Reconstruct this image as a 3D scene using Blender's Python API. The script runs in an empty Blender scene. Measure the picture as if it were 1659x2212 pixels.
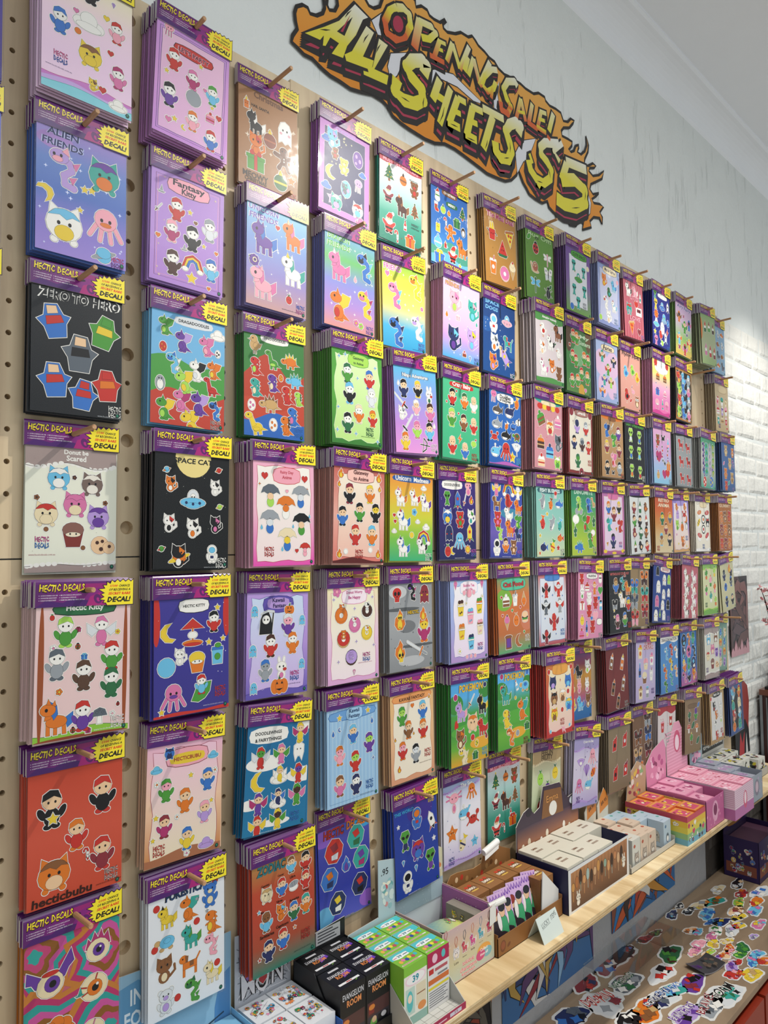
import bpy, math, random
from mathutils import Vector, Matrix
R = math.radians
SC = bpy.context.scene
COL = SC.collection

# ------------------------------------------------------------------ camera
cd = bpy.data.cameras.new('camera'); cam = bpy.data.objects.new('camera', cd); COL.objects.link(cam)
cd.sensor_fit = 'HORIZONTAL'; cd.sensor_width = 36.0; cd.lens = 36.0 * 1550.0 / 1659.0
cd.clip_start = 0.02; cd.clip_end = 60
cr = Vector((0.7135278, -0.7005458, -0.0106605)); cu = Vector((-0.0249917, -0.0406550, 0.9988606)); cf = cr.cross(cu) * -1
cam.matrix_world = Matrix(((cr.x, cu.x, -cf.x, -0.35537), (cr.y, cu.y, -cf.y, -1.18562), (cr.z, cu.z, -cf.z, 1.55001), (0, 0, 0, 1)))
SC.camera = cam

# ------------------------------------------------------------------ light
SC.view_settings.view_transform = 'Standard'; SC.view_settings.look = 'None'
SC.view_settings.gamma = 1.0; SC.view_settings.use_curve_mapping = False
SC.view_settings.exposure = 0.0
wd = bpy.data.worlds.new('world'); SC.world = wd; wd.use_nodes = True
bg = wd.node_tree.nodes['Background']; bg.inputs[0].default_value = (0.90, 0.975, 1.0, 1); bg.inputs[1].default_value = 0.62

SPOTS = [  # lamp position, aim point, power, cone degrees, what it lights
    ((1.22, -0.86, 2.93), (0.62, -0.03, 1.16), 106, 86, 'aimed at the near packs'),
    ((2.20, -0.82, 3.00), (2.05, -0.03, 1.55), 84, 66, 'aimed at the middle columns'),
    ((3.25, -0.75, 3.00), (3.35, 0.0, 1.70), 58, 74, 'aimed at the bare white brick'),
]

FILL_PANEL = ((1.2, -2.45, 3.43), 3.0, 1.2, 60)   # unseen fill panel added to brighten wall and packs: place, size, power
# ------------------------------------------------------------------ colour + materials
def lin(h):
    h = h.lstrip('#'); o = []
    for i in (0, 2, 4):
        c = int(h[i:i+2], 16) / 255.0
        o.append(c / 12.92 if c <= 0.04045 else ((c + 0.055) / 1.055) ** 2.4)
    return (o[0], o[1], o[2], 1.0)
PAL = dict(K='#17171a', W='#f0eee8', R='#c4342c', O='#dc7826', Y='#e6c83a', G='#4c983a', T='#38a498', B='#3873c2', N='#26305f', C='#6cbce0',
           P='#d676a6', L='#b698d6', V='#683d9a', M='#ae346d', H='#875834', S='#ecc79e', D='#e8d8b2', A='#989ea4', E='#2d6c43', F='#eea6b6', I='#a6d658',
           Q='#5d6670', U='#4a2a22', X='#c9a46c', Z='#d9dde0', J='#8a2f3a')
def colr(c):
    if isinstance(c, tuple): return c
    if c[0] == '#': return lin(c)
    return lin(PAL[c])
MATS = {}
def node_mat(name):
    m = bpy.data.materials.new(name); m.use_nodes = True
    nt = m.node_tree; b = nt.nodes['Principled BSDF']; MATS[name] = m
    return m, nt, b
def plain(name, hexc, rough=0.5, metal=0.0, var=0.06, scale=40.0, bump=0.0, bscale=200.0, spec=0.5):
    m, nt, b = node_mat(name)
    tc = nt.nodes.new('ShaderNodeTexCoord'); n = nt.nodes.new('ShaderNodeTexNoise'); n.inputs['Scale'].default_value = scale
    nt.links.new(tc.outputs['Object'], n.inputs['Vector'])
    mx = nt.nodes.new('ShaderNodeMix'); mx.data_type = 'RGBA'
    c = colr(hexc); mx.inputs[6].default_value = tuple(x * (1 - var) for x in c[:3]) + (1,); mx.inputs[7].default_value = tuple(min(1, x * (1 + var)) for x in c[:3]) + (1,)
    nt.links.new(n.outputs['Fac'], mx.inputs[0]); nt.links.new(mx.outputs[2], b.inputs['Base Color'])
    b.inputs['Roughness'].default_value = rough; b.inputs['Metallic'].default_value = metal; b.inputs['Specular IOR Level'].default_value = spec
    if bump:
        n2 = nt.nodes.new('ShaderNodeTexNoise'); n2.inputs['Scale'].default_value = bscale; nt.links.new(tc.outputs['Object'], n2.inputs['Vector'])
        bp = nt.nodes.new('ShaderNodeBump'); bp.inputs['Strength'].default_value = bump; bp.inputs['Distance'].default_value = 0.002
        nt.links.new(n2.outputs['Fac'], bp.inputs['Height']); nt.links.new(bp.outputs['Normal'], b.inputs['Normal'])
    return m
def printed(name, rough, spec=0.4):
    m, nt, b = node_mat(name)
    a = nt.nodes.new('ShaderNodeAttribute'); a.attribute_name = 'Col'
    nt.links.new(a.outputs['Color'], b.inputs['Base Color']); b.inputs['Roughness'].default_value = rough; b.inputs['Specular IOR Level'].default_value = spec
    return m
def wood(name, c1, c2, c3, axis, stretch=14.0, scale=3.0, rough=0.55):
    m, nt, b = node_mat(name)
    tc = nt.nodes.new('ShaderNodeTexCoord'); mp = nt.nodes.new('ShaderNodeMapping')
    sv = [stretch, stretch, stretch]; sv[axis] = 1.0; mp.inputs['Scale'].default_value = sv
    nt.links.new(tc.outputs['Object'], mp.inputs['Vector'])
    n = nt.nodes.new('ShaderNodeTexNoise'); n.inputs['Scale'].default_value = scale; n.inputs['Detail'].default_value = 6; n.inputs['Distortion'].default_value = 0.6
    nt.links.new(mp.outputs['Vector'], n.inputs['Vector'])
    rp = nt.nodes.new('ShaderNodeValToRGB'); e = rp.color_ramp.elements
    e[0].position = 0.33; e[0].color = lin(c1); e[1].position = 0.66; e[1].color = lin(c3)
    k = e.new(0.5); k.color = lin(c2)
    nt.links.new(n.outputs['Fac'], rp.inputs['Fac']); nt.links.new(rp.outputs['Color'], b.inputs['Base Color'])
    b.inputs['Roughness'].default_value = rough
    bp = nt.nodes.new('ShaderNodeBump'); bp.inputs['Strength'].default_value = 0.12; bp.inputs['Distance'].default_value = 0.002
    nt.links.new(n.outputs['Fac'], bp.inputs['Height']); nt.links.new(bp.outputs['Normal'], b.inputs['Normal'])
    return m
M_PRINT = printed('printed_card', 0.42)
M_HEAD = printed('printed_header_gloss', 0.3, 0.5)
M_SIGN = printed('printed_sign_vinyl', 0.38, 0.4)
M_STICK = printed('printed_vinyl', 0.35, 0.45)
M_BOARD = wood('pegboard_plywood', '#b8a284', '#cab493', '#d6c2a0', 2, 9.0, 2.2)
M_SHELF = wood('shelf_pine_ply', '#c3a678', '#d9c196', '#e6d3ac', 1, 7.0, 3.2)
M_EDGE = wood('ply_edge_layers', '#8a7350', '#b89c70', '#cdb389', 0, 60.0, 5.0)
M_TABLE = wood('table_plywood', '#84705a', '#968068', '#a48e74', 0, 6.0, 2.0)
M_PEG = wood('beech_dowel', '#a77c58', '#ba9068', '#cfa67c', 1, 30.0, 8.0)
M_DARK = plain('dark_void_paint', '#191512', 0.8)
M_CARDW = plain('white_card', '#dcdcd6', 0.6)
M_CEIL = plain('ceiling_paint', '#eef0f4', 0.8, var=0.02, scale=6, bump=0.1, bscale=400)
M_METAL = plain('brushed_metal', '#8c8f94', 0.3, 0.9)
def wall_paint(name, drips=1.0, bd=.010, hexc='#e2e6e4'):
    m, nt, b = node_mat(name)
    tc = nt.nodes.new('ShaderNodeTexCoord')
    L = nt.links.new
    n1 = nt.nodes.new('ShaderNodeTexNoise'); n1.inputs['Scale'].default_value = 9; n1.inputs['Detail'].default_value = 7; L(tc.outputs['Object'], n1.inputs['Vector'])
    mp = nt.nodes.new('ShaderNodeMapping'); mp.inputs['Scale'].default_value = (26, 26, 4.5); L(tc.outputs['Object'], mp.inputs['Vector'])
    n2 = nt.nodes.new('ShaderNodeTexNoise'); n2.inputs['Scale'].default_value = 1.0; n2.inputs['Detail'].default_value = 3; L(mp.outputs['Vector'], n2.inputs['Vector'])
    mr = nt.nodes.new('ShaderNodeMapRange'); mr.inputs[1].default_value = 0.62; mr.inputs[2].default_value = 0.74; L(n2.outputs['Fac'], mr.inputs[0])
    n3 = nt.nodes.new('ShaderNodeTexNoise'); n3.inputs['Scale'].default_value = 60; n3.inputs['Detail'].default_value = 4; L(tc.outputs['Object'], n3.inputs['Vector'])
    a1 = nt.nodes.new('ShaderNodeMath'); a1.operation = 'MULTIPLY_ADD'; a1.inputs[1].default_value = 0.9 * drips; L(mr.outputs[0], a1.inputs[0]); L(n1.outputs['Fac'], a1.inputs[2])
    a2 = nt.nodes.new('ShaderNodeMath'); a2.operation = 'MULTIPLY_ADD'; a2.inputs[1].default_value = 0.25; L(n3.outputs['Fac'], a2.inputs[0]); L(a1.outputs[0], a2.inputs[2])
    bp = nt.nodes.new('ShaderNodeBump'); bp.inputs['Strength'].default_value = 0.85; bp.inputs['Distance'].default_value = bd
    L(a2.outputs[0], bp.inputs['Height']); L(bp.outputs['Normal'], b.inputs['Normal'])
    mx = nt.nodes.new('ShaderNodeMix'); mx.data_type = 'RGBA'; c = lin(hexc)
    mx.inputs[6].default_value = tuple(x * 0.93 for x in c[:3]) + (1,); mx.inputs[7].default_value = c
    L(n1.outputs['Fac'], mx.inputs[0]); L(mx.outputs[2], b.inputs['Base Color']); b.inputs['Roughness'].default_value = 0.5
    return m
M_WALL = wall_paint('white_painted_plaster')
M_BRICK = wall_paint('white_painted_brick', 0.35, .016, hexc='#e6e5df')
M_LOWALL = wall_paint('lower_wall_shaded', 0.15, hexc='#a8a8aa')  # greyer than the wall above, standing in for shade under the shelf
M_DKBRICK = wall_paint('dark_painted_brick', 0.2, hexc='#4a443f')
# clear plastic film: mostly transparent, with a glossy skin that catches the lamps
def film(name, tint, rough, refl, bump):
    m, nt, b = node_mat(name); nt.nodes.remove(b)
    out = nt.nodes['Material Output']; L = nt.links.new
    t = nt.nodes.new('ShaderNodeBsdfTransparent'); t.inputs[0].default_value = tint
    g = nt.nodes.new('ShaderNodeBsdfGlossy'); g.inputs['Roughness'].default_value = rough
    fr = nt.nodes.new('ShaderNodeFresnel'); fr.inputs['IOR'].default_value = 1.35
    ml = nt.nodes.new('ShaderNodeMath'); ml.operation = 'MULTIPLY'; ml.inputs[1].default_value = refl; ml.use_clamp = True
    mx = nt.nodes.new('ShaderNodeMixShader'); L(fr.outputs[0], ml.inputs[0]); L(ml.outputs[0], mx.inputs[0]); L(t.outputs[0], mx.inputs[1]); L(g.outputs[0], mx.inputs[2]); L(mx.outputs[0], out.inputs[0])
    tc = nt.nodes.new('ShaderNodeTexCoord'); n = nt.nodes.new('ShaderNodeTexNoise'); n.inputs['Scale'].default_value = 22; L(tc.outputs['Object'], n.inputs['Vector'])
    bp = nt.nodes.new('ShaderNodeBump'); bp.inputs['Strength'].default_value = bump; bp.inputs['Distance'].default_value = 0.004; L(n.outputs['Fac'], bp.inputs['Height']); L(bp.outputs['Normal'], g.inputs['Normal']); L(bp.outputs['Normal'], fr.inputs['Normal'])
    return m
M_FILM = film('clear_sleeve_film', (0.97, 0.97, 0.97, 1), 0.08, 0.22, 0.18)
M_ACRYL = film('clear_acrylic', (0.96, 0.97, 0.97, 1), 0.03, 0.3, 0.0)
def glow(name, hexc, st):
    m, nt, b = node_mat(name); b.inputs['Emission Color'].default_value = lin(hexc); b.inputs['Emission Strength'].default_value = st
    return m
M_LENS = glow('lamp_lens', '#fff4e2', 30.0)

# ------------------------------------------------------------------ mesh helpers
class MB:
    def __init__(s): s.v = []; s.f = []; s.c = []; s.col = False
    def face(s, pts, c=None):
        i = len(s.v); s.v += [tuple(p) for p in pts]; s.f.append(tuple(range(i, i + len(pts))))
        if c is None: s.c.append(None)
        else:
            s.col = True
            s.c.append(c)
    def box(s, x0, x1, y0, y1, z0, z1, c=None, cs=None):
        a = [(x0,y0,z0),(x1,y0,z0),(x1,y1,z0),(x0,y1,z0),(x0,y0,z1),(x1,y0,z1),(x1,y1,z1),(x0,y1,z1)]
        cs = cs or {}
        for k, q in (('bottom',(3,2,1,0)),('top',(4,5,6,7)),('front',(0,1,5,4)),('right',(1,2,6,5)),('back',(2,3,7,6)),('left',(3,0,4,7))):
            s.face([a[i] for i in q], cs.get(k, c))
    def prism(s, pts, y0, y1, c=None, side=None, axis='y'):   # polygon in x,z (axis y), or x,y (axis z), or y,z (axis x)
        def P(p, t): return (p[0], t, p[1]) if axis == 'y' else ((p[0], p[1], t) if axis == 'z' else (t, p[0], p[1]))
        n = len(pts); side = side or c
        s.face([P(p, y0) for p in pts], c); s.face([P(p, y1) for p in reversed(pts)], side)
        for i in range(n):
            a, b = pts[i], pts[(i + 1) % n]; s.face([P(a, y0), P(a, y1), P(b, y1), P(b, y0)], side)
    def tube(s, a, b, r0, r1=None, n=12, c=None, caps=True):
        a = Vector(a); b = Vector(b); r1 = r0 if r1 is None else r1
        d = (b - a).normalized(); u = d.orthogonal().normalized(); w = d.cross(u)
        A = [a + (u * math.cos(t) + w * math.sin(t)) * r0 for t in [2 * math.pi * i / n for i in range(n)]]
        B = [b + (u * math.cos(t) + w * math.sin(t)) * r1 for t in [2 * math.pi * i / n for i in range(n)]]
        for i in range(n): s.face([A[i], A[(i+1) % n], B[(i+1) % n], B[i]], c)
        if caps: s.face(list(reversed(A)), c); s.face(B, c)
    def mesh(s, name, mat):
        me = bpy.data.meshes.new(name); me.from_pydata(s.v, [], s.f)
        if s.col:
            at = me.color_attributes.new('Col', 'FLOAT_COLOR', 'CORNER'); buf = []
            for f, c in zip(s.f, s.c):
                if c is None: c = (0.5, 0.5, 0.5, 1)
                if isinstance(c, list):
                    for k in c: buf.extend(k)
                else: buf.extend(c * len(f))
            at.data.foreach_set('color', buf)
        me.materials.append(mat); me.update()
        return me
def link(name, data, parent=None, loc=None, rot=None):
    o = bpy.data.objects.new(name, data); COL.objects.link(o)
    if parent: o.parent = parent
    if loc: o.location = loc
    if rot: o.rotation_euler = rot
    return o
def tag(o, label=None, cat=None, group=None, kind=None):
    if label: o['label'] = label
    if cat: o['category'] = cat
    if group: o['group'] = group
    if kind: o['kind'] = kind
    return o
def bevel(o, w=0.0008, seg=2):
    m = o.modifiers.new('bevel', 'BEVEL'); m.width = w; m.segments = seg; m.limit_method = 'ANGLE'
    return o

# ------------------------------------------------------------------ flat print painter
_TXT = {}
def text_tris(body, off=0.0, res=2):
    k = (body, off, res)
    if k in _TXT: return _TXT[k]
    cu_ = bpy.data.curves.new('t', 'FONT'); cu_.body = body; cu_.size = 1.0; cu_.offset = off; cu_.resolution_u = res; cu_.fill_mode = 'FRONT'
    ob = bpy.data.objects.new('t', cu_); me = ob.to_mesh()
    vs = [(v.co.x, v.co.y) for v in me.vertices]; me.calc_loop_triangles(); fs = [tuple(t.vertices) for t in me.loop_triangles]
    ob.to_mesh_clear(); bpy.data.objects.remove(ob); bpy.data.curves.remove(cu_)
    if vs:
        x0 = min(p[0] for p in vs); x1 = max(p[0] for p in vs); y0 = min(p[1] for p in vs); y1 = max(p[1] for p in vs)
    else: x0 = x1 = y0 = y1 = 0
    _TXT[k] = (vs, fs, (x0, x1, y0, y1))
    return _TXT[k]
def off_poly(pts, o):
    n = len(pts); A = sum(pts[i][0] * pts[(i+1) % n][1] - pts[(i+1) % n][0] * pts[i][1] for i in range(n))
    if A < 0: pts = list(reversed(pts))
    out = []
    for i in range(n):
        a = Vector(pts[i-1]); b = Vector(pts[i]); c = Vector(pts[(i+1) % n])
        d1 = (b - a); d2 = (c - b)
        if d1.length < 1e-9 or d2.length < 1e-9: out.append(tuple(b)); continue
        d1.normalize(); d2.normalize()
        n1 = Vector((d1.y, -d1.x)); n2 = Vector((d2.y, -d2.x)); m = n1 + n2
        if m.length < 0.3: m = n1 * 1.0
        else: m = m / m.length * min(1.7, 1.0 / max(0.35, m.length / 2))
        out.append((b.x + m.x * o, b.y + m.y * o))
    return out
class Art:
    """flat print: 2D shapes laid on a face through fn(x, y, h); h counts thin ink layers"""
    def __init__(s, fn, eps=2e-5): s.mb = MB(); s.fn = fn; s.l = 1.0; s.eps = eps; s.n = 0; s.clip = None
    def up(s, k=1.0): s.l += k
    def poly(s, pts, c):
        if s.clip: x0, y0, x1, y1 = s.clip; pts = [(min(x1, max(x0, x)), min(y1, max(y0, y))) for x, y in pts]
        s.n += 1; h = s.l * s.eps + (s.n % 12) * s.eps * 0.078
        if callable(c): s.mb.face([s.fn(x, y, h) for x, y in pts], [c(x, y) for x, y in pts])
        else: s.mb.face([s.fn(x, y, h) for x, y in pts], colr(c))
    def rect(s, x0, y0, x1, y1, c): s.poly([(x0,y0),(x1,y0),(x1,y1),(x0,y1)], c)
    def ell(s, cx, cy, rx, ry, c, rot=0.0, n=16):
        ca, sa = math.cos(rot), math.sin(rot)
        s.poly([(cx + rx * math.cos(t) * ca - ry * math.sin(t) * sa, cy + rx * math.cos(t) * sa + ry * math.sin(t) * ca) for t in [2 * math.pi * i / n for i in range(n)]], c)
    def stroke(s, pts, w, c, closed=False):
        n = len(pts); L = []; Rr = []
        for i in range(n):
            a = Vector(pts[(i-1) % n] if (closed or i > 0) else pts[i]); b = Vector(pts[i]); d = Vector(pts[(i+1) % n] if (closed or i < n-1) else pts[i])
            t = (d - a); t = t.normalized() if t.length > 1e-9 else Vector((1, 0)); nn = Vector((-t.y, t.x))
            ww = (w[i] if isinstance(w, (list, tuple)) else w) / 2
            L.append((b.x + nn.x * ww, b.y + nn.y * ww)); Rr.append((b.x - nn.x * ww, b.y - nn.y * ww))
        for i in range(n if closed else n - 1):
            j = (i + 1) % n; s.poly([L[i], Rr[i], Rr[j], L[j]], c)
    def text(s, body, cx, cy, w, c, h=None, off=0.0, rot=0.0, shear=0.0, jag=0.0, align='c', res=2, maxh=None, arc=0.0):
        vs, fs, (x0, x1, y0, y1) = text_tris(body, off, res)
        if not fs: return
        sx = w / max(1e-6, x1 - x0); sy = sx if h is None else h / max(1e-6, y1 - y0)
        if maxh and sy * (y1 - y0) > maxh: sy = maxh / (y1 - y0)
        ca, sa = math.cos(rot), math.sin(rot); q = []
        mx = {'c': (x0 + x1) / 2, 'l': x0, 'r': x1}[align]; my = (y0 + y1) / 2
        for x, y in vs:
            X = (x - mx) * sx; Y = (y - my) * sy
            if jag: Y += jag * sy * math.sin(x * 4.1 + (1.4 if y > my else 0)) ; X += jag * sx * 0.6 * math.sin(y * 7 + x * 2)
            X += shear * Y
            if arc: Y += arc * (1 - (2 * X / w) ** 2)
            q.append((cx + X * ca - Y * sa, cy + X * sa + Y * ca))
        for t in fs: s.poly([q[i] for i in t], c)
    def label(s, body, cx, cy, w, c, out='K', ow=0.04, **k):
        k = dict(k); o2 = k.pop('off', 0.012)
        if out: s.text(body, cx, cy, w * (1.0 + ow * 0.6), out, off=ow, **k); s.up()
        s.text(body, cx, cy, w, c, off=o2, **k)
    def obj(s, name, mat, parent, loc=None): return link(name, s.mb.mesh(name, mat), parent, loc)
# ------------------------------------------------------------------ generic sticker motifs (unit square, y up); number = colour slot
def e(c, x, y, rx, ry=None, rot=0.0): return ('e', c, x, y, rx, rx if ry is None else ry, rot)
def p(c, *q): return ('p', c, [(q[i], q[i+1]) for i in range(0, len(q), 2)])
def s_(c, w, *q): return ('s', c, w, [(q[i], q[i+1]) for i in range(0, len(q), 2)])
EY = [e('K', -.2, .1, .07, .09), e('K', .2, .1, .07, .09)]
def eyes(x, y, d=.17, r=.07): return [('d', 'K', x - d, y, r), ('d', 'K', x + d, y, r)]
def starpts(n, r0, r1, ph=math.pi/2): return [c for i in range(2*n) for c in ((r0 if i % 2 == 0 else r1) * math.cos(ph + math.pi*i/n), (r0 if i % 2 == 0 else r1) * math.sin(ph + math.pi*i/n))]
HEART = [0,-.9,-.85,-.1,-.9,.4,-.55,.75,-.2,.7,0,.42,.2,.7,.55,.75,.9,.4,.85,-.1]
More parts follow.
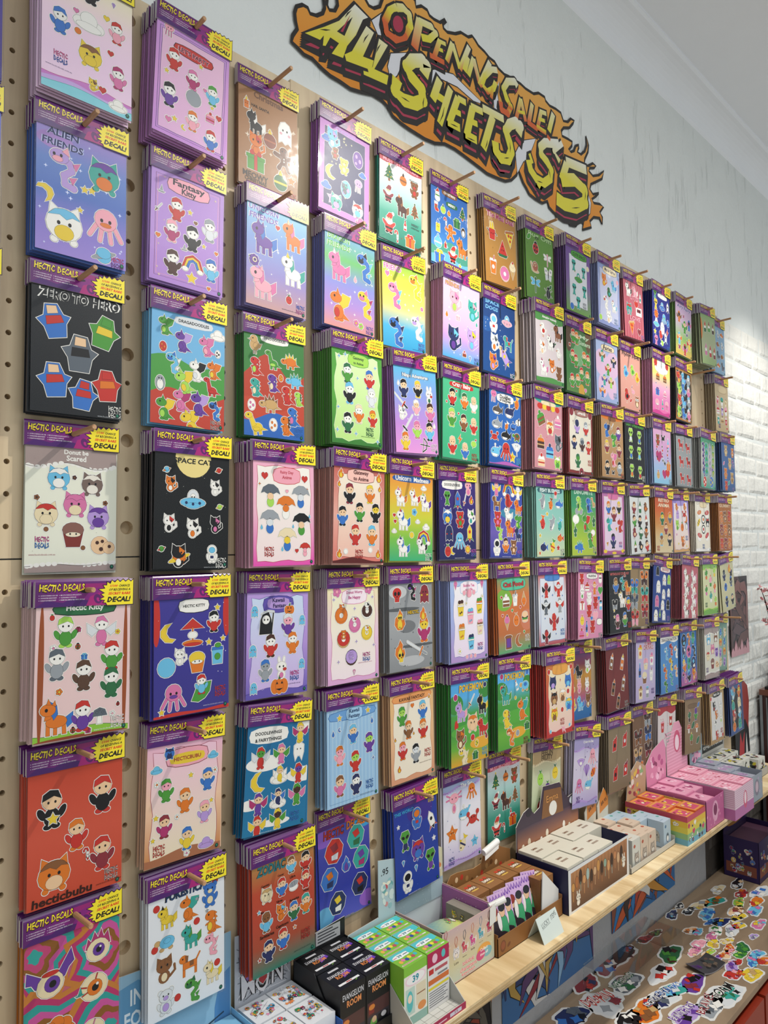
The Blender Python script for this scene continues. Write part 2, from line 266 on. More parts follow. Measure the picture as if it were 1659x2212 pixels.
MO = {
 'form': [p(0,-.5,-.9,.45,-.9,.6,-.2,.9,.15,.55,.3,.35,.9,-.3,.95,-.5,.35,-.9,.2,-.6,-.25), p(1,-.45,-.15,.5,-.1,.42,.3,-.4,.3), p(2,-.28,.42,.3,.42,.28,.82,-.24,.86)],
 'fig': [e(0,-.5,-.2,.16,.32,.5), e(0,.5,-.2,.16,.32,-.5), e(2,-.2,-.86,.2,.13), e(2,.2,-.86,.2,.13), e(0,0,-.42,.38,.46), e(1,0,.4,.46,.44), p(2,-.47,.42,-.42,.74,-.1,.92,.3,.85,.47,.42,.1,.62)] + eyes(0,.32,.17,.06),
 'wfig': [p(2,-.2,0,-.95,.5,-.9,-.1,-.6,-.35), p(2,.2,0,.95,.5,.9,-.1,.6,-.35), e(0,-.2,-.86,.18,.13), e(0,.2,-.86,.18,.13), e(0,0,-.4,.34,.46), e(1,0,.42,.42,.4), p(0,-.43,.46,-.3,.84,.1,.92,.43,.46,0,.64)] + eyes(0,.34,.15,.055),
 'cape': [p(0,-.2,.2,-.95,.3,-.8,-.35,-.3,-.5), e(1,-.15,-.85,.18,.16), e(1,.25,-.8,.18,.16), p(1,-.35,.05,.4,.05,.32,-.7,-.3,-.7), e(1,.55,.05,.17,.17), e(0,0,-.25,.2,.14), e(2,0,.48,.42,.4), p('K',-.42,.5,-.3,.86,.15,.92,.42,.55,.1,.66)] + eyes(0,.42,.15,.06),
 'crit': [e(0,-.42,-.72,.16,.14), e(0,.42,-.72,.16,.14), p(0,-.66,.4,-.6,.9,-.2,.62), p(0,.66,.4,.6,.9,.2,.62), e(0,0,0,.78,.72), e(1,0,-.36,.42,.34), p(2,-.7,.32,-.4,.62,0,.71,.4,.62,.7,.32,.35,.4,.1,.25,-.2,.42)] + eyes(0,.05,.24,.08),
 'cat': [s_(0,.18,.45,-.6,.85,-.3,.8,.1), e(0,0,-.5,.45,.45), p(0,-.6,.4,-.55,.98,-.12,.72), p(0,.6,.4,.55,.98,.12,.72), e(0,0,.3,.62,.5), e(1,0,-.52,.24,.3), p(2,.05,.78,.6,.4,.3,.1,.05,.35)] + eyes(0,.28,.24,.08),
 'bunny': [e(0,-.25,.72,.13,.3,.15), e(0,.25,.72,.13,.3,-.15), e(0,0,-.55,.4,.42), e(0,0,.15,.52,.42), e(1,0,-.6,.2,.24), e(2,.35,-.1,.2,.13)] + eyes(0,.15,.2,.08),
 'bear': [e(0,-.42,.65,.2), e(0,.42,.65,.2), e(0,-.5,-.3,.16,.3,.4), e(0,.5,-.3,.16,.3,-.4), e(0,-.25,-.82,.2,.16), e(0,.25,-.82,.2,.16), e(0,0,-.4,.45,.48), e(0,0,.35,.52,.45), e(1,0,.2,.2,.15), e(1,0,-.45,.25,.28)] + eyes(0,.4,.2,.06),
 'quad': [p(1,.5,-.05,.95,.25,.95,-.35,.65,-.6), p(0,-.5,-.3,-.3,-.3,-.28,-.92,-.5,-.92), p(0,-.1,-.35,.1,-.35,.1,-.92,-.1,-.92), p(0,.35,-.3,.55,-.3,.6,-.92,.38,-.92), e(0,.05,-.2,.58,.34), p(0,-.6,-.1,-.25,0,-.2,.4,-.5,.45), p(1,-.35,.95,.05,.7,.12,.2,-.1,-.1,-.25,.3), e(0,-.42,.48,.42,.34), p(2,-.5,.78,-.4,1.1,-.25,.75), p(0,-.2,.72,-.05,.98,.02,.65)] + [('d','K',-.5,.48,.09)],
 'dino': [p(0,.1,-.1,.98,-.55,.4,-.55), p(0,-.25,-.4,-.02,-.4,-.02,-.82,-.25,-.82), p(0,.22,-.4,.45,-.4,.45,-.82,.22,-.82), e(0,.1,-.28,.46,.32), p(0,-.5,.7,-.22,.72,.05,-.1,-.35,-.25), e(0,-.48,.66,.32,.22), e(1,.02,-.4,.3,.14)] + [('d','K',-.52,.7,.06)],
 'trex': [p(0,.1,-.2,.95,-.85,.1,-.75), e(0,-.12,-.85,.22,.1), e(0,.2,-.85,.22,.1), e(0,0,-.35,.38,.48), e(0,-.1,.45,.46,.36), e(1,-.14,-.38,.2,.32), e(0,-.4,-.12,.16,.07,.4), p(2,.28,.7,.5,.5,.34,.4,.55,.15,.36,.1,.5,-.2,.3,-.2,.3,.3)] + [('d','K',-.25,.55,.07)],
 'steg': [p(1,-.5,.1,-.45,.5,-.2,.2,-.1,.65,.1,.25,.3,.6,.4,.15,.65,.35,.6,-.05), p(0,.4,-.1,1,-.35,.4,-.4), p(0,-.35,-.3,-.15,-.3,-.15,-.7,-.35,-.7), p(0,.2,-.3,.4,-.3,.4,-.7,.2,-.7), e(0,.05,-.1,.6,.36), e(0,-.68,-.12,.3,.22)] + [('d','K',-.76,-.06,.06)],
 'drag': [p(1,.05,.1,.3,.75,.95,.65,.75,.1,.35,-.15), p(0,.2,-.3,.9,-.8,.2,-.75), e(0,-.12,-.85,.2,.1), e(0,.2,-.85,.2,.1), e(0,.02,-.4,.38,.42), e(0,-.2,.42,.44,.32), e(2,-.12,-.45,.2,.28), p(0,-.2,.65,-.08,1,.08,.62)] + [('d','K',-.32,.5,.07)],
 'serp': [s_(0,.34,.55,-.85,.15,-.75,.1,-.35,.45,-.05,.35,.3,0,.4), e(0,-.12,.5,.44,.34), e(1,-.2,.36,.24,.14), p(1,0,.75,.25,1,.35,.6), p(2,.5,.3,.85,.45,.65,0), p(2,.35,-.4,.7,-.3,.5,-.7)] + eyes(-.2,.55,.16,.07),
 'egg': [e(0,0,0,.62,.82), e(1,-.2,.3,.16,.2), e(1,.25,-.05,.18,.22), e(1,-.25,-.4,.16,.16)],
 'star': [p(0,*starpts(5,.95,.45))], 'heart': [p(0,*HEART)], 'spark': [p(0,*starpts(4,.95,.28))], 'bolt': [p(0,.2,.95,-.6,-.05,-.1,-.05,-.3,-.95,.6,.15,.1,.15)],
 'moon': [p(0,.35,.9,-.3,.75,-.75,.25,-.75,-.3,-.3,-.8,.4,-.9,.7,-.65,.1,-.5,-.2,-.05,-.1,.45)],
 'drop': [p(0,0,.95,-.5,-.1,-.45,-.6,0,-.9,.45,-.6,.5,-.1)], 'dot': [e(0,0,0,.9)],
 'flame': [p(0,0,.98,-.3,.4,-.6,.2,-.7,-.4,-.3,-.9,.3,-.9,.7,-.4,.55,.1,.3,-.05,.35,.5), p(1,0,.3,-.3,-.2,-.3,-.65,0,-.85,.3,-.65,.3,-.3)],
 'cloud': [e(0,-.5,-.15,.42,.32), e(0,.5,-.15,.42,.32), e(0,0,.15,.5,.45), e(0,0,-.3,.75,.25)],
 'planet': [e(0,0,0,.6), e(1,0,0,1.0,.2,.35), e(0,0,.18,.56,.42)], 'sun': [p(1,*starpts(9,.98,.7)), e(0,0,0,.62)] + eyes(0,.1,.2,.08),
 'flower': [e(0,.5*math.cos(t),.5*math.sin(t),.38) if False else e(0,.52*math.cos(k*1.2566),.52*math.sin(k*1.2566),.36) for k in range(5) for t in (0,)] + [e(1,0,0,.28)],
 'leaf': [p(0,-.9,-.6,-.5,.3,.2,.75,.9,.8,.75,0,.3,-.5,-.3,-.75)],
 'donut': [e(0,0,0,.85), e(1,0,.06,.8,.72), e('W',0,0,.26)], 'cookie': [e(0,-.2,0,.7), e(0,.5,-.2,.48), e(1,-.4,.2,.13), e(1,0,.3,.12), e(1,-.1,-.3,.15), e(1,.55,-.1,.12)],
 'muff': [p(1,-.65,.05,.65,.05,.45,-.85,-.45,-.85), e(0,0,.3,.72,.5), e(2,0,-.02,.5,.16)] + eyes(0,.02,.2,.06),
 'cake': [p(1,-.7,-.75,.7,-.75,.7,.05,-.7,.05), p(0,-.75,.05,.75,.05,.5,.45,-.5,.45), p(2,-.7,-.4,.7,-.4,.7,-.25,-.7,-.25), e(2,0,.62,.22)],
 'ice': [p(1,-.42,.05,.42,.05,0,-.95), e(0,0,.3,.52,.42), e(0,0,.62,.34,.26), e(2,.05,.88,.13)], 'cup': [p(0,-.5,.4,.5,.4,.36,-.9,-.36,-.9), p(1,-.56,.4,.56,.4,.5,.62,-.5,.62), s_(2,.12,.1,.6,.2,.98), e(1,0,-.2,.24,.24)],
 'boba': [p(0,-.52,.2,.52,.2,.38,-.9,-.38,-.9), e(1,0,.4,.52,.34), e(2,-.2,.62,.25,.2), e(2,.22,.66,.25,.2), p('W',-.56,.26,.56,.26,.56,.12,-.56,.12), e(2,-.12,-.6,.1), e(2,.14,-.5,.1)],
 'fries': [p(1,-.4,0,-.3,.9,-.12,.9,-.1,.2,.05,.95,.22,.9,.4,0), p(0,-.5,.2,.5,.2,.4,-.85,-.4,-.85), s_('K',.08,-.5,-.1,-.8,.1), s_('K',.08,.5,-.1,.8,-.3)] + eyes(0,-.25,.16,.06),
 'pizza': [p(1,-.7,.55,.7,.8,.1,-.9), p(0,-.78,.5,-.7,.75,.7,.98,.78,.75), e(2,-.15,.35,.16), e(2,.25,.3,.15), e(2,.08,-.2,.14)], 'melon': [p(1,-.75,-.55,.75,-.55,0,.9), p(0,-.85,-.55,.85,-.55,.6,-.82,-.6,-.82), e('K',-.15,-.1,.05,.08), e('K',.15,-.1,.05,.08), e('K',0,.3,.05,.08)],
 'burg': [e(0,0,-.55,.7,.25), p(2,-.75,-.1,.75,-.1,.6,-.4,-.6,-.4), p(1,-.78,.08,.78,.08,.78,-.14,-.78,-.14), e(0,0,.35,.74,.45)], 'toast': [p(0,-.6,-.85,.6,-.85,.6,.4,.75,.7,.4,.85,-.4,.85,-.75,.7,-.6,.4), p(1,-.42,-.65,.42,-.65,.42,.45,-.42,.45)],
 'fruit': [e(0,0,-.1,.62,.72), p(1,0,.5,-.35,.95,0,.8,.3,.98)] + eyes(0,-.05,.2,.07), 'sushi': [e('W',0,-.35,.7,.4), e(0,0,.15,.78,.36,.15), s_(1,.1,-.3,.4,-.2,-.1), s_(1,.1,.1,.5,.2,0)], 'roll': [e(0,0,0,.75), e('W',0,0,.56), e(1,0,0,.26)],
 'bottle': [p(0,-.3,-.9,.3,-.9,.3,.1,.12,.4,.12,.8,-.12,.8,-.12,.4,-.3,.1), p(1,-.3,-.6,.3,-.6,.3,-.1,-.3,-.1), e(2,0,.86,.16,.1)], 'jar': [p(0,-.45,-.85,.45,-.85,.5,.3,-.5,.3), p(1,-.55,.3,.55,.3,.5,.55,-.5,.55), e(2,0,-.25,.28), e(2,.05,.68,.3,.2)],
 'lighter': [p(0,-.35,-.95,.35,-.95,.35,.25,-.35,.25), p(2,-.3,.25,.3,.25,.3,.5,-.3,.5), p(1,0,.98,-.2,.6,.1,.5,.22,.7), e(2,0,-.4,.22)],
 'gift': [p(0,-.75,-.8,.75,-.8,.75,.1,-.75,.1), p(0,-.85,.1,.85,.1,.85,.38,-.85,.38), p(1,-.14,-.8,.14,-.8,.14,.38,-.14,.38), e(1,-.28,.58,.28,.2,.4), e(1,.28,.58,.28,.2,-.4)],
 'tree': [p(2,-.14,-.95,.14,-.95,.14,-.6,-.14,-.6), p(0,-.75,-.65,.75,-.65,0,.1), p(0,-.6,-.2,.6,-.2,0,.5), p(0,-.42,.2,.42,.2,0,.85), e(1,0,.88,.12), e(1,-.2,-.4,.08), e(1,.25,-.45,.08), e(1,.05,.05,.08)],
 'ball': [e(0,0,-.12,.72), p(1,-.7,-.05,.7,-.05,.7,-.25,-.7,-.25), p(2,-.18,.55,.18,.55,.18,.8,-.18,.8), e(2,0,.9,.1)], 'cane': [s_(0,.28,.0,-.95,.0,.4,-.12,.7,-.4,.75,-.6,.5,-.6,.35), s_('W',.28,0,-.6,0,-.4), s_('W',.28,0,-.1,0,.1)],
 'sock': [p(0,-.3,.4,.35,.4,.3,-.2,.7,-.5,.6,-.85,-.1,-.8,-.35,-.4), p('W',-.38,.35,.42,.35,.42,.75,-.38,.75), e(1,0,-.1,.15)], 'candle': [p(0,-.4,-.9,.4,-.9,.4,.2,-.4,.2), p(1,0,.9,-.22,.5,0,.25,.22,.5), p(0,-.4,.2,-.2,.32,.1,.22,.4,.3,.4,.1,-.4,.1)] + eyes(0,-.2,.15,.07),
 'ginger': [s_(0,.36,-.85,.2,0,.05,.85,.2), s_(0,.36,-.5,-.85,0,-.1,.5,-.85), e(0,0,-.15,.34,.4), e(0,0,.55,.42,.38), e(1,0,0,.07), e(1,0,-.22,.07)] + eyes(0,.6,.16,.06),
 'snow': [e('W',0,-.5,.5,.44), e('W',0,.15,.4,.36), p(0,-.4,.42,.35,.5,.1,.98), s_(1,.14,-.38,-.1,.38,-.1)] + eyes(0,.2,.14,.05),
 'santa': [e('K',-.25,-.9,.2,.1), e('K',.25,-.9,.2,.1), e(0,0,-.4,.5,.48), e(0,-.55,-.1,.15,.32,.8), e(0,.55,-.1,.15,.32,-.8), p('K',-.48,-.45,.48,-.45,.48,-.6,-.48,-.6), e('W',0,.15,.42,.36), e(1,0,.38,.28,.2), p(0,-.36,.45,.36,.45,.5,.95,0,.9), e('W',.5,.92,.14)] + eyes(0,.4,.12,.05),
 'skull': [e(0,0,.2,.72,.62), p(0,-.4,-.25,.4,-.25,.34,-.8,-.34,-.8), e('K',-.28,.15,.2,.22), e('K',.28,.15,.2,.22), p('K',0,-.05,-.1,-.25,.1,-.25)],
 'eye': [e('D',0,0,.82,.78), e(0,.05,-.05,.46), e('K',.08,-.06,.2), e('W',.2,.12,.09), s_(1,.06,-.75,.2,-.45,.1), s_(1,.06,-.7,-.3,-.4,-.2), s_(1,.06,.2,.72,.1,.45)],
 'beye': [p(2,-.3,.1,-.95,.55,-.98,.05,-.75,0,-.6,-.25,-.35,-.2), p(2,.3,.1,.85,.95,.98,.4,.75,.2,.6,-.1,.35,-.2), e('D',0,-.25,.55,.52), e(0,.08,-.25,.32), e('K',.1,-.25,.14), e(1,0,.2,.35,.1)],
 'feye': [p(1,-.75,0,-.6,.6,-.42,.35,-.2,.9,0,.5,.2,.98,.35,.45,.62,.75,.75,0), e('D',0,-.2,.7,.66), e(0,.05,-.2,.36), e('K',.05,-.2,.16), e('W',.15,-.05,.07)],
 'rose': [p(2,-.95,.5,-.5,.6,-.4,.2,-.7,.1), p(2,.6,-.5,.95,-.8,.4,-.9)] + [e(0,.55*math.cos(k*.785),.55*math.sin(k*.785),.36) for k in range(8)] + [e('D',.1,.05,.42), e(0,.12,.05,.24), e('K',.12,.05,.1)],
 'fish': [p(1,.45,0,.98,.45,.9,0,.98,-.45), e(0,-.1,0,.68,.46), p(1,-.2,.42,.2,.75,.25,.35), s_(2,.16,-.05,.44,-.05,-.44)] + [('d','K',-.5,.12,.09)],
 'whale': [p(0,.5,-.1,.98,.5,.7,.55,.55,.3,.3,.4), e(0,-.1,-.15,.75,.52), p(1,-.75,-.3,.4,-.4,.1,-.66,-.5,-.6), e(1,-.1,.65,.12), s_(1,.1,-.1,.3,-.1,.6)] + [('d','K',-.5,-.05,.08)],
 'octo': [s_(0,.22,-.5,-.1,-.85,-.7), s_(0,.22,-.2,-.2,-.3,-.9), s_(0,.22,.2,-.2,.3,-.9), s_(0,.22,.5,-.1,.85,-.7), e(0,0,.25,.6,.58), e(1,0,-.02,.3,.12)] + eyes(0,.2,.22,.09),
 'axo': [s_(1,.14,-.45,.5,-.95,.75), s_(1,.14,-.5,.35,-1,.3), s_(1,.14,.45,.5,.95,.75), s_(1,.14,.5,.35,1,.3), e(0,0,-.5,.26,.4), e(0,0,.35,.6,.42), e(1,0,-.5,.13,.22)] + eyes(0,.35,.25,.06),
 'crab': [s_(0,.14,-.5,-.2,-.9,-.5), s_(0,.14,.5,-.2,.9,-.5), e(0,-.72,.5,.26,.24), e(0,.72,.5,.26,.24), s_(0,.16,-.5,0,-.7,.4), s_(0,.16,.5,0,.7,.4), e(0,0,-.1,.62,.42)] + eyes(0,.1,.18,.08),
 'ray': [p(0,-.95,.35,-.3,.55,.3,.55,.95,.35,.4,-.25,0,-.45,-.4,-.25), s_(0,.08,0,-.4,.05,-.95), e(1,0,-.05,.3,.2)] + eyes(0,.3,.2,.06),
 'shell': [p(0,0,-.8,-.85,.2,-.6,.6,0,.8,.6,.6,.85,.2), s_(1,.06,0,-.8,0,.75), s_(1,.06,0,-.8,-.45,.6), s_(1,.06,0,-.8,.45,.6)], 'jelly': [s_(1,.12,-.4,0,-.5,-.9), s_(1,.12,-.1,0,-.05,-.9), s_(1,.12,.25,0,.3,-.9), e(0,0,.3,.65,.5)] + eyes(0,.2,.2,.08),
 'turt': [e(1,-.72,.1,.26,.22), e(1,-.35,-.5,.2,.14), e(1,.4,-.5,.2,.14), e(0,.1,0,.64,.46), e(2,.1,.1,.3,.2)], 'shark': [p(0,-.1,.4,.1,.85,.3,.3), p(0,.5,0,.98,.5,.85,-.3), e(0,-.1,0,.78,.42), p('W',-.75,-.12,.3,-.2,0,-.4,-.5,-.36)] + [('d','K',-.5,.1,.07)],
 'sfish': [p(0,*starpts(5,.95,.5)), e(1,0,.3,.07), e(1,-.3,0,.07), e(1,.3,0,.07)] + eyes(0,.1,.14,.07), 'pen': [e(0,0,-.05,.5,.75), e('W',0,-.2,.34,.5), p(1,-.12,.3,.12,.3,0,.14)] + eyes(0,.4,.14,.07),
 'ghost': [p(0,-.6,-.9,-.3,-.7,0,-.9,.3,-.7,.6,-.9,.62,.2,.4,.75,0,.92,-.4,.75,-.62,.2), e(1,-.4,-.1,.12,.09), e(1,.4,-.1,.12,.09)] + eyes(0,.2,.2,.08), 'reap': [s_(1,.09,.5,-.9,.7,.9), p(0,-.6,-.8,.6,-.8,.5,.3,.25,.85,-.25,.85,-.5,.3), e('W',0,.3,.36,.34), s_('Z',.12,.7,.88,.2,.95,-.4,.75)] + eyes(0,.3,.15,.07),
 'mush': [p('W',-.28,-.9,.28,-.9,.22,0,-.22,0), p(0,-.85,-.05,.85,-.05,.6,.6,0,.85,-.6,.6), e(1,-.3,.35,.15), e(1,.35,.3,.13), e(1,0,.6,.1)], 'lady': [e('K',0,.62,.34,.28), e(0,0,-.1,.7,.72), s_('K',.08,0,.6,0,-.8), e(1,-.32,.15,.15), e(1,.32,.15,.15), e(1,-.3,-.4,.15), e(1,.3,-.4,.15)],
 'snail': [e(1,.2,-.7,.78,.2), s_(1,.26,-.5,-.65,-.7,.05), e(0,.15,-.1,.6), s_('D',.1,.15,-.1,.35,0,.25,.3,-.1,.25,-.2,-.15), e(1,-.72,.15,.2)], 'dfly': [e(1,-.5,.35,.48,.18,-.4), e(1,.5,.35,.48,.18,.4), e(1,-.45,0,.42,.16,.3), e(1,.45,0,.42,.16,-.3), s_(0,.16,0,.5,0,-.95), e(0,0,.58,.18)], 'beet': [s_('K',.07,-.6,.3,-.9,.5), s_('K',.07,.6,.3,.9,.5), s_('K',.07,-.6,-.3,-.9,-.5), s_('K',.07,.6,-.3,.9,-.5), e(0,0,-.15,.5,.65), e(0,0,.65,.28,.22), s_(1,.06,0,.5,0,-.75)],
 'bfly': [p(0,0,.1,-.4,.9,-.95,.8,-.85,.1,-.3,-.05), p(0,0,.1,.4,.9,.95,.8,.85,.1,.3,-.05), p(1,0,0,-.75,-.15,-.65,-.8,-.2,-.7), p(1,0,0,.75,-.15,.65,-.8,.2,-.7), e(2,-.55,.5,.16), e(2,.55,.5,.16), e('K',0,0,.08,.6)],
 'bird': [s_(2,.07,-.1,-.6,-.1,-.95), s_(2,.07,.15,-.6,.15,-.95), p(0,.3,0,.85,.1,.6,-.4), e(0,0,-.1,.55,.55), e(0,-.1,.5,.4,.36), p(2,-.42,.5,-.75,.4,-.42,.3), e(1,.1,-.15,.3,.26,.4)] + [('d','K',-.22,.55,.07)], 'owl': [p(0,-.5,.9,-.1,.7,-.4,.4), p(0,.5,.9,.1,.7,.4,.4), e(0,0,0,.58,.8), e('W',-.22,.35,.22), e('W',.22,.35,.22), e(1,0,-.3,.34,.36)] + eyes(0,.35,.22,.1),
 'flam': [s_(2,.07,.1,-.3,.1,-.95), e(0,.15,-.1,.5,.3), s_(0,.16,-.2,0,-.35,.5,-.1,.75), p('K',-.15,.7,-.4,.5,-.1,.55)], 'ufo': [e(1,0,.28,.4,.48), e('W',0,.25,.2,.26), e(0,0,-.1,.95,.32), e(0,0,-.3,.55,.2), e(2,-.5,-.12,.09), e(2,0,-.2,.09), e(2,.5,-.12,.09)] + eyes(0,.28,.09,.05),
 'rock': [p(1,-.3,-.4,-.7,-.9,-.1,-.6), p(1,.3,-.4,.7,-.9,.1,-.6), p(2,-.2,-.6,0,-.98,.2,-.6), p(0,0,.95,-.38,.4,-.34,-.6,.34,-.6,.38,.4), e(2,0,.15,.18)], 'alien': [e(0,-.3,-.8,.14,.16), e(0,.3,-.8,.14,.16), e(1,0,-.5,.3,.36), p(0,-.62,.4,-.4,.85,.4,.85,.62,.4,.15,-.25,-.15,-.25), e('K',-.26,.3,.2,.13,-.5), e('K',.26,.3,.2,.13,.5)],
 'astro': [e(0,-.45,-.4,.16,.36,.3), e(0,.45,-.4,.16,.36,-.3), e(0,-.2,-.85,.2,.14), e(0,.2,-.85,.2,.14), e(0,0,-.35,.4,.42), e(0,0,.4,.54,.5), e(1,0,.38,.38,.32), p(2,-.18,-.25,.18,-.25,.18,-.5,-.18,-.5)], 'brella': [s_('K',.06,0,.3,0,-.75), p(0,-.9,.2,-.7,.65,-.2,.92,.3,.9,.75,.6,.95,.15,.6,.3,.3,.15,0,.3,-.3,.15,-.6,.3), e(1,0,-.5,.34,.4), e(2,0,-.05,.3,.28)],
 'hat': [p(0,-.9,-.5,.9,-.5,.6,-.75,-.6,-.75), p(0,-.4,-.5,.4,-.5,.1,.95), p(1,-.42,-.5,.42,-.5,.36,-.3,-.36,-.3)], 'sword': [s_('Z',.16,.7,.9,-.4,-.5), s_(0,.14,-.6,-.2,-.1,-.6), s_(1,.16,-.4,-.5,-.7,-.9)], 'pump': [e(0,-.45,0,.42,.6), e(0,.45,0,.42,.6), e(0,0,0,.4,.66), p(1,-.1,.6,.1,.6,.2,.95,-.05,.9), p('K',-.35,.2,-.15,.2,-.25,.38), p('K',.35,.2,.15,.2,.25,.38), p('K',-.35,-.2,.35,-.2,0,-.35)],
 'can': [p(0,-.4,-.85,.4,-.85,.4,.6,-.4,.6), p(1,-.4,-.3,.4,-.3,.4,.2,-.4,.2), e(2,0,.62,.4,.14)], 'cass': [p(0,-.9,-.6,.9,-.6,.9,.6,-.9,.6), p(1,-.6,-.1,.6,-.1,.6,.4,-.6,.4), e('K',-.3,.14,.16), e('K',.3,.14,.16)], 'tooth': [p('W',-.6,.6,-.2,.85,0,.75,.2,.85,.6,.6,.6,-.1,.4,-.85,.15,-.4,-.15,-.4,-.4,-.85,-.6,-.1), e(1,0,.95,.3,.12)] + eyes(0,.25,.2,.07),
 'gnome': [p(0,-.4,.1,.4,.1,.1,.98), e(1,0,.05,.25,.2), p('W',-.38,.05,.38,.05,.1,-.6,-.1,-.6), p(2,-.42,-.3,.42,-.3,.36,-.9,-.36,-.9)], 'cact': [s_(0,.26,-.45,.3,-.45,0,0,-.1), s_(0,.26,.45,.45,.45,.1,0,0), e(0,0,.2,.3,.65), p(1,-.42,-.35,.42,-.35,.3,-.9,-.3,-.9), e(2,0,.86,.16)], 'bow': [s_(1,.12,-.2,.9,.4,.3,.2,-.5,-.5,-.9), s_(0,.05,-.2,.9,-.5,-.9), s_(2,.08,-.9,.1,.9,-.1)],
 'mbox': [p(0,-.25,-.9,.55,-.6,.35,.55,-.45,.3), p(1,-.3,.3,.3,.5,.35,.72,-.25,.55), p(1,.0,.6,.15,.98,.35,.7), e(2,.05,-.15,.22)], 'knife': [p(0,-.1,.95,.25,.7,.2,-.2,-.1,-.2), p(1,-.12,-.2,.22,-.2,.18,-.95,-.1,-.95)], 'patch': [p(0,-.7,.5,-.2,.95,.5,.8,.9,.2,.7,-.5,.2,-.95,-.6,-.8,-.95,-.1), p(1,-.4,.4,.2,.6,.4,.1,-.1,-.1), p(2,-.3,-.3,.4,-.2,.3,-.7,-.3,-.65)],
 'gem': [p(0,-.6,.5,-.3,.85,.3,.85,.6,.5,0,-.9), p(1,-.2,.5,.2,.5,0,-.7)], 'rain': [s_('R',.22,-.9,-.5,-.6,.3,0,.6,.6,.3,.9,-.5), s_('Y',.22,-.7,-.5,-.45,.2,0,.4,.45,.2,.7,-.5), s_('B',.22,-.5,-.5,-.3,.05,0,.2,.3,.05,.5,-.5), e('W',-.7,-.6,.28,.2), e('W',.7,-.6,.28,.2)], 'carous': [p(0,-.9,.25,.9,.25,0,.95), s_(1,.1,0,.3,0,-.7), e('W',0,-.2,.36,.24), e(1,0,-.75,.8,.2), e(0,0,-.85,.7,.12)], 'bubble': [e(0,0,.1,.9,.66), p(0,-.3,-.4,.1,-.4,-.35,-.9)], 'dog': [p(0,-.6,-.2,-.4,-.2,-.4,-.9,-.6,-.9), p(0,.4,-.2,.6,-.2,.6,-.9,.4,-.9), s_(0,.12,.55,.1,.85,.55), p(0,-.6,.15,.6,.15,.6,-.35,-.6,-.35), e(0,-.55,.45,.36,.3), p(1,-.4,.65,-.15,.6,-.2,.15,-.35,.2), p(1,.0,.15,.3,.15,.3,-.2,0,-.2)] + [('d','K',-.62,.5,.06)],
}
def motif(a, kind, cx, cy, s, cols, rot=0.0, border='W', bw=0.0014, lw=0.00035, base=None, line='#241a20'):
    """draw one die-cut motif: white margin, dark line, flat colours"""
    pr = MO[kind]; k = s / 2.0 * (1.14 if s < .048 else 1.0); ca, sa = math.cos(rot), math.sin(rot); L0 = a.l if base is None else base
    def X(x, y): return (cx + (x * ca - y * sa) * k, cy + (x * sa + y * ca) * k)
    def c_(c): return cols[c % len(cols)] if isinstance(c, int) else c
    def put(q, o, col):
        if q[0] == 'e': x, y = X(q[2], q[3]); a.ell(x, y, q[4] * k + o, q[5] * k + o, col, q[6] + rot, 14 if max(q[4], q[5]) * k > 0.004 else 9)
        elif q[0] == 'd': x, y = X(q[2], q[3]); a.ell(x, y, q[4] * k + o * .3, q[4] * k * 1.2 + o * .3, col, rot, 7)
        elif q[0] == 'p': a.poly(off_poly([X(*t) for t in q[2]], o) if o else [X(*t) for t in q[2]], col)
        else:
            pts = [X(*t) for t in q[3]]; w = q[2] * k + 2 * o
            a.stroke(pts, w, col)
            for t in pts: a.ell(t[0], t[1], w / 2, w / 2, col, 0, 8)
    if border:
        a.l = L0
        for q in pr: 
            if q[0] != 'd': put(q, bw, border)
    a.l = L0 + 1
    for q in pr:
        if q[0] == 'd': a.l += 1; put(q, 0, c_(q[1])); continue
        if lw: put(q, lw, line); a.l += 1
        put(q, 0, c_(q[1])); a.l += 1
    a.l = L0
# ------------------------------------------------------------------ the room
PITCH = 0.1912            # pitch of the hole columns
ZTOP = lambda r: 2.502 - 0.25 * (r - 1)
def struct(name, mb, mat, loc=None): return tag(link(name, mb.mesh(name, mat), None, loc), kind='structure')
mb = MB(); mb.box(-2.5, 6.5, 0.02, 0.2, 0.55, 3.37); wall = struct('wall_back', mb, M_WALL)
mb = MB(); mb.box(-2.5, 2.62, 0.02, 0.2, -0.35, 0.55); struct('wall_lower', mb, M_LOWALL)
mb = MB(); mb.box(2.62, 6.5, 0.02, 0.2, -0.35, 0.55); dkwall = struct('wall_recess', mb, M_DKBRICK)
mb = MB(); mb.box(-2.5, 6.5, -4.5, 0.2, 3.455, 3.6); struct('ceiling', mb, M_CEIL)
mb = MB(); mb.box(-2.5, 6.5, -4.5, 0.2, -0.45, -0.35); struct('floor', mb, plain('floor_concrete', '#c4b8a8', 0.6, var=0.15, scale=8))
# cove cornice with a thin bead along both edges
prof = [(0.02, 3.34)]
for i in range(9):
    t = i / 8 * math.pi / 2; prof.append((0.012 - 0.085 * (1 - math.cos(t)), 3.352 + 0.088 * math.sin(t)))
prof += [(-0.082, 3.448), (-0.082, 3.456), (0.02, 3.456)]
mb = MB(); mb.prism(prof, -2.5, 6.5, axis='x'); struct('trim_1', mb, M_CEIL)
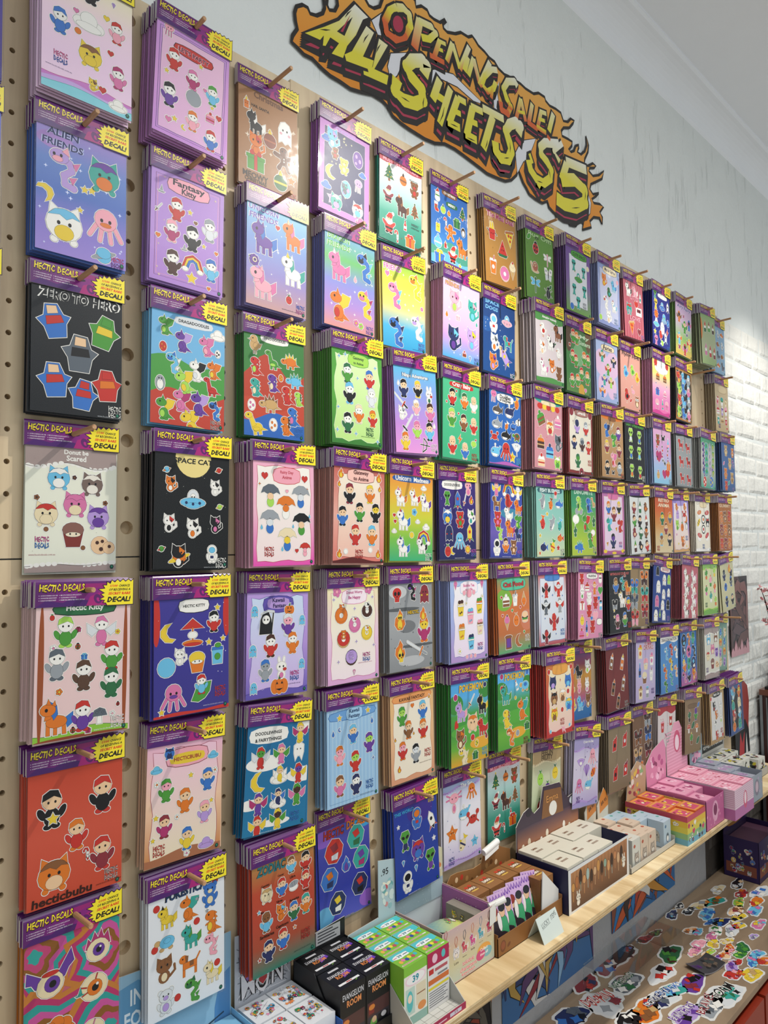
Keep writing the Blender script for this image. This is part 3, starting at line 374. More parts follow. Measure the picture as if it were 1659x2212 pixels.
# painted bricks of the bare wall beyond the board, each one a block with recessed joints
def brick_mesh(name, w, h, d, mat):
    mb = MB(); b = 0.013
    a = [(0,0,0),(w,0,0),(w,0,h),(0,0,h)]; f = [(b,-d,b),(w-b,-d,b),(w-b,-d,h-b),(b,-d,h-b)]
    mb.face(f)
    for i in range(4): j = (i+1) % 4; mb.face([a[i], a[j], f[j], f[i]])
    return mb.mesh(name, mat)
BM = [brick_mesh('brick', 0.222, 0.080, 0.0045, M_BRICK), brick_mesh('brick', 0.222, 0.079, 0.0035, M_BRICK), brick_mesh('brick', 0.224, 0.082, 0.0055, M_BRICK)]
rb = random.Random(5)
for i in range(23):
    z = 0.56 + i * 0.087; x = 2.89 + (0.0 if i % 2 else -0.115) + rb.uniform(-.01, .01)
    while x < 4.3:
        if x > 2.86:
            o = link('brick', rb.choice(BM), wall, (x, 0.0205, z + rb.uniform(-.003, .003)), (rb.uniform(-.012, .012), rb.uniform(-.012, .012), rb.uniform(-.012, .012)))
        x += 0.232
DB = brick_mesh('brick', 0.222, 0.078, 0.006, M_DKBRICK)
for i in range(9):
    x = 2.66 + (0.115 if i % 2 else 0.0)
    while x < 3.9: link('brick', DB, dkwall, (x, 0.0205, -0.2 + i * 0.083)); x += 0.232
# ------------------------------------------------------------------ pegboard panels with drilled holes
def board(label, x0, x1, z0, z1, big0):
    mb = MB(); T = 0.018
    cols_ = [j for j in range(-2, 17) if x0 + 0.03 < j * PITCH < x1 - 0.02]
    rows_ = [k for k in range(-8, 45) if z0 + 0.03 < 2.235 - 0.05 * k < z1 - 0.02]
    xs = [x0]
    for j in cols_: xs += [j * PITCH - 0.025, j * PITCH + 0.025]
    xs.append(x1)
    ztop = 2.235 - 0.05 * rows_[0] + 0.025; zbot = 2.235 - 0.05 * rows_[-1] - 0.025
    def q(a, b, c, d): mb.face([(a, 0, c), (b, 0, c), (b, 0, d), (a, 0, d)])
    for i in range(0, len(xs), 2): q(xs[i], xs[i+1], z0, z1)
    for j in cols_:
        cx = j * PITCH; q(cx - .025, cx + .025, z0, zbot); q(cx - .025, cx + .025, ztop, z1)
        for k in rows_:
            cz = 2.235 - 0.05 * k; r = 0.0115 if (k - big0) % 3 == 0 and j % 3 == 1 else 0.0043; n = 16
            ci = [(cx + r * math.cos(2*math.pi*i/n + math.pi/n), cz + r * math.sin(2*math.pi*i/n + math.pi/n)) for i in range(n)]
            sq = []
            for i in range(n):
                t = 2*math.pi*i/n + math.pi/n; m = max(abs(math.cos(t)), abs(math.sin(t))); sq.append((cx + .025 * math.cos(t) / m, cz + .025 * math.sin(t) / m))
            crn = {1: (.025, .025), 5: (-.025, .025), 9: (-.025, -.025), 13: (.025, -.025)}
            for i in range(n):
                i2 = (i + 1) % n; out = [sq[i]]
                if i in crn: out.append((cx + crn[i][0], cz + crn[i][1]))
                out.append(sq[i2])
                mb.face([(ci[i][0], 0, ci[i][1])] + [(u, 0, v) for u, v in out] + [(ci[i2][0], 0, ci[i2][1])])
                mb.face([(ci[i][0], 0, ci[i][1]), (ci[i2][0], 0, ci[i2][1]), (ci[i2][0], T - .003, ci[i2][1]), (ci[i][0], T - .003, ci[i][1])])
            mb.face([(u, T - .003, v) for u, v in reversed(ci)])
    mb.face([(x0,0,z1),(x1,0,z1),(x1,T,z1),(x0,T,z1)]); mb.face([(x0,T,z0),(x1,T,z0),(x1,0,z0),(x0,0,z0)])
    mb.face([(x0,0,z0),(x0,0,z1),(x0,T,z1),(x0,T,z0)]); mb.face([(x1,T,z0),(x1,T,z1),(x1,0,z1),(x1,0,z0)])
    o = link('pegboard_panel', mb.mesh('pegboard_panel', M_BOARD)); tag(o, label, 'pegboard', 'plywood pegboard panels')
board('upper left plywood pegboard panel behind the nearest packs', -0.62, 0.5445, 1.5362, 2.532, 1)
board('upper right plywood pegboard panel reaching to the white brick', 0.5455, 2.874, 1.5362, 2.54, 1)
board('lower left plywood pegboard panel standing on the shelf', -0.62, 0.5445, 0.6205, 1.5338, 0)
board('lower right plywood pegboard panel behind the cartons', 0.5455, 2.874, 0.6205, 1.5338, 0)

# ------------------------------------------------------------------ hanging sticker packs
HW, HH = 0.075, 0.040
def header_mesh():
    mb = MB(); E_ = lin('#b7b2ba'); P1 = lin('#5b1d68'); P2 = lin('#4b1a63')
    pr = [(0, 0), (-.0016, -.0025), (-.0022, -.008), (-.0022, -HH), (.0022, -HH), (.0022, -.008), (.0016, -.0025)]
    for i in range(len(pr)):
        a, b = pr[i], pr[(i+1) % len(pr)]; mb.face([(-HW, a[0], a[1]), (HW, a[0], a[1]), (HW, b[0], b[1]), (-HW, b[0], b[1])], P1 if i != 3 else E_)
    mb.face([(-HW, y, z) for y, z in reversed(pr)], E_); mb.face([(HW, y, z) for y, z in pr], E_)
    return mb.mesh('header_card', M_HEAD)
HEADER = header_mesh()
def header_print():
    a = Art(lambda x, y, h: (x, -.0022 - h, y))
    def g(x, y): 
        t = (x + HW) / (2 * HW); c1, c2, c3 = lin('#54195f'), lin('#7a1a78'), lin('#8f1b74')
        k = (t * 2) if t < .5 else 1; m = (t - .5) * 2 if t > .5 else 0
        return tuple(c1[i] * (1-k) + c2[i] * k if m == 0 else c2[i] * (1-m) + c3[i] * m for i in range(4))
    for i in range(6): a.rect(-HW + i * .025, -HH, -HW + (i+1) * .025, -.006, g)
    a.up()
    for pts, c in (([(-.075,-.040),(-.060,-.030),(-.035,-.034),(-.02,-.027),(.005,-.032),(.02,-.04)], '#451664'), ([(-.02,-.006),(.0,-.016),(.02,-.012),(.04,-.02),(.045,-.006)], '#8e1d6c'), ([(.0,-.04),(.006,-.026),(.022,-.020),(.034,-.03),(.036,-.04)], '#a01c70')): a.poly(pts, c)
    a.up(); a.ell(.018, -.030, .006, .008, '#571660', .5); a.up(); a.ell(.0185, -.031, .0022, .0035, '#a8237c', .5)
    a.l = 4; a.ell(.0, -.018, .010, .0026, '#1c0a22', 0, 14)
    return a.mb.mesh('header_pattern', M_HEAD)
def header_letters():
    a = Art(lambda x, y, h: (x, -.0022 - h, y)); a.l = 6
    gy = lambda x, y: tuple(lin('#f0dc3a')[i] * (1 - min(1, max(0, (-.011 - y) / .006))) + lin('#c9a21c')[i] * min(1, max(0, (-.011 - y) / .006)) for i in range(4))
    for w, x, ww in (('HECTIC', -.0540, .0305), ('DECALS', -.0185, .0315)):
        a.l = 6; a.text(w, x + .0004, -.0118, ww + .0016, '#1d0d22', h=.0132, off=.075, jag=.07, shear=.1, res=1)
        a.l = 8; a.text(w, x, -.0114, ww, gy, h=.0108, off=.028, jag=.07, shear=.1, res=1)
    a.l = 6
    for i, (l, r_) in enumerate((('OUTDOOR/INDOOR USE', 'MULTI-SURFACE APPLICATION'), ('UV/WATER RESISTANT', 'CLEANABLE SURFACE'), ('SCRATCH RESISTANT', 'PREMIUM LAMINATED VINYL DECALS'))):
        z = -.0225 - i * .0036
        a.text(l, -.0675, z, .0245 - .001 * i, '#e4dce6', h=.0018, align='l', res=1, off=.01); a.ell(-.0695, z, .0005, .0005, '#e4dce6', 0, 6)
        a.text(r_, -.0385, z, (.031, .023, .036)[i], '#e4dce6', h=.0018, align='l', res=1, off=.01); a.ell(-.0402, z, .0005, .0005, '#e4dce6', 0, 6)
    return a.mb.mesh('header_lettering', M_HEAD)
def starburst():
    a = Art(lambda x, y, h: (x, -.0024 - h, y)); a.l = 5
    pts = [(.075,-.0405),(.033,-.0405),(.031,-.0365),(.027,-.036),(.0295,-.0325),(.0215,-.031),(.0285,-.0275),(.0235,-.0235),(.029,-.0215),(.0195,-.0155),(.0295,-.0145),(.0265,-.0095),(.032,-.0098),(.0325,-.0045),(.0375,-.0075),(.040,-.002),(.0445,-.0055),(.049,-.001),(.053,-.005),(.058,-.0008),(.062,-.0045),(.067,-.001),(.071,-.0045),(.075,-.001)]
    a.poly(off_poly(pts, .0012), '#2a1030'); a.l = 7; a.poly(pts, '#ecd92c'); a.l = 9
    for t, y, x0, w, h, c, o in (('1/100', -.0105, .0375, .0118, .0040, '#d8391c', .04), ('CHANCE', -.0105, .0512, .018, .0040, '#151010', .03), ('OF RECEIVING A', -.0165, .0352, .0355, .0040, '#151010', .03), ('SECRET RARE', -.0225, .0345, .036, .0042, '#d8391c', .04), ('DECAL!', -.0315, .0335, .0375, .0098, '#151010', .05)):
        a.text(t, x0, y, w, c, h=h, off=o, align='l', shear=.22, res=1, rot=.0)
    return a.mb.mesh('starburst_flash', M_HEAD)
HPRINT, HLETT, HBURST = header_print(), header_letters(), starburst()
SW, SZ0, SZ1 = 0.0722, -0.0395, -0.2385
def U(u): return (u - .5) * 2 * SW
def V(v): return SZ0 + (SZ1 - SZ0) * v
def sleeve_mesh():
    mb = MB(); mb.box(-.0742, .0742, -.0013, .0013, -.2412, -.030)
    return mb.mesh('clear_sleeve', M_FILM)
SLEEVE = sleeve_mesh()
def wave(v, amp, ph, n=13, k=2.2): return [(i / (n - 1), v + amp * math.sin(ph + i / (n - 1) * math.pi * k)) for i in range(n)]
def lerp(a, b, t): return tuple(a[i] * (1 - t) + b[i] * t for i in range(4))
def draw(a, spec, seed):
    rg = random.Random(seed); items = [x.strip() for x in spec.split(';') if x.strip()]
    for it in items:
        w = it.split(); k = w[0]
        if k == 'G':
            cs = [colr(c) for c in w[1:]]; cs = cs * 2 if len(cs) == 1 else cs; n = len(cs) - 1; a.l = 1
            for i in range(n):
                q = [(U(0), V(-.045 if i == 0 else i / n)), (U(1), V(-.045 if i == 0 else i / n)), (U(1), V((i+1)/n)), (U(0), V((i+1)/n))]
                h = a.l * a.eps; a.mb.face([a.fn(x, y, h) for x, y in q], [cs[i], cs[i], cs[i+1], cs[i+1]])
            a.l = 2
        elif k == 'hill':   # colour v amp phase : fill from a wavy edge down
            wv = wave(float(w[2]), float(w[3]), float(w[4])); a.up(); 
            for i in range(len(wv) - 1): a.poly([(U(wv[i][0]), V(wv[i][1])), (U(wv[i+1][0]), V(wv[i+1][1])), (U(wv[i+1][0]), V(1)), (U(wv[i][0]), V(1))], w[1])
            if len(w) > 5: a.up(.5); a.stroke([(U(x), V(y)) for x, y in wv], .0007, w[5]); a.up(.5)
        elif k == 'top':    # colour depth amp [lace line]
            wv = wave(float(w[2]), float(w[3]), .6, 17, 3.0); a.up()
            for i in range(len(wv) - 1): a.poly([(U(wv[i][0]), V(-.045)), (U(wv[i+1][0]), V(-.045)), (U(wv[i+1][0]), V(wv[i+1][1])), (U(wv[i][0]), V(wv[i][1]))], w[1])
            if len(w) > 4:
                a.up(.5)
                for x, y in wv: a.ell(U(min(.97, max(.03, x))), V(y) - .0005, .0045, .0035, w[4], 0, 9)
                a.up(.5); a.stroke([(U(x), V(y)) for x, y in wv], .0007, '#3a2a2c')
        elif k == 'bot':
            wv = wave(float(w[2]), float(w[3]), 2.0, 17, 3.0); a.up()
            for i in range(len(wv) - 1): a.poly([(U(wv[i][0]), V(wv[i][1])), (U(wv[i+1][0]), V(wv[i+1][1])), (U(wv[i+1][0]), V(1)), (U(wv[i][0]), V(1))], w[1])
            if len(w) > 4:
                a.up(.5)
                for x, y in wv: a.ell(U(min(.97, max(.03, x))), V(y) + .0005, .0045, .0035, w[4], 0, 9)
                a.up(.5); a.stroke([(U(x), V(y)) for x, y in wv], .0007, '#3a2a2c')
        elif k == 'frame':  # inner colours line inset amp
            ins = float(w[4]); am = float(w[5]); pts = []
            for sd in range(4):
                for i in range(7):
                    t = i / 7; o = ins + am * math.sin(t * math.pi * 4 + sd)
                    pts.append([(ins + t * (1 - 2*ins), o * .73), (1 - o, ins * .73 + t * (1 - 1.46*ins)), (1 - ins - t * (1 - 2*ins), 1 - o * .73), (o, 1 - ins * .73 - t * (1 - 1.46*ins))][sd])
            c1, c2 = colr(w[1]), colr(w[2]); P_ = [(U(x), V(y)) for x, y in pts]; a.up()
            a.poly(P_, lambda x, y: lerp(c1, c2, min(1, max(0, (SZ0 - y) / .199)))); a.up()
            if w[3] != '-': a.stroke(P_, .0009, w[3], True)
            a.up()
        elif k == 'line':   # colour inset
            i_ = float(w[2]); a.up(); a.stroke([(U(i_), V(i_*.73)), (U(1-i_), V(i_*.73)), (U(1-i_), V(1-i_*.73)), (U(i_), V(1-i_*.73))], .0009, w[1], True)
        elif k == 'stripe':
            n = int(w[2]); a.up()
            for i in range(n): x = (i + .5) / n; a.rect(U(x - .2/n), V(1), U(x + .2/n), V(-.04), w[1])
        elif k == 'dots' or k == 'stars':
            a.up()
            for i in range(int(w[2])):
                x, y, r_ = U(rg.uniform(.04, .96)), V(rg.uniform(.05, .96)), float(w[3]) * rg.uniform(.6, 1.3)
                if k == 'dots': a.ell(x, y, r_, r_, w[1], 0, 7)
                else: a.poly([(x + q[0]*r_, y + q[1]*r_) for q in zip(starpts(4,1,.3)[0::2], starpts(4,1,.3)[1::2])], w[1])
        elif k == 'swirl':
            for cx, cy, r0 in ((.1,.1,.5),(.85,.25,.45),(.3,.75,.55),(.9,.85,.5)):
                for i, c in enumerate(w[1:]):
                    r_ = r0 * (1 - i / len(w[1:])); a.up()
                    a.poly([(min(SW, max(-SW, U(cx) + r_ * .144 * (1 + .22 * math.sin(5*t + cx*9)) * math.cos(t))), min(V(-.04), max(V(1), V(cy) + r_ * .144 * (1 + .22 * math.sin(4*t + cy*7)) * math.sin(t)))) for t in [2*math.pi*j/22 for j in range(22)]], c)
        elif k == 'E':
            a.up(); ex, ey, erx, ery = U(float(w[1])), V(float(w[2])), float(w[3]) * .144, float(w[4]) * .144
            pts = [(min(SW, max(-SW, ex + erx * math.cos(t))), min(V(-.04), max(SZ1, ey + ery * math.sin(t)))) for t in [2 * math.pi * i / 26 for i in range(26)]]
            a.poly([q for i, q in enumerate(pts) if q != pts[i-1]], w[5])
        elif k == 'ban':    # u v w h fill line : title plate
            u_, v_, ww, hh = [float(x) for x in w[1:5]]; a.up(); x, y = U(u_), V(v_); ww *= .072; hh *= .072
            pl = [(x - ww, y - hh*.7), (x - ww*1.08, y), (x - ww, y + hh*.7), (x - ww*.6, y + hh), (x, y + hh*1.1), (x + ww*.6, y + hh), (x + ww, y + hh*.7), (x + ww*1.08, y), (x + ww, y - hh*.7), (x + ww*.6, y - hh), (x, y - hh*1.1), (x - ww*.6, y - hh)]
            if len(w) > 6: a.poly(off_poly(pl, .0011), w[6]); a.up()
            a.poly(pl, w[5]); a.up()
        elif k == 't':      # u v w colour outline text
            a.up(2); body = ' '.join(w[6:]); o = None if w[5] == '-' else w[5]
            a.label(body, U(float(w[1])), V(float(w[2])), float(w[3]) * .144, w[4], o, .085, maxh=.0145, shear=.0, off=.03)
            a.up()
        elif k == 'T':      # u v w h colour outline text : tall title
            a.up(2); body = ' '.join(w[7:]); a.label(body, U(float(w[1])), V(float(w[2])), float(w[3]) * .144, w[5], None if w[6] == '-' else w[6], .07, h=float(w[4]) * .144, off=.03, shear=.08); a.up()
        elif k == 'L':
            x, y, c = U(float(w[1])), V(float(w[2])), w[3]; l0 = a.l; a.up(2)
            for j, t in enumerate(('HECTIC', 'DECALS')):
                a.label(t, x, y - j * .0098, .0205, w[4] if (len(w) > 4 and j) else c, 'K' if c not in ('K',) else 'W', .045, h=.0085, jag=.08, res=1)
            a.l = l0
        elif k == 'www': l0 = a.l; a.up(2); a.text('www.hecticdecals.com.au', U(float(w[1])), V(float(w[2])), .040, w[3], res=1); a.l = l0
        elif k == 'grid':   # nx ny size shapes palette v0 v1
            nx, ny, sz = int(w[1]), int(w[2]), float(w[3]); sh = w[4].split('/'); pl = w[5].split('/'); v0, v1 = float(w[6]), float(w[7]); l0 = max(a.l + 1, 8); n = 0
            for j in range(ny):
                for i in range(nx):
                    u_ = (i + .5) / nx * .9 + .05 + rg.uniform(-.02, .02); v_ = v0 + (v1 - v0) * (j + .5) / ny + rg.uniform(-.012, .012)
                    motif(a, sh[n % len(sh)], U(u_), V(v_), sz * .144, list(pl[n % len(pl)]), rg.uniform(-.25, .25), base=l0); n += 1
            a.l = l0
        else:               # motif u v size palette [rot] [border]
            l0 = max(a.l, 8)
            motif(a, k, U(float(w[1])), V(float(w[2])), float(w[3]) * .144, list(w[4]) if w[4][0] != '#' else w[4].split(','), R(float(w[5])) if len(w) > 5 else 0.0, border=None if (len(w) > 6 and w[6] == '-') else 'W', base=l0 + (22 if len(w) > 6 and w[6] == '+' else 0))
    # little round corner badge that sits low on the right of every sheet
    a.l = 30; a.ell(SW * .9, SZ1 + .006, .0035, .004, '#123f36', 0, 6); a.up(); a.ell(SW * .9, SZ1 + .0065, .0017, .002, '#2d8a6c', 0, 5)
DEPTH = {(1,1):(-60,0),(1,2):(-42,0),(1,3):(-29,0),(1,4):(-11,0),(1,5):(-68,-4),(1,6):(-40,0),(1,7):(-33,0),(2,1):(-61,-11),(2,2):(-41,-5),(2,3):(-43,-3),(2,4):(-58,-4),(2,5):(-54,0),(2,6):(-36,-7),(2,7):(-39,0),(3,1):(-16,0),(3,2):(-47,-4),(3,3):(-34,0),(3,4):(-64,0),(3,5):(-45,-5),(3,6):(-50,-17),(3,7):(-56,3),(4,1):(-37,-8),(4,2):(-49,-4),(4,3):(-67,0),(4,4):(-74,-7),(4,5):(-48,0),(4,6):(-43,0),(4,7):(-10,7),(5,1):(-21,-5),(5,2):(-23,3),(5,3):(-55,9),(5,4):(-44,-6),(5,5):(-35,0),(5,6):(-34,3),(5,7):(-39,10),(6,1):(-10,-3),(6,2):(-47,-8),(6,3):(-41,-7),(6,4):(-21,0),(6,5):(-53,0),(6,6):(-51,-3),(6,7):(-21,0),(7,1):(-27,8),(7,2):(-23,-7),(7,3):(-37,-6),(7,4):(-36,-7),(7,5):(-50,5),(7,6):(-48,-4),(7,7):(-10,-4),(8,1):(-30,4),(8,2):(-59,0),(8,3):(-51,-7),(8,4):(-49,0),(8,5):(-50,0),(8,6):(-70,-4),(8,7):(-24,-20),(9,1):(-46,0),(9,2):(-42,-3),(9,3):(-42,-4),(9,4):(-46,0),(9,5):(-65,-11),(9,6):(-18,-6),(9,7):(-42,-28),(10,1):(-47,0),(10,2):(-34,0),(10,3):(-46,0),(10,4):(-43,0),(10,5):(-60,0),(10,6):(-41,6),(10,7):(-45,-6),(11,1):(-36,9),(11,2):(-21,-5),(11,3):(-29,0),(11,4):(-39,8),(11,5):(-33,-10),(11,6):(-50,-14),(11,7):(-30,-5),(12,1):(-52,-7),(12,2):(-46,-10),(12,3):(-40,0),(12,4):(-40,-4),(12,5):(-31,-30),(12,6):(-46,-7),(12,7):(-31,-17),(13,1):(-54,-8),(13,2):(-47,-8),(13,3):(-40,0),(13,4):(-18,8),(13,5):(-51,-20),(13,6):(-34,0),(13,7):(-46,-17),(14,1):(-69,13),(14,3):(-57,-10),(14,4):(-26,0),(14,5):(-48,0),(14,6):(-47,-3),(14,7):(-58,3),(15,1):(-37,0),(15,2):(-44,4),(15,3):(-63,0),(15,4):(-43,0),(15,5):(-39,30),(15,6):(-11,-17),(15,7):(-61,14)}
PACKS = {}
ORD = ['second', 'third', 'fourth', 'fifth', 'sixth', 'seventh', 'eighth', 'ninth', 'tenth', 'eleventh', 'twelfth', 'thirteenth']
LOOSE = MB(); NIND = [0]
TODO = []
def pk(c, r_, short, desc, spec, edge=None): TODO.append((c, r_, short, desc, spec, edge))
def hex_mid(spec):
    for it in spec.split(';'):
        w = it.split()
        if w and w[0] == 'G': return colr(w[1 + len(w[1:]) // 2])
    return lin('#888888')
def dowel():
    mb = MB(); mb.tube((0, 0.014, 0), (0, -0.0915, 0.003), 0.0041, n=12); mb.tube((0, -0.0915, 0.003), (0, -0.0928, 0.003), 0.0041, 0.0033, 12)
    return mb.mesh('wooden_peg', M_PEG)
DOWEL = dowel()
def build_packs():
    rg = random.Random(11); nfront = len(TODO)
    for idx, (c, r_, short, desc, spec, edge) in enumerate(TODO):
        y, off = DEPTH.get((c, r_), (-30, 0)); y /= 1000.0; off /= 1000.0
        X = PITCH * (c - .5); zt = ZTOP(r_); th = -off / .24
        root = link('sticker_pack', None, None, (X, y, zt), (0, th, 0)); root.empty_display_size = 0.02
        tag(root, 'front sticker pack: ' + desc, 'sticker pack', 'hanging sticker packs')
        hd = link('header_card', HEADER, root); link('header_pattern', HPRINT, hd); link('header_lettering', HLETT, hd); link('starburst_flash', HBURST, hd)
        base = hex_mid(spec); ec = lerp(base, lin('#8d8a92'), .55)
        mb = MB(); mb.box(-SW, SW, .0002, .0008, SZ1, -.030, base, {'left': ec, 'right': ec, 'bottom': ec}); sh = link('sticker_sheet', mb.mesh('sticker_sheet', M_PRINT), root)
        a = Art(lambda x, yy, h: (x, .0002 - h, yy)); a.clip = (-SW, SZ1, SW, -.031); draw(a, spec, idx); a.obj('sheet_print', M_PRINT, sh)
        link('clear_sleeve', SLEEVE, root)
        # the peg it hangs on
        pg = link('wooden_peg', DOWEL, None, (X, 0, zt - .018), (0, 0, rg.uniform(-.02, .02))); tag(pg, 'round wooden dowel peg through the ' + short + ' packs', 'peg', 'wooden pegs')
        # packs behind it on the same peg
        n = max(0, int(round((-y - .006) / .0062))); body = None
        for i in range(n):
            yy = y + (i + 1) * (-y - .004) / (n + .6); dx, dz, ro = rg.uniform(-.0022, .0016), rg.uniform(-.002, .0012), th * .6 + rg.uniform(-.008, .008)
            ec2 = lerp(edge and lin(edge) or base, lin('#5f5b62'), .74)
            if NIND[0] + nfront < 300:
                if body is None:
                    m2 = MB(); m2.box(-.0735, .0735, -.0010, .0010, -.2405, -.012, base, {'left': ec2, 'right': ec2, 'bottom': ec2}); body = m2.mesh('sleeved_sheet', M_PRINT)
                o = link('sticker_pack', None, None, (X + dx, yy, zt + dz), (0, ro, 0)); o.empty_display_size = .02
                tag(o, '%s pack from the front on the %s peg' % (ORD[i], short), 'sticker pack', 'hanging sticker packs'); NIND[0] += 1
                link('sleeved_sheet', body, o); link('header_card', HEADER, o)
            else:
                ca, sa = math.cos(ro), math.sin(ro)
                def W_(x, yv, z): return (X + dx + x * ca + z * sa, yy + yv, zt + dz - x * sa + z * ca)
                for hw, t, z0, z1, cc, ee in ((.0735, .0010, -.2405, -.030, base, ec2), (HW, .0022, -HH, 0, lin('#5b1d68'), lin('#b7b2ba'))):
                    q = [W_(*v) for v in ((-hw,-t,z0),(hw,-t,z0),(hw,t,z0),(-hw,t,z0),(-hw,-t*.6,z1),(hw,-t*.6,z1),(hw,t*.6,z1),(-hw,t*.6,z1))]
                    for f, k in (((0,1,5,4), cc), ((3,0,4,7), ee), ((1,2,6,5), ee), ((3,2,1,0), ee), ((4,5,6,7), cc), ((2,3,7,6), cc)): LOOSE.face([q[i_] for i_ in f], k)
    if LOOSE.f:
        o = link('sticker_packs', LOOSE.mesh('sticker_packs', M_PRINT)); tag(o, 'remaining sticker packs stacked behind the front packs on the farther pegs', 'sticker packs', None, 'stuff')
    pg = link('wooden_peg', DOWEL, None, (PITCH * 13.5, 0, ZTOP(2) - .018)); tag(pg, 'bare wooden dowel peg over the empty stretch of pegboard', 'peg', 'wooden pegs')
# ------------------------------------------------------------------ what every sheet shows
# column 0 (only its right rim is in the picture)
pk(0,1,'far left top','blue and violet sheet at the far left edge, top row','G #3c4a8c #56489a #4a3f8a; dots W 14 .001')
pk(0,2,'far left blue','blue sheet with yellow foot at the left edge','G #6f7fd0 #7a74c4 #d9a93c; star .9 .3 .2 Y; star .85 .7 .2 W')
pk(0,3,'far left lined','white sheet ruled with blue lines, at the left edge','G #e9eaf0; line B .04; grid 1 8 .05 dot B/N .1 .9')
pk(0,4,'far left plain','pale sheet cut off by the left edge beside the doughnut creatures','G #e0ddd6; line A .04')
# column 1
pk(1,1,'pastel wave','pastel sheet with pink and turquoise waves along its foot','G #f2ecc4 #f2d6e6 #edcfe8 #efd2e8; hill #c87cc6 .86 .02 1 M; hill #c7a8e0 .9 .02 2.6; hill #86cfdc .93 .015 2 T; fig .2 .13 .25 RWR; fig .52 .06 .27 KWK; cloud .5 .33 .38 WW; fig .82 .3 .24 FWR; fig .19 .42 .27 BWB; crit .52 .6 .29 YYH; fig .84 .68 .25 PWM; cloud .84 .92 .2 W; L .2 .7 #d0508a #3c5cb0; heart .75 .5 .07 R; heart .36 .28 .06 P; heart .7 .22 .07 Y; heart .66 .84 .08 R; dot .38 .44 .07 O; gem .78 .08 .06 L; cat .55 .83 .13 YYH; heart .35 .02 .07 R; dot .1 .25 .05 D; www .18 .81 #6a5a80')
pk(1,2,'alien friends','starry blue and violet sheet of four pastel alien creatures','G #a488cc #6484c6 #4f70bc #8a7ccc #9c88d2; stars #dfe6ff 26 .0035; E .2 .1 .2 .1 #a884c8; T .28 .03 .34 .075 #2a2f66 #c8d0f0 ALIEN; T .28 .115 .44 .08 #2a2f66 #c8d0f0 FRIENDS; serp .27 .3 .47 LFP; crit .74 .26 .45 TOV; crit .3 .76 .5 WYC; octo .76 .66 .43 FO; moon .1 .54 .19 Y 200; star .52 .42 .08 Y; star .6 .41 .08 Y; star .47 .6 .06 Y; planet .74 .92 .26 CA; L .9 .93 #d04a8c #7a3c9c',)
pk(1,3,'outlined title','black sheet of six bold cut-out stickers under an outlined title','G #15191e; T .52 .055 .88 .12 #15191e W ZERO TO HERO; form .24 .27 .40 BRS 14; form .79 .29 .40 GYG -12; form .52 .5 .44 QKS; form .25 .74 .40 BRS 8; form .56 .83 .36 BRR -6; form .83 .73 .38 ROR 5; L .92 .915 W; www .86 .985 #b8bcc0')
pk(1,4,'doughnut creatures','cream sheet of round sweet creatures with mauve scalloped bands','G #e9ead9; top #a5938f .145 .022 W; bot #a5938f .945 .008 W; t .54 .035 .27 W - Donut be; t .54 .085 .22 W - Scared; crit .35 .25 .27 CWW; crit .72 .29 .27 #77645c,#eae4d8,#eae4d8; crit .53 .46 .29 PDP; crit .22 .54 .28 D#; crit .79 .56 .28 LVV; muff .51 .7 .29 #8a5f54,#84342e,#efe3c8; cookie .84 .79 .26 SU; L .18 .74 #c84890 #3a7ac4; www .18 .86 #a04058; flower .12 .41 .06 HU; flower .87 .44 .06 HU; dot .22 .66 .05 H; dot .62 .81 .05 H; flower .52 .24 .05 UH; dots #7a6a62 16 .0006'.replace('D#','DDR'))
pk(1,5,'tree framed','pink sheet framed by brown branches with green grass below','G #e8c9c8; hill #8cc23e .94 .02 .5 E; E .06 .5 .03 .72 #9a4e28; E .95 .5 .025 .72 #9a4e28; E .5 1 .5 .03 #8e4424; ban .5 .02 .62 .13 E K; t .5 .02 .4 W - Hectic Kitty; fig .3 .19 .3 GWI; wfig .68 .2 .3 PWZ; fig .22 .43 .3 AWQ; fig .8 .4 .3 GWR; fig .5 .53 .34 #5a4030,#f0eee8,#5a4030; fig .8 .61 .3 EWE; quad .22 .83 .33 OB; fig .5 .84 .3 VWR; mush .68 .86 .17 QQ; fruit .16 .08 .07 RG; gift .43 .18 .06 MJ; flower .86 .22 .06 YO; flower .18 .31 .07 WP; lady .43 .31 .07 RG; star .9 .42 .05 Y; gift .5 .39 .07 BC; flower .25 .64 .07 OY; lady .88 .79 .05 R; lady .4 .94 .07 RG; gift .56 .96 .06 MJ; flower .82 .86 .06 WF; L .88 .9 W; www .76 .965 W')
pk(1,6,'orange red toys','orange red sheet of five grinning furry figures','G #c2452c #cf5640 #c64a30; fig .24 .28 .42 KSK; fig .78 .26 .42 KSR; fig .5 .52 .3 RSO; crit .27 .78 .42 OSH; fig .78 .72 .38 JSR; star .25 .36 .12 Y 0 +; cane .62 .69 .12 R; T .36 .955 .62 .09 #33100a - hecticbubu; L .88 .88 K; www .85 .96 #541408')
pk(1,7,'psychedelic eyeball','swirling pink and teal sheet of cartoon eyeballs','G #b8478c #c77a34; swirl #c47c36 #b8356a #2f9c96 #c9559a #8c5a24 #c04878 #34a29a; beye .26 .3 .5 VRV; feye .76 .2 .36 VM; eye .72 .5 .36 OR; hat .57 .5 .1 TT; rose .33 .74 .42 OUT; eye .7 .84 .34 MP; L .9 .97 W')
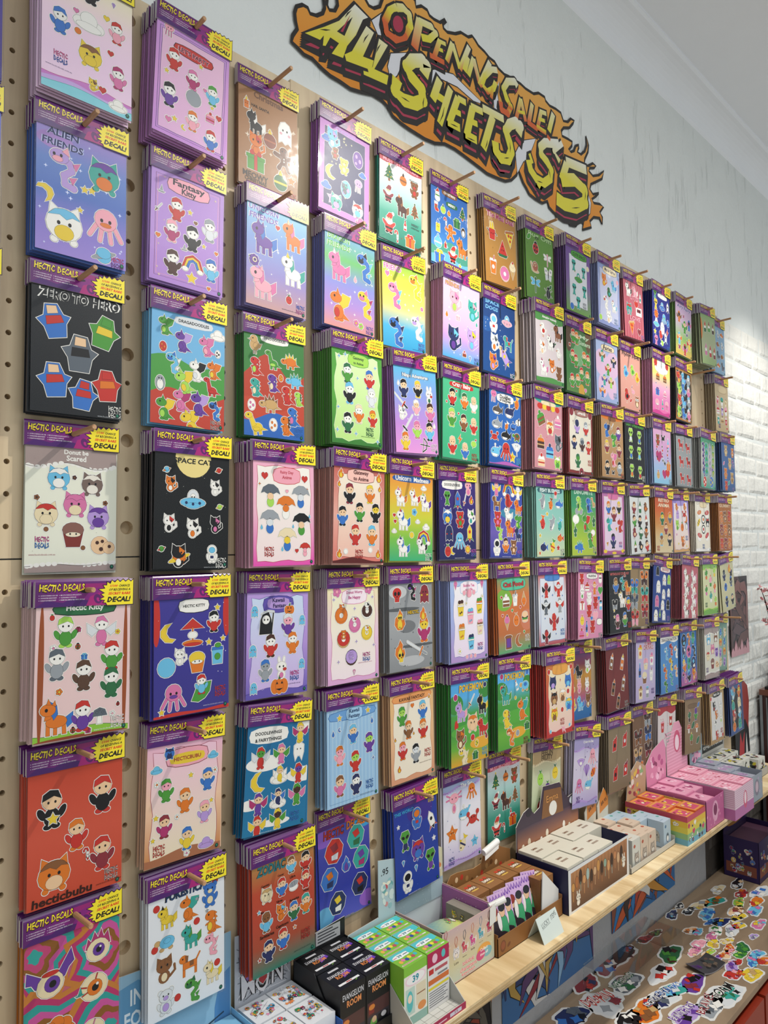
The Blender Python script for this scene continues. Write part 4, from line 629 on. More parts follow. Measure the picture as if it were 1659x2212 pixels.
# column 2
pk(2,1,'party','lilac pink sheet with a navy rounded border and ribbon','G #c995d8 #d49ad6 #c58ad4; frame #e9bfd8 #dfb0d8 #3b3a70 .07 .004; line #3b3a70 .045; ban .5 .16 .5 .12 R K; t .5 .16 .42 #5a1220 F LET\'S PARTY; jelly .16 .04 .16 FP; fig .24 .28 .26 RWR; fig .5 .38 .24 MWP; fig .78 .43 .24 CWG; fig .2 .62 .28 VWK; dot .52 .55 .2 A; fig .52 .76 .24 FWO; fig .78 .86 .25 BWR; cake .76 .65 .15 FPR; heart .2 .85 .08 P; star .28 .82 .07 Y; star .6 .22 .06 Y; star .15 .42 .06 Y; moon .4 .86 .07 Y; heart .88 .62 .08 R; star .78 .55 .05 Y; heart .67 .42 .05 P')
pk(2,2,'fantasy','lilac sheet with a pink ribbon and a rainbow','G #b28ad0 #b48cd4 #ae84ce; line #7a3f6a .06; line F .085; ban .5 .1 .54 .18 F #4a3044; t .5 .08 .44 #2a2230 - Fantasy; t .5 .14 .2 #2a2230 - Kitty; fig .34 .31 .27 RWR; fig .8 .4 .27 ZWA; fig .28 .52 .26 MWF; fig .56 .53 .3 KWK; fig .3 .8 .29 UWU; rain .57 .76 .26 F; fig .83 .77 .27 CWB; star .56 .9 .14 Y; hat .13 .18 .09 AZ; sword .1 .35 .1 AH; star .52 .3 .06 Y; heart .6 .38 .05 H; heart .1 .6 .06 O; star .72 .57 .05 Y; hat .45 .64 .08 AZ; heart .9 .6 .05 O; heart .8 .95 .05 O; stars D 10 .0025')
pk(2,3,'doodle dragon','blue sheet with green and red hills and many doodled dragons','G #6fb0dc #78b8dc; hill #4b9a44 .42 .04 3.4; hill #bf4332 .72 .05 3.0; cloud .9 .12 .2 W; ban .56 .06 .5 .11 Z; t .56 .06 .42 #22282e - DRAGADOODLES; drag .17 .13 .22 GGI; drag .4 .24 .25 VLV; drag .73 .24 .24 PPF 10; egg .15 .32 .13 RO; egg .9 .29 .1 WK; serp .27 .45 .24 CBW; drag .6 .48 .25 WKZ; drag .83 .45 .22 OOY; pen .12 .64 .21 AZ; drag .43 .6 .28 IYY 14; dino .81 .61 .24 RRO; drag .39 .77 .26 PMP; drag .63 .78 .28 VLV; serp .85 .82 .22 BNC; drag .17 .86 .27 GYI; drag .52 .955 .3 YYO 20; L .88 .93 K; www .52 1.0 #3a1010')
pk(2,4,'space cat','black sheet of black and white cats with a yellow moon','G #101316; E .5 .03 .24 .24 #e8d58c; T .5 .06 .52 .065 #17181a - SPACE CAT; cat .2 .27 .17 OWK; cat .8 .28 .17 WWK; ufo .5 .41 .36 CZN; cat .19 .61 .19 WKR; cat .5 .65 .21 WOK; cat .81 .61 .19 KPP; cat .32 .89 .25 KWO; planet .33 .91 .26 OY; astro .77 .87 .2 WCN; planet .15 .15 .09 CO; planet .85 .12 .09 RO; planet .87 .45 .09 IY; planet .1 .83 .09 GR; dots #c8c8c0 14 .0005; L .9 .93 W; www .8 .99 #b0b4b8')
pk(2,5,'violet carousel','violet blue sheet hung with red curtains around a merry go round','G #423a94 #3a3690 #3b3588; E .03 .18 .05 .3 R; E .97 .16 .05 .28 R; bot R .975 .006; ban .52 .07 .38 .15 W K; t .52 .07 .3 K - HECTIC KITTY; moon .18 .29 .22 Y; carous .5 .3 .3 RO; fig .79 .22 .24 RWK; dot .16 .58 .22 C; cat .33 .5 .18 WWW; muff .56 .56 .26 YOW; jar .84 .51 .26 CBG; octo .25 .83 .3 PV; fig .62 .76 .22 CWR; leaf .62 .83 .26 G; star .84 .1 .07 Y; star .72 .4 .07 Y; star .92 .38 .06 Y; star .1 .95 .07 Y; L .88 .82 R; dots W 14 .0007; www .78 .95 #c8c4e0')
pk(2,6,'plump doll','pink and peach sheet with an iced cake title plate','G #e8b4d0 #efc8a8 #c98448; frame #eec3d8 #ece0c0 #a03a50 .07 .02; hill #a86c4c .92 .02 1; ban .52 .13 .52 .2 #eda8b8 #7a3040; ban .52 .14 .44 .12 Y; t .52 .14 .36 #a02c30 - HECTICBUBU; crit .28 .08 .14 BNN; fig .25 .38 .25 GFG; fig .5 .5 .27 OSO; fig .8 .36 .25 BSB; fig .24 .68 .25 MSJ; fig .77 .64 .25 LSF; fig .54 .83 .25 YSB; cloud .12 .2 .14 C; cloud .87 .16 .14 C; cloud .8 .92 .2 L; star .57 .3 .07 Y; star .13 .6 .07 Y; star .86 .56 .06 Y; star .1 .78 .06 Y; flower .13 .32 .07 WO; flower .9 .3 .07 WO; flower .4 .63 .06 WO; flower .54 .96 .07 WP; L .18 .85 R')
pk(2,7,'monster doodle','white sheet of twelve colourful cartoon creatures','G #e6e9ee; T .55 .02 .66 .1 #1c3c68 K POKESTICKERS; quad .23 .18 .24 YYK; drag .5 .17 .28 OTO; bear .8 .12 .28 BDB; turt .22 .38 .26 CXC; quad .54 .42 .26 TGT; trex .82 .36 .27 OYO; cat .2 .6 .28 HDH; dog .53 .64 .27 OHO; serp .8 .56 .25 FFF; bear .22 .86 .28 ZLZ; serp .55 .87 .27 GEG; quad .83 .8 .25 DYD; dot .1 .08 .08 R; dot .87 .02 .08 R; dot .08 .41 .08 R; dot .62 .31 .08 R; dot .37 .88 .08 R; dot .9 .74 .08 R; star .62 .12 .05 A; star .76 .26 .05 A')
# column 3
pk(3,1,'meowy christmas','brown kraft sheet with an orange cat in a green gift box','G #a3764e #a87a52 #9a6e48; stars #e6d8c4 20 .005; t .5 .04 .5 #6a4430 - Christmas; t .36 .16 .3 #2a1a10 - HAIL SANTA; candle .13 .16 .16 OY; quad .28 .34 .3 KW; ghost .78 .3 .36 WF; ball .52 .44 .26 #8a4a38,#b0684a,Y; cat .28 .55 .3 OOR; gift .28 .72 .36 GR; ginger .76 .58 .36 #6a4432,#efe8dc; ball .7 .83 .28 EYY; star .89 .78 .14 O; t .28 .88 .42 #20140c - MEOWY; t .28 .93 .36 #20140c - CHRISTMAS; L .9 .93 R')
pk(3,2,'unicorn friends','sky blue to lilac sheet of four pastel ponies','G #86c0d8 #7a98d0 #9488c4 #c49a98; stars W 18 .003; T .27 .035 .48 .08 #6f5ab0 W UNICORN; T .27 .115 .46 .08 #6f5ab0 W FRIENDS; quad .27 .32 .46 VBV; quad .76 .2 .42 OPS; quad .26 .76 .47 FPL; quad .76 .55 .45 WTY; rose .12 .56 .15 VVE; fruit .7 .85 .14 RE; heart .5 .16 .07 R; L .9 .9 #3c5cc0 #b04890; www .72 .96 #3a3450')
pk(3,3,'doodle dinosaur','green red and blue sheet of doodled dinosaurs','G #3a7d3c #3f8640; hill #b8432f .3 .12 2.2; hill #c24a34 .68 .06 4.2; hill #2f68b8 .8 .05 1.2; ban .5 .02 .44 .12 W; t .5 .02 .36 #20242a - DINO-DOODLES; bird .17 .1 .24 XXX; trex .18 .31 .24 RIR; dino .46 .23 .26 GIG; steg .76 .2 .28 OYO; trex .18 .52 .24 TDT; trex .46 .45 .24 VDV; egg .6 .39 .1 OY; steg .84 .39 .28 CTC; trex .7 .55 .25 RRO; trex .9 .57 .2 IIE; egg .12 .7 .16 WP; steg .42 .66 .32 XHX; trex .8 .76 .26 BPB; dino .18 .88 .32 YYY 10; egg .47 .87 .18 WO; trex .68 .86 .26 OOU; L .9 .9 B; www .54 1.0 K')
pk(3,4,'rainy day','white and pink sheet of little figures under umbrellas','G #efb0c8 #eab4c8 #e24fae; frame #f2efe6 #f0dcdc #b8384c .06 .014; ban .54 .13 .42 .2 F R; t .54 .1 .22 #c04858 - Rainy Day; t .54 .145 .16 #c04858 - Anime; brella .27 .33 .29 QIS; brella .77 .33 .29 ABZ; brella .52 .44 .3 OWO; brella .26 .58 .3 ABZ; brella .78 .6 .29 KGS; brella .54 .75 .3 DBY; heart .18 .14 .1 R; heart .84 .15 .1 R; brella .84 .85 .18 RFF; heart .7 .86 .06 R; drop .13 .63 .06 C; drop .92 .52 .05 C; drop .46 .84 .06 C; drop .64 .62 .05 C; heart .54 .28 .05 F; L .25 .84 R; spark .1 .22 .04 O; spark .88 .25 .04 O')
pk(3,5,'purple ghost','lilac sheet of small costumed animals with ghosts and a pumpkin','G #b89ada #b494d8 #6f60b8; frame #c9dcf0 #cdb0e4 #5a48a0 .07 .022; hill #6456ae .93 .02 2 #3a3080; ban .5 .12 .46 .2 #5f50a8 #3a3080; ban .5 .11 .34 .14 L; t .5 .08 .2 #2a2050 - Kawaii; t .52 .14 .22 #2a2050 - Fantasy; pump .68 .18 .16 OE; reap .3 .3 .3 KK; fig .66 .32 .28 VFZ; fig .38 .51 .28 RWU; fig .74 .5 .27 OWO; fig .3 .74 .27 AAB; bunny .56 .74 .27 WPR; pump .53 .91 .28 OE; ghost .12 .18 .14 CF; ghost .9 .29 .13 CF; ghost .1 .55 .15 CF; ghost .9 .72 .13 CF; ghost .12 .9 .14 CF; L .78 .8 #d04a98 #3a68c0; dots #e8e0f4 16 .0008; www .74 .9 #3a3060')
pk(3,6,'winged fairy','teal blue sheet with white clouds and winged fairies','G #1d6d9e #1c719f #1f78a4; E .3 .36 .3 .1 W; E .95 .52 .3 .1 W; E .1 .72 .2 .07 W; E 1 .05 .2 .06 W; E .5 .92 .24 .05 W; ban .34 .1 .58 .2 W; t .33 .08 .42 #181c20 - DOODLEWINGS; t .33 .14 .42 #181c20 - & FAIRYTHINGS; wfig .85 .11 .24 YSM; wfig .22 .3 .26 RGZ; wfig .55 .29 .24 PSG; tooth .84 .3 .24 WY; moon .2 .52 .25 Y; cloud .53 .51 .26 W; wfig .54 .48 .2 YSW; wfig .85 .5 .24 RVY; wfig .22 .72 .26 VSM; cloud .53 .74 .24 W; wfig .53 .69 .2 NSB; wfig .84 .7 .26 GUP; wfig .22 .92 .25 RSY; wfig .54 .89 .24 YUG; L .82 .88 B; www .4 .99 #c8dce8')
pk(3,7,'zodiac','orange to green sheet of zodiac figures','G #b08a4c #bd4a30 #b84632 #a84c34 #2c7a68; T .3 .06 .44 .13 #2a7a84 #20140c ZODIAC; fig .62 .1 .2 CSH; fig .86 .12 .24 RSK; t .2 .2 .13 #301408 - Gemini; t .45 .16 .1 #301408 - Cancer; t .64 .22 .09 #301408 - Libra; t .84 .18 .12 #301408 - Scorpio; t .14 .43 .07 #301408 - Leo; t .42 .4 .1 #301408 - Virgo; t .66 .44 .16 #301408 - Aquarius; t .86 .4 .09 #301408 - Pisces; t .22 .66 .22 #301408 - Sagittarius; t .46 .63 .2 #301408 - Capricorn; crit .22 .29 .2 DDX; fig .46 .27 .22 BSR; sushi .65 .3 .17 AA; fig .85 .29 .22 RSR; fig .21 .53 .24 CHH; cat .44 .5 .2 OOC; fig .65 .54 .23 ESB; fig .85 .52 .24 OST; fig .24 .8 .25 NSN; fig .47 .75 .25 BSR; L .84 .78 R; www .78 .93 #1c4a40; star .1 .42 .04 C; star .1 .85 .04 R; star .66 .7 .04 O')
# column 4
pk(4,1,'navy dream','navy blue sheet with a pink border and dreamy pets','G #b878c0 #b070bc #c080c0; frame #2b3160 #2b3160 #e6b0dc .09 .003; stars #e8e0a8 16 .003; t .5 .04 .4 L - Christmas; cat .24 .17 .28 CWL; bear .3 .32 .18 HRH; egg .76 .27 .28 VL; bear .48 .42 .24 YSR; moon .22 .55 .22 Y; jelly .78 .56 .2 LF; egg .53 .67 .28 CL; cat .5 .67 .16 QQT; star .26 .84 .18 LTY; crit .34 .86 .25 TLW; crit .77 .85 .24 WCR; cloud .12 .2 .16 B; cloud .14 .72 .18 B; cloud .86 .42 .14 B; cloud .84 .97 .2 P; L .84 .96 W')
pk(4,2,'dragon friends','rainbow pastel sheet of four baby dragons','G #6a9ccc #6cba6c #8a90d4 #b08cd0 #e09a90; stars W 20 .003; T .27 .03 .42 .085 #58b048 W DRAGON; T .27 .115 .44 .085 #58b048 W FRIENDS; quad .27 .34 .46 PPW; serp .76 .25 .46 BKC; drag .27 .76 .5 OYR; serp .78 .66 .44 YPM; drop .6 .42 .09 F; flower .62 .9 .1 PY; flower .72 .92 .1 IP; L .9 .92 #8a68c8')
pk(4,3,'green gateway','green sheet with a pale leafy panel and small fighters','G #4f9c3a #57a23c #3a7d34; frame #d6ecb4 #b9e086 #e4f4cc .07 .03; ban .52 .09 .38 .17 I G; t .52 .07 .22 #3a5a34 - Gateway; t .52 .12 .2 #3a5a34 - to Anime; fig .3 .24 .27 GWE; fig .74 .27 .27 RSB; fig .34 .45 .3 KWC; fig .78 .46 .27 ZWZ; fig .52 .66 .26 OWD; fig .8 .69 .24 RYO; fig .3 .77 .28 EWK; L .74 .82 E; spark .14 .08 .06 C; spark .26 .05 .06 C; spark .86 .13 .06 C; spark .5 .28 .05 C; spark .12 .62 .05 C; spark .46 .88 .06 C; spark .1 .86 .06 C; spark .9 .94 .06 C; www .7 .9 #3a6030')
pk(4,4,'red gateway','cream and red sheet edged with fireballs','G #c05a50 #e2a89a #d8776c; frame #efe8d4 #eab8a8 #8a2a28 .09 .01; hill #5a1d1c .96 .02 2; ban .52 .08 .5 .18 #f0c0b4 #6a2426; t .52 .05 .3 #50181a - Gateway; t .52 .11 .3 #50181a - to Anime; fig .3 .27 .28 KSJ; fig .7 .26 .26 OSY; fig .17 .51 .26 BSK; fig .5 .46 .26 GSK; fig .82 .46 .26 KYK; fig .42 .7 .28 RSR; fig .75 .7 .28 OSC; flame .13 .07 .13 OY; flame .88 .08 .13 OY; flame .12 .9 .12 OY; flame .88 .9 .12 OY; L .5 .88 R; dot .24 .88 .07 W; dot .72 .86 .07 W; flame .9 .2 .08 OY; flame .1 .18 .08 OY')
pk(4,5,'happy doughnut','cream and pink sheet of pets sitting in doughnuts','G #efe6b0 #e8c8de #dca8d4; frame #efecc8 #f2e2ea #c04e8a .07 .016; ban .52 .1 .46 .2 #f4e6ee P; t .52 .06 .32 #b83c80 - Donut Worry; t .52 .115 .24 #b83c80 - Be Happy; flower .18 .04 .16 PF; flower .8 .03 .16 PF; donut .26 .29 .25 OO; cat .27 .22 .13 OOW; donut .77 .27 .23 WU; cat .77 .22 .13 WZK; donut .52 .4 .24 PP; cat .51 .36 .12 WWR; donut .3 .54 .26 XR; bear .3 .49 .13 ODO; donut .76 .5 .23 YY; cat .76 .47 .12 WYO; donut .45 .74 .24 UL; bear .44 .71 .13 LLC; L .75 .73 #c04890 #3a68c0; gem .5 .9 .08 PW; spark .52 .23 .05 L; spark .12 .12 .05 L; spark .88 .12 .05 L; spark .55 .58 .05 L; spark .2 .77 .05 L; spark .9 .64 .05 L; www .72 .81 #a86080')
pk(4,6,'blue striped','blue striped sheet with a ribbon title and wizard mice','G #9cc2e2; stripe #a9cce6 14; line #3c6ca4 .05; ban .5 .08 .86 .13 #6ea2d6 #3c6ca4; ban .53 .08 .3 .17 #a8d0ee #3c6ca4; t .53 .05 .2 #24406a - Kawaii; t .53 .11 .22 #24406a - Fantasy; star .24 .1 .08 Y; star .8 .08 .08 Y; fig .5 .29 .26 BSC; fig .24 .48 .26 FFO; fig .82 .42 .27 VIV; fig .54 .58 .28 RIR; fig .24 .79 .28 PSH; fig .55 .82 .27 NWN; L .82 .84 B; moon .24 .22 .06 B; drop .12 .25 .08 B; drop .88 .2 .08 B; spark .9 .6 .05 B; www .76 .95 #3a4a60')
pk(4,7,'graffiti monster','violet and blue sheet of glowing graffiti monsters','G #5a58b4 #3c42a4 #2c36a0 #5a5cc4; E .1 .1 .2 .12 #8a5cc0; E .9 .06 .2 .1 #3c9cd0; E .08 .9 .2 .14 #6ab0d8; E .92 .9 .16 .12 #9a64c8; T .3 .07 .38 .14 #b42a24 K HECTIC; T .74 .05 .38 .13 #e07a20 K DECALS; patch .3 .26 .33 RJZ; patch .73 .2 .32 TRE; patch .2 .53 .3 BON; patch .82 .44 .3 TVM; patch .34 .81 .34 NYW; patch .78 .72 .34 NRK; flame .52 .45 .2 BV; www .5 .99 Y')
# column 5
pk(5,1,'must be christmas top','white to green Christmas sheet in the top row','G #e8dce0 #b8dcd4 #3c9c86 #1f7a66; top #b84450 .05 .012; t .5 .02 .84 F - MUST BE CHRISTMAS; tree .22 .17 .27 EYH; ball .55 .18 .2 OHU; bear .82 .23 .27 HRR; santa .2 .43 .26 JS; quad .52 .52 .36 UHO; tree .83 .5 .24 HEH; santa .22 .78 .36 RS; bottle .6 .73 .16 RZK; gift .72 .9 .24 OR; cane .42 .9 .18 R; t .8 .13 .2 #3a5a54 - HO HO HO!; t .84 .68 .18 #3a5a54 - MERRY; t .84 .72 .2 #3a5a54 - CHRISTMAS; L .92 .97 R; stars R 8 .002')
pk(5,2,'sleepy dragon','green yellow and blue sheet of four sleeping dragons','G #7cb83c #d8d44a #e8d878 #4eb4dc #3aa4d4; stars W 16 .0035; t .26 .0 .4 #c060a0 - DRAGON; t .24 .055 .4 #c060a0 W FRIEND; serp .76 .2 .44 YOY; serp .26 .37 .44 PFC; serp .28 .8 .5 BKN; serp .78 .7 .42 WLC; heart .12 .14 .09 P; flower .93 .45 .07 PF; L .9 .9 #6a74d0; www .82 .97 #3a68a0')
pk(5,3,'ninja','sky blue to pink sheet of portraits and swords','G #52b8dc #8c9cdc #c08ad4 #e29ad8; t .5 .1 .6 W #3a4a6a Ninpo Adventures; stars W 10 .0025; fig .22 .25 .27 NSK; fig .55 .24 .26 KSY; bunny .82 .3 .25 WER; sword .14 .4 .28 RK 90; fig .5 .46 .23 FSW; fig .83 .5 .29 PSU; cat .16 .54 .2 WWA; sword .28 .67 .3 KZ; fig .5 .72 .27 IFP; fig .8 .73 .28 CSK; fig .22 .86 .27 YSO; bow .68 .9 .22 KK; L .9 .9 W; drop .1 .2 .07 W; drop .92 .66 .08 W')
pk(5,4,'rainbow unicorn','orange to green sheet of white rainbow unicorns','G #e2843c #e0b43c #c8cc3c #78bc48 #3cae78; ban .5 .05 .84 .1 #2c5aa0; t .3 .045 .36 W - Unicorn; t .72 .05 .36 W - Madness; quad .24 .27 .26 WOP; quad .56 .26 .24 WRY; flower .56 .43 .12 CB; quad .82 .31 .26 WVI; quad .3 .53 .3 WBR; heart .1 .48 .06 R; heart .12 .55 .06 R; quad .3 .84 .28 WBN; rain .78 .72 .28 R; quad .74 .82 .24 WKV; dot .5 .7 .09 Y; cloud .78 .14 .12 W; cloud .1 .66 .1 W; cloud .64 .54 .1 W; cloud .84 .6 .15 W; L .9 .93 W')
pk(5,5,'flaming skull','grey comic strip sheet of flaming skulls','G #8f9296 #a2a5a8 #8a8d90; E .3 .3 .4 .03 #5a5d60; E .6 .73 .5 .025 #5a5d60; E .2 .1 .2 .1 #c4c6c8; E .8 .55 .14 .2 #c4c6c8; E .5 .9 .3 .08 #b8babc; E .4 .5 .2 .1 #74777a; skull .18 .13 .24 R; serp .5 .1 .26 KVM; ghost .82 .14 .29 JY; flame .24 .42 .3 OY; skull .24 .4 .14 Y; flame .24 .76 .28 OY; skull .26 .83 .2 Y; fig .8 .55 .44 MYO; flame .78 .37 .2 OY 0 +; t .55 .34 .26 #d8b020 K HECTIC; sword .62 .76 .44 OA 100; dots #54575a 30 .0012')
pk(5,6,'orange fantasy','cream and orange sheet edged with flames and tiny knights','G #e6bc7c #e4b88c #d89a78; frame #efe6d4 #efe4d0 #c06a34 .07 .018; ban .5 .06 .84 .12 #e8a060 #b85020; t .5 .07 .6 #4a2410 - KAWAII FANTASY; fig .26 .25 .28 GIG; fig .74 .23 .28 BSC; fig .4 .42 .27 HSO; fig .74 .45 .29 RSO; fig .26 .64 .27 RFO; fig .56 .71 .28 AZK; heart .5 .16 .08 O; flame .9 .1 .06 OY; flame .1 .5 .06 OY; flame .52 .48 .05 OY; flame .18 .84 .1 OY; L .84 .72 R; www .78 .84 #5a3820')
pk(5,7,'astronaut','deep blue sheet of astronauts and aliens','G #24389a #24409c #2040a0; E .6 .1 .3 .2 #3c2c8c; t .24 .06 .44 #38a0d0 #1a2c70 THIS WORLD; L .87 .0 Y; astro .52 .18 .3 BOR; alien .24 .38 .3 GN; rock .86 .28 .28 WRK 20; crit .52 .54 .33 VBR; bolt .55 .55 .34 C; alien .8 .72 .32 GV; astro .26 .84 .34 WKN; gem .18 .62 .08 CB; gem .46 .74 .09 CB; star .9 .5 .07 W; star .1 .2 .05 W; www .4 .99 W; dots #8aa0e0 12 .0007')
# column 6
pk(6,1,'blue christmas','bright blue Christmas sheet on a nearly flat peg, top row','G #2b66b4 #2f6eb8 #4aa0dc; hill #4a9a84 .72 .06 1; hill #6ab4e4 .86 .04 2; stars #9cc8f0 8 .005; ban .5 .03 .4 .1 H; t .5 .03 .32 W - CHRISTMAS; snow .17 .1 .22 RG; ban .56 .16 .3 .09 E; t .56 .16 .2 W - MERRY; tree .86 .2 .22 EYR; sock .13 .26 .18 RG; ball .32 .26 .16 IYE; ball .48 .28 .1 OY; cane .4 .41 .16 R; gift .7 .36 .2 EG; candle .18 .5 .22 YB; ginger .52 .52 .26 OS; pen .88 .44 .2 KO; ball .18 .71 .24 CW; candle .38 .71 .12 RO; santa .58 .8 .28 RS; quad .84 .68 .32 OH; gift .22 .9 .27 BY; star .78 .92 .08 Y; L .9 .96 B')
pk(6,2,'cat friends','pink and lilac sheet of four winged kittens','G #d0b8e4 #eab8dc #e8b0d0 #c09cd8 #4ea8dc; dots W 16 .002; t .22 .0 .2 #c8a050 - CAT; t .24 .06 .36 #c8a050 #8a5a90 FRIENDS; cat .3 .26 .42 FIP; cat .8 .3 .4 TCF; cat .28 .74 .46 NVC; cat .78 .68 .42 LCY; cake .58 .9 .12 FHR; drop .1 .46 .1 O; gift .4 .46 .1 FW; gem .74 .94 .09 CP; drop .92 .46 .08 T; L .93 .93 #6a74c8')
pk(6,3,'crazy baby','mint green sheet of cartoon babies','G #4cb888 #48b684 #3eae80; ban .5 .06 .62 .1 R; t .5 .06 .5 W - Crazy Baby; fig .25 .22 .28 RSK; fig .58 .24 .27 OSE; fig .84 .26 .26 WSS; fig .24 .48 .3 GSI; fig .56 .52 .28 HSU; fig .84 .54 .27 RSS; fig .26 .83 .29 RSS; bolt .46 .74 .16 OC; fig .6 .88 .27 BSS; bubble .84 .78 .14 I; heart .36 .14 .04 R; heart .1 .3 .04 R; heart .9 .72 .04 R; heart .42 .42 .04 R; L .86 .92 R')
pk(6,4,'doodle universe','dark violet sheet of aliens rockets and creatures','G #3b2874 #352672 #2a2460 #22285c; ban .36 .06 .52 .15 W; t .36 .06 .42 #26262c - DOODLEVERSE; bunny .8 .07 .28 FPV; alien .22 .23 .24 GG; rock .5 .25 .28 BGR; sword .7 .24 .16 RO 20; flame .88 .24 .14 RY; crit .22 .46 .27 BYW; bear .56 .49 .28 RGG; cat .86 .46 .24 WTG; ghost .26 .67 .26 NR; octo .54 .76 .27 CZ; rock .82 .67 .28 YGR; fruit .22 .89 .22 RG; moon .34 .89 .14 Y; sun .76 .88 .14 YO; L .93 .9 #c860b8 #7a78d8; www .54 .985 W; stars L 10 .002')
pk(6,5,'bubble tea','white and lilac sheet of bubble tea cups with a blue border','G #a8c0e4 #a4b0e0 #b494cc; frame #f2f0f2 #e8d8ec #4a5aa0 .09 .02; ban .5 .1 .44 .22 #f4e8f0 C; t .5 .07 .3 #d05a90 - Bubble Tea; t .5 .12 .2 #d05a90 - and Me; ice .14 .06 .15 PPW; ice .86 .06 .15 PPW; dot .5 .17 .14 F; dot .37 .16 .08 F; dot .63 .16 .08 F; boba .27 .34 .27 YDU; boba .78 .33 .27 YOG; boba .53 .45 .27 FPC; boba .29 .63 .27 YXO; boba .79 .6 .26 DHF; boba .54 .77 .26 CTN; flower .86 .22 .07 WY; flower .23 .87 .1 WY; flower .42 .29 .06 WY; L .79 .82 #c04890 #3a68c0; dot .42 .95 .06 F; dot .53 .95 .06 F; dot .64 .95 .06 F')
pk(6,6,'blue sky monster','green meadow sheet of creatures, left of the two meadow sheets','G #4aa0dc #58ace0 #4a9c44 #3f9440 #6aac3c #d8a030; E .12 .26 .2 .16 #3c8c3c; E .92 .14 .18 .14 #3a883a; E .14 .52 .05 .1 R; E .6 .6 .6 .12 #58a840; E .8 .78 .3 .1 #e0a838; T .54 .08 .64 .13 #e6bc34 #24366c POKEMON; dot .12 .17 .1 M; dot .92 .08 .08 N; quad .26 .36 .34 LFL; sword .54 .25 .2 HX; quad .84 .32 .34 KYK; crit .57 .52 .32 SSO; cat .24 .68 .3 HDO; quad .84 .6 .28 RRO; serp .3 .9 .36 DYD; dot .57 .7 .1 R; egg .68 .78 .12 YG; gift .64 .92 .16 EG; gem .92 .45 .09 C; drop .95 .72 .1 J; L .9 .88 C')
pk(6,7,'axolotl','white sheet with lilac waves, an axolotl and sea animals','G #a9b4d8 #e9e6ee #e8e2ec #c4b8dc; top #a0aed2 .07 .02 L; bot #b8a8d4 .95 .012 L; t .62 .06 .32 W - The Sea; axo .28 .23 .4 FP; octo .76 .16 .26 OF; whale .55 .4 .36 CW; sfish .22 .6 .29 OD; crab .78 .51 .36 RF; fish .5 .77 .28 DYN 60; sfish .82 .8 .2 C; L .2 .9 #3c4c9c; dots #8890b8 12 .0014')
# column 7
pk(7,1,'snack meal','tan sheet of fries pizza and doughnut with faces','G #a8783c #b4843f #b07c38; T .52 .05 .84 .11 #9a2c5c #f0c8d0 The Meal Deal; fries .24 .28 .38 RY; pizza .8 .3 .36 #b06a40,Y,R; melon .56 .48 .33 ER; cup .24 .75 .36 OZR; donut .6 .82 .34 FP; ice .86 .74 .36 DXR; dots #6a4420 14 .0012')
pk(7,2,'space dog','navy sheet of puppies in space','G #1d3f78 #1c4684 #1a4c8c; E .1 .35 .2 .14 #25589a; E .92 .6 .2 .16 #25589a; T .28 .03 .44 .075 #7ab8e0 - SPACE; T .26 .11 .38 .075 #7ab8e0 - DOGS; astro .32 .3 .32 WCR; ufo .74 .23 .34 FCA; cat .34 .57 .3 WOQ; dog .78 .52 .3 TRT; cat .3 .84 .3 OLV; rock .68 .74 .4 LVY 40; dog .6 .66 .22 SHS; stars W 18 .002; dots W 12 .0007; L .92 .96 W')
pk(7,3,'sea doodle','blue sheet crowded with doodled sea animals','G #2c62ac #2a66b4 #265cac; ban .5 .09 .5 .16 W K; t .5 .07 .34 K - Doodles; t .5 .12 .36 K - of the Deep; jelly .14 .08 .22 PP; fish .87 .12 .24 OYO 80; shark .26 .27 .34 #5a5048; whale .64 .25 .32 NW; fish .92 .38 .2 WKK; shark .24 .46 .34 A; fish .54 .46 .16 OWO 60; whale .76 .44 .2 BN; crab .16 .63 .22 RR; shark .52 .6 .34 K; turt .86 .58 .25 HGE; whale .2 .82 .34 CW; octo .52 .8 .32 RR; ray .86 .74 .28 ZW; sfish .72 .88 .2 YO; L .92 .9 C; hill #b060b0 .97 .02 1',)
pk(7,4,'myth creature','royal blue sheet of mythical creatures beneath a rainbow','G #2a4a9c #3a4aa4 #6a58ac #2a3c90; E .6 .4 .3 .1 #3c84a4; rain .56 .06 .32 R; wfig .18 .08 .24 PSY; wfig .86 .1 .24 WWY; dog .2 .27 .28 HXH; bird .55 .24 .3 RRO; quad .86 .3 .26 ORO; bear .22 .48 .28 RPR; quad .55 .41 .26 WZK; drag .85 .5 .26 GGI; serp .26 .66 .26 IGI; quad .6 .6 .3 OMH; quad .87 .68 .24 NBN; astro .2 .86 .28 WKZ; fig .47 .83 .26 OSU; bear .72 .85 .26 HSH; L .92 .92 #c060b0 #5a80d8; www .5 .985 W')
pk(7,5,'cat food','orange to green sheet of snacks shaped like cats','G #4c9c6c #c8743c #c8703c #b86c3c #58a070; E .2 .3 .25 .2 #7aac3c; E .9 .6 .2 .2 #c87a5a; ban .5 .1 .72 .2 #58bc98 #1f6a58; t .5 .1 .62 #c03c3c #5a1418 Cat Food; cake .26 .31 .25 WHW; cup .54 .3 .24 WZK; ice .82 .31 .24 OXO 180; ice .27 .6 .25 PXU; fruit .56 .58 .24 OX; burg .84 .56 .22 SUG; toast .3 .86 .26 HV; moon .62 .86 .24 #a86438; L .9 .82 W; heart .12 .26 .05 R; heart .44 .45 .05 G; heart .7 .42 .05 R; heart .14 .5 .05 R; heart .8 .76 .05 G')
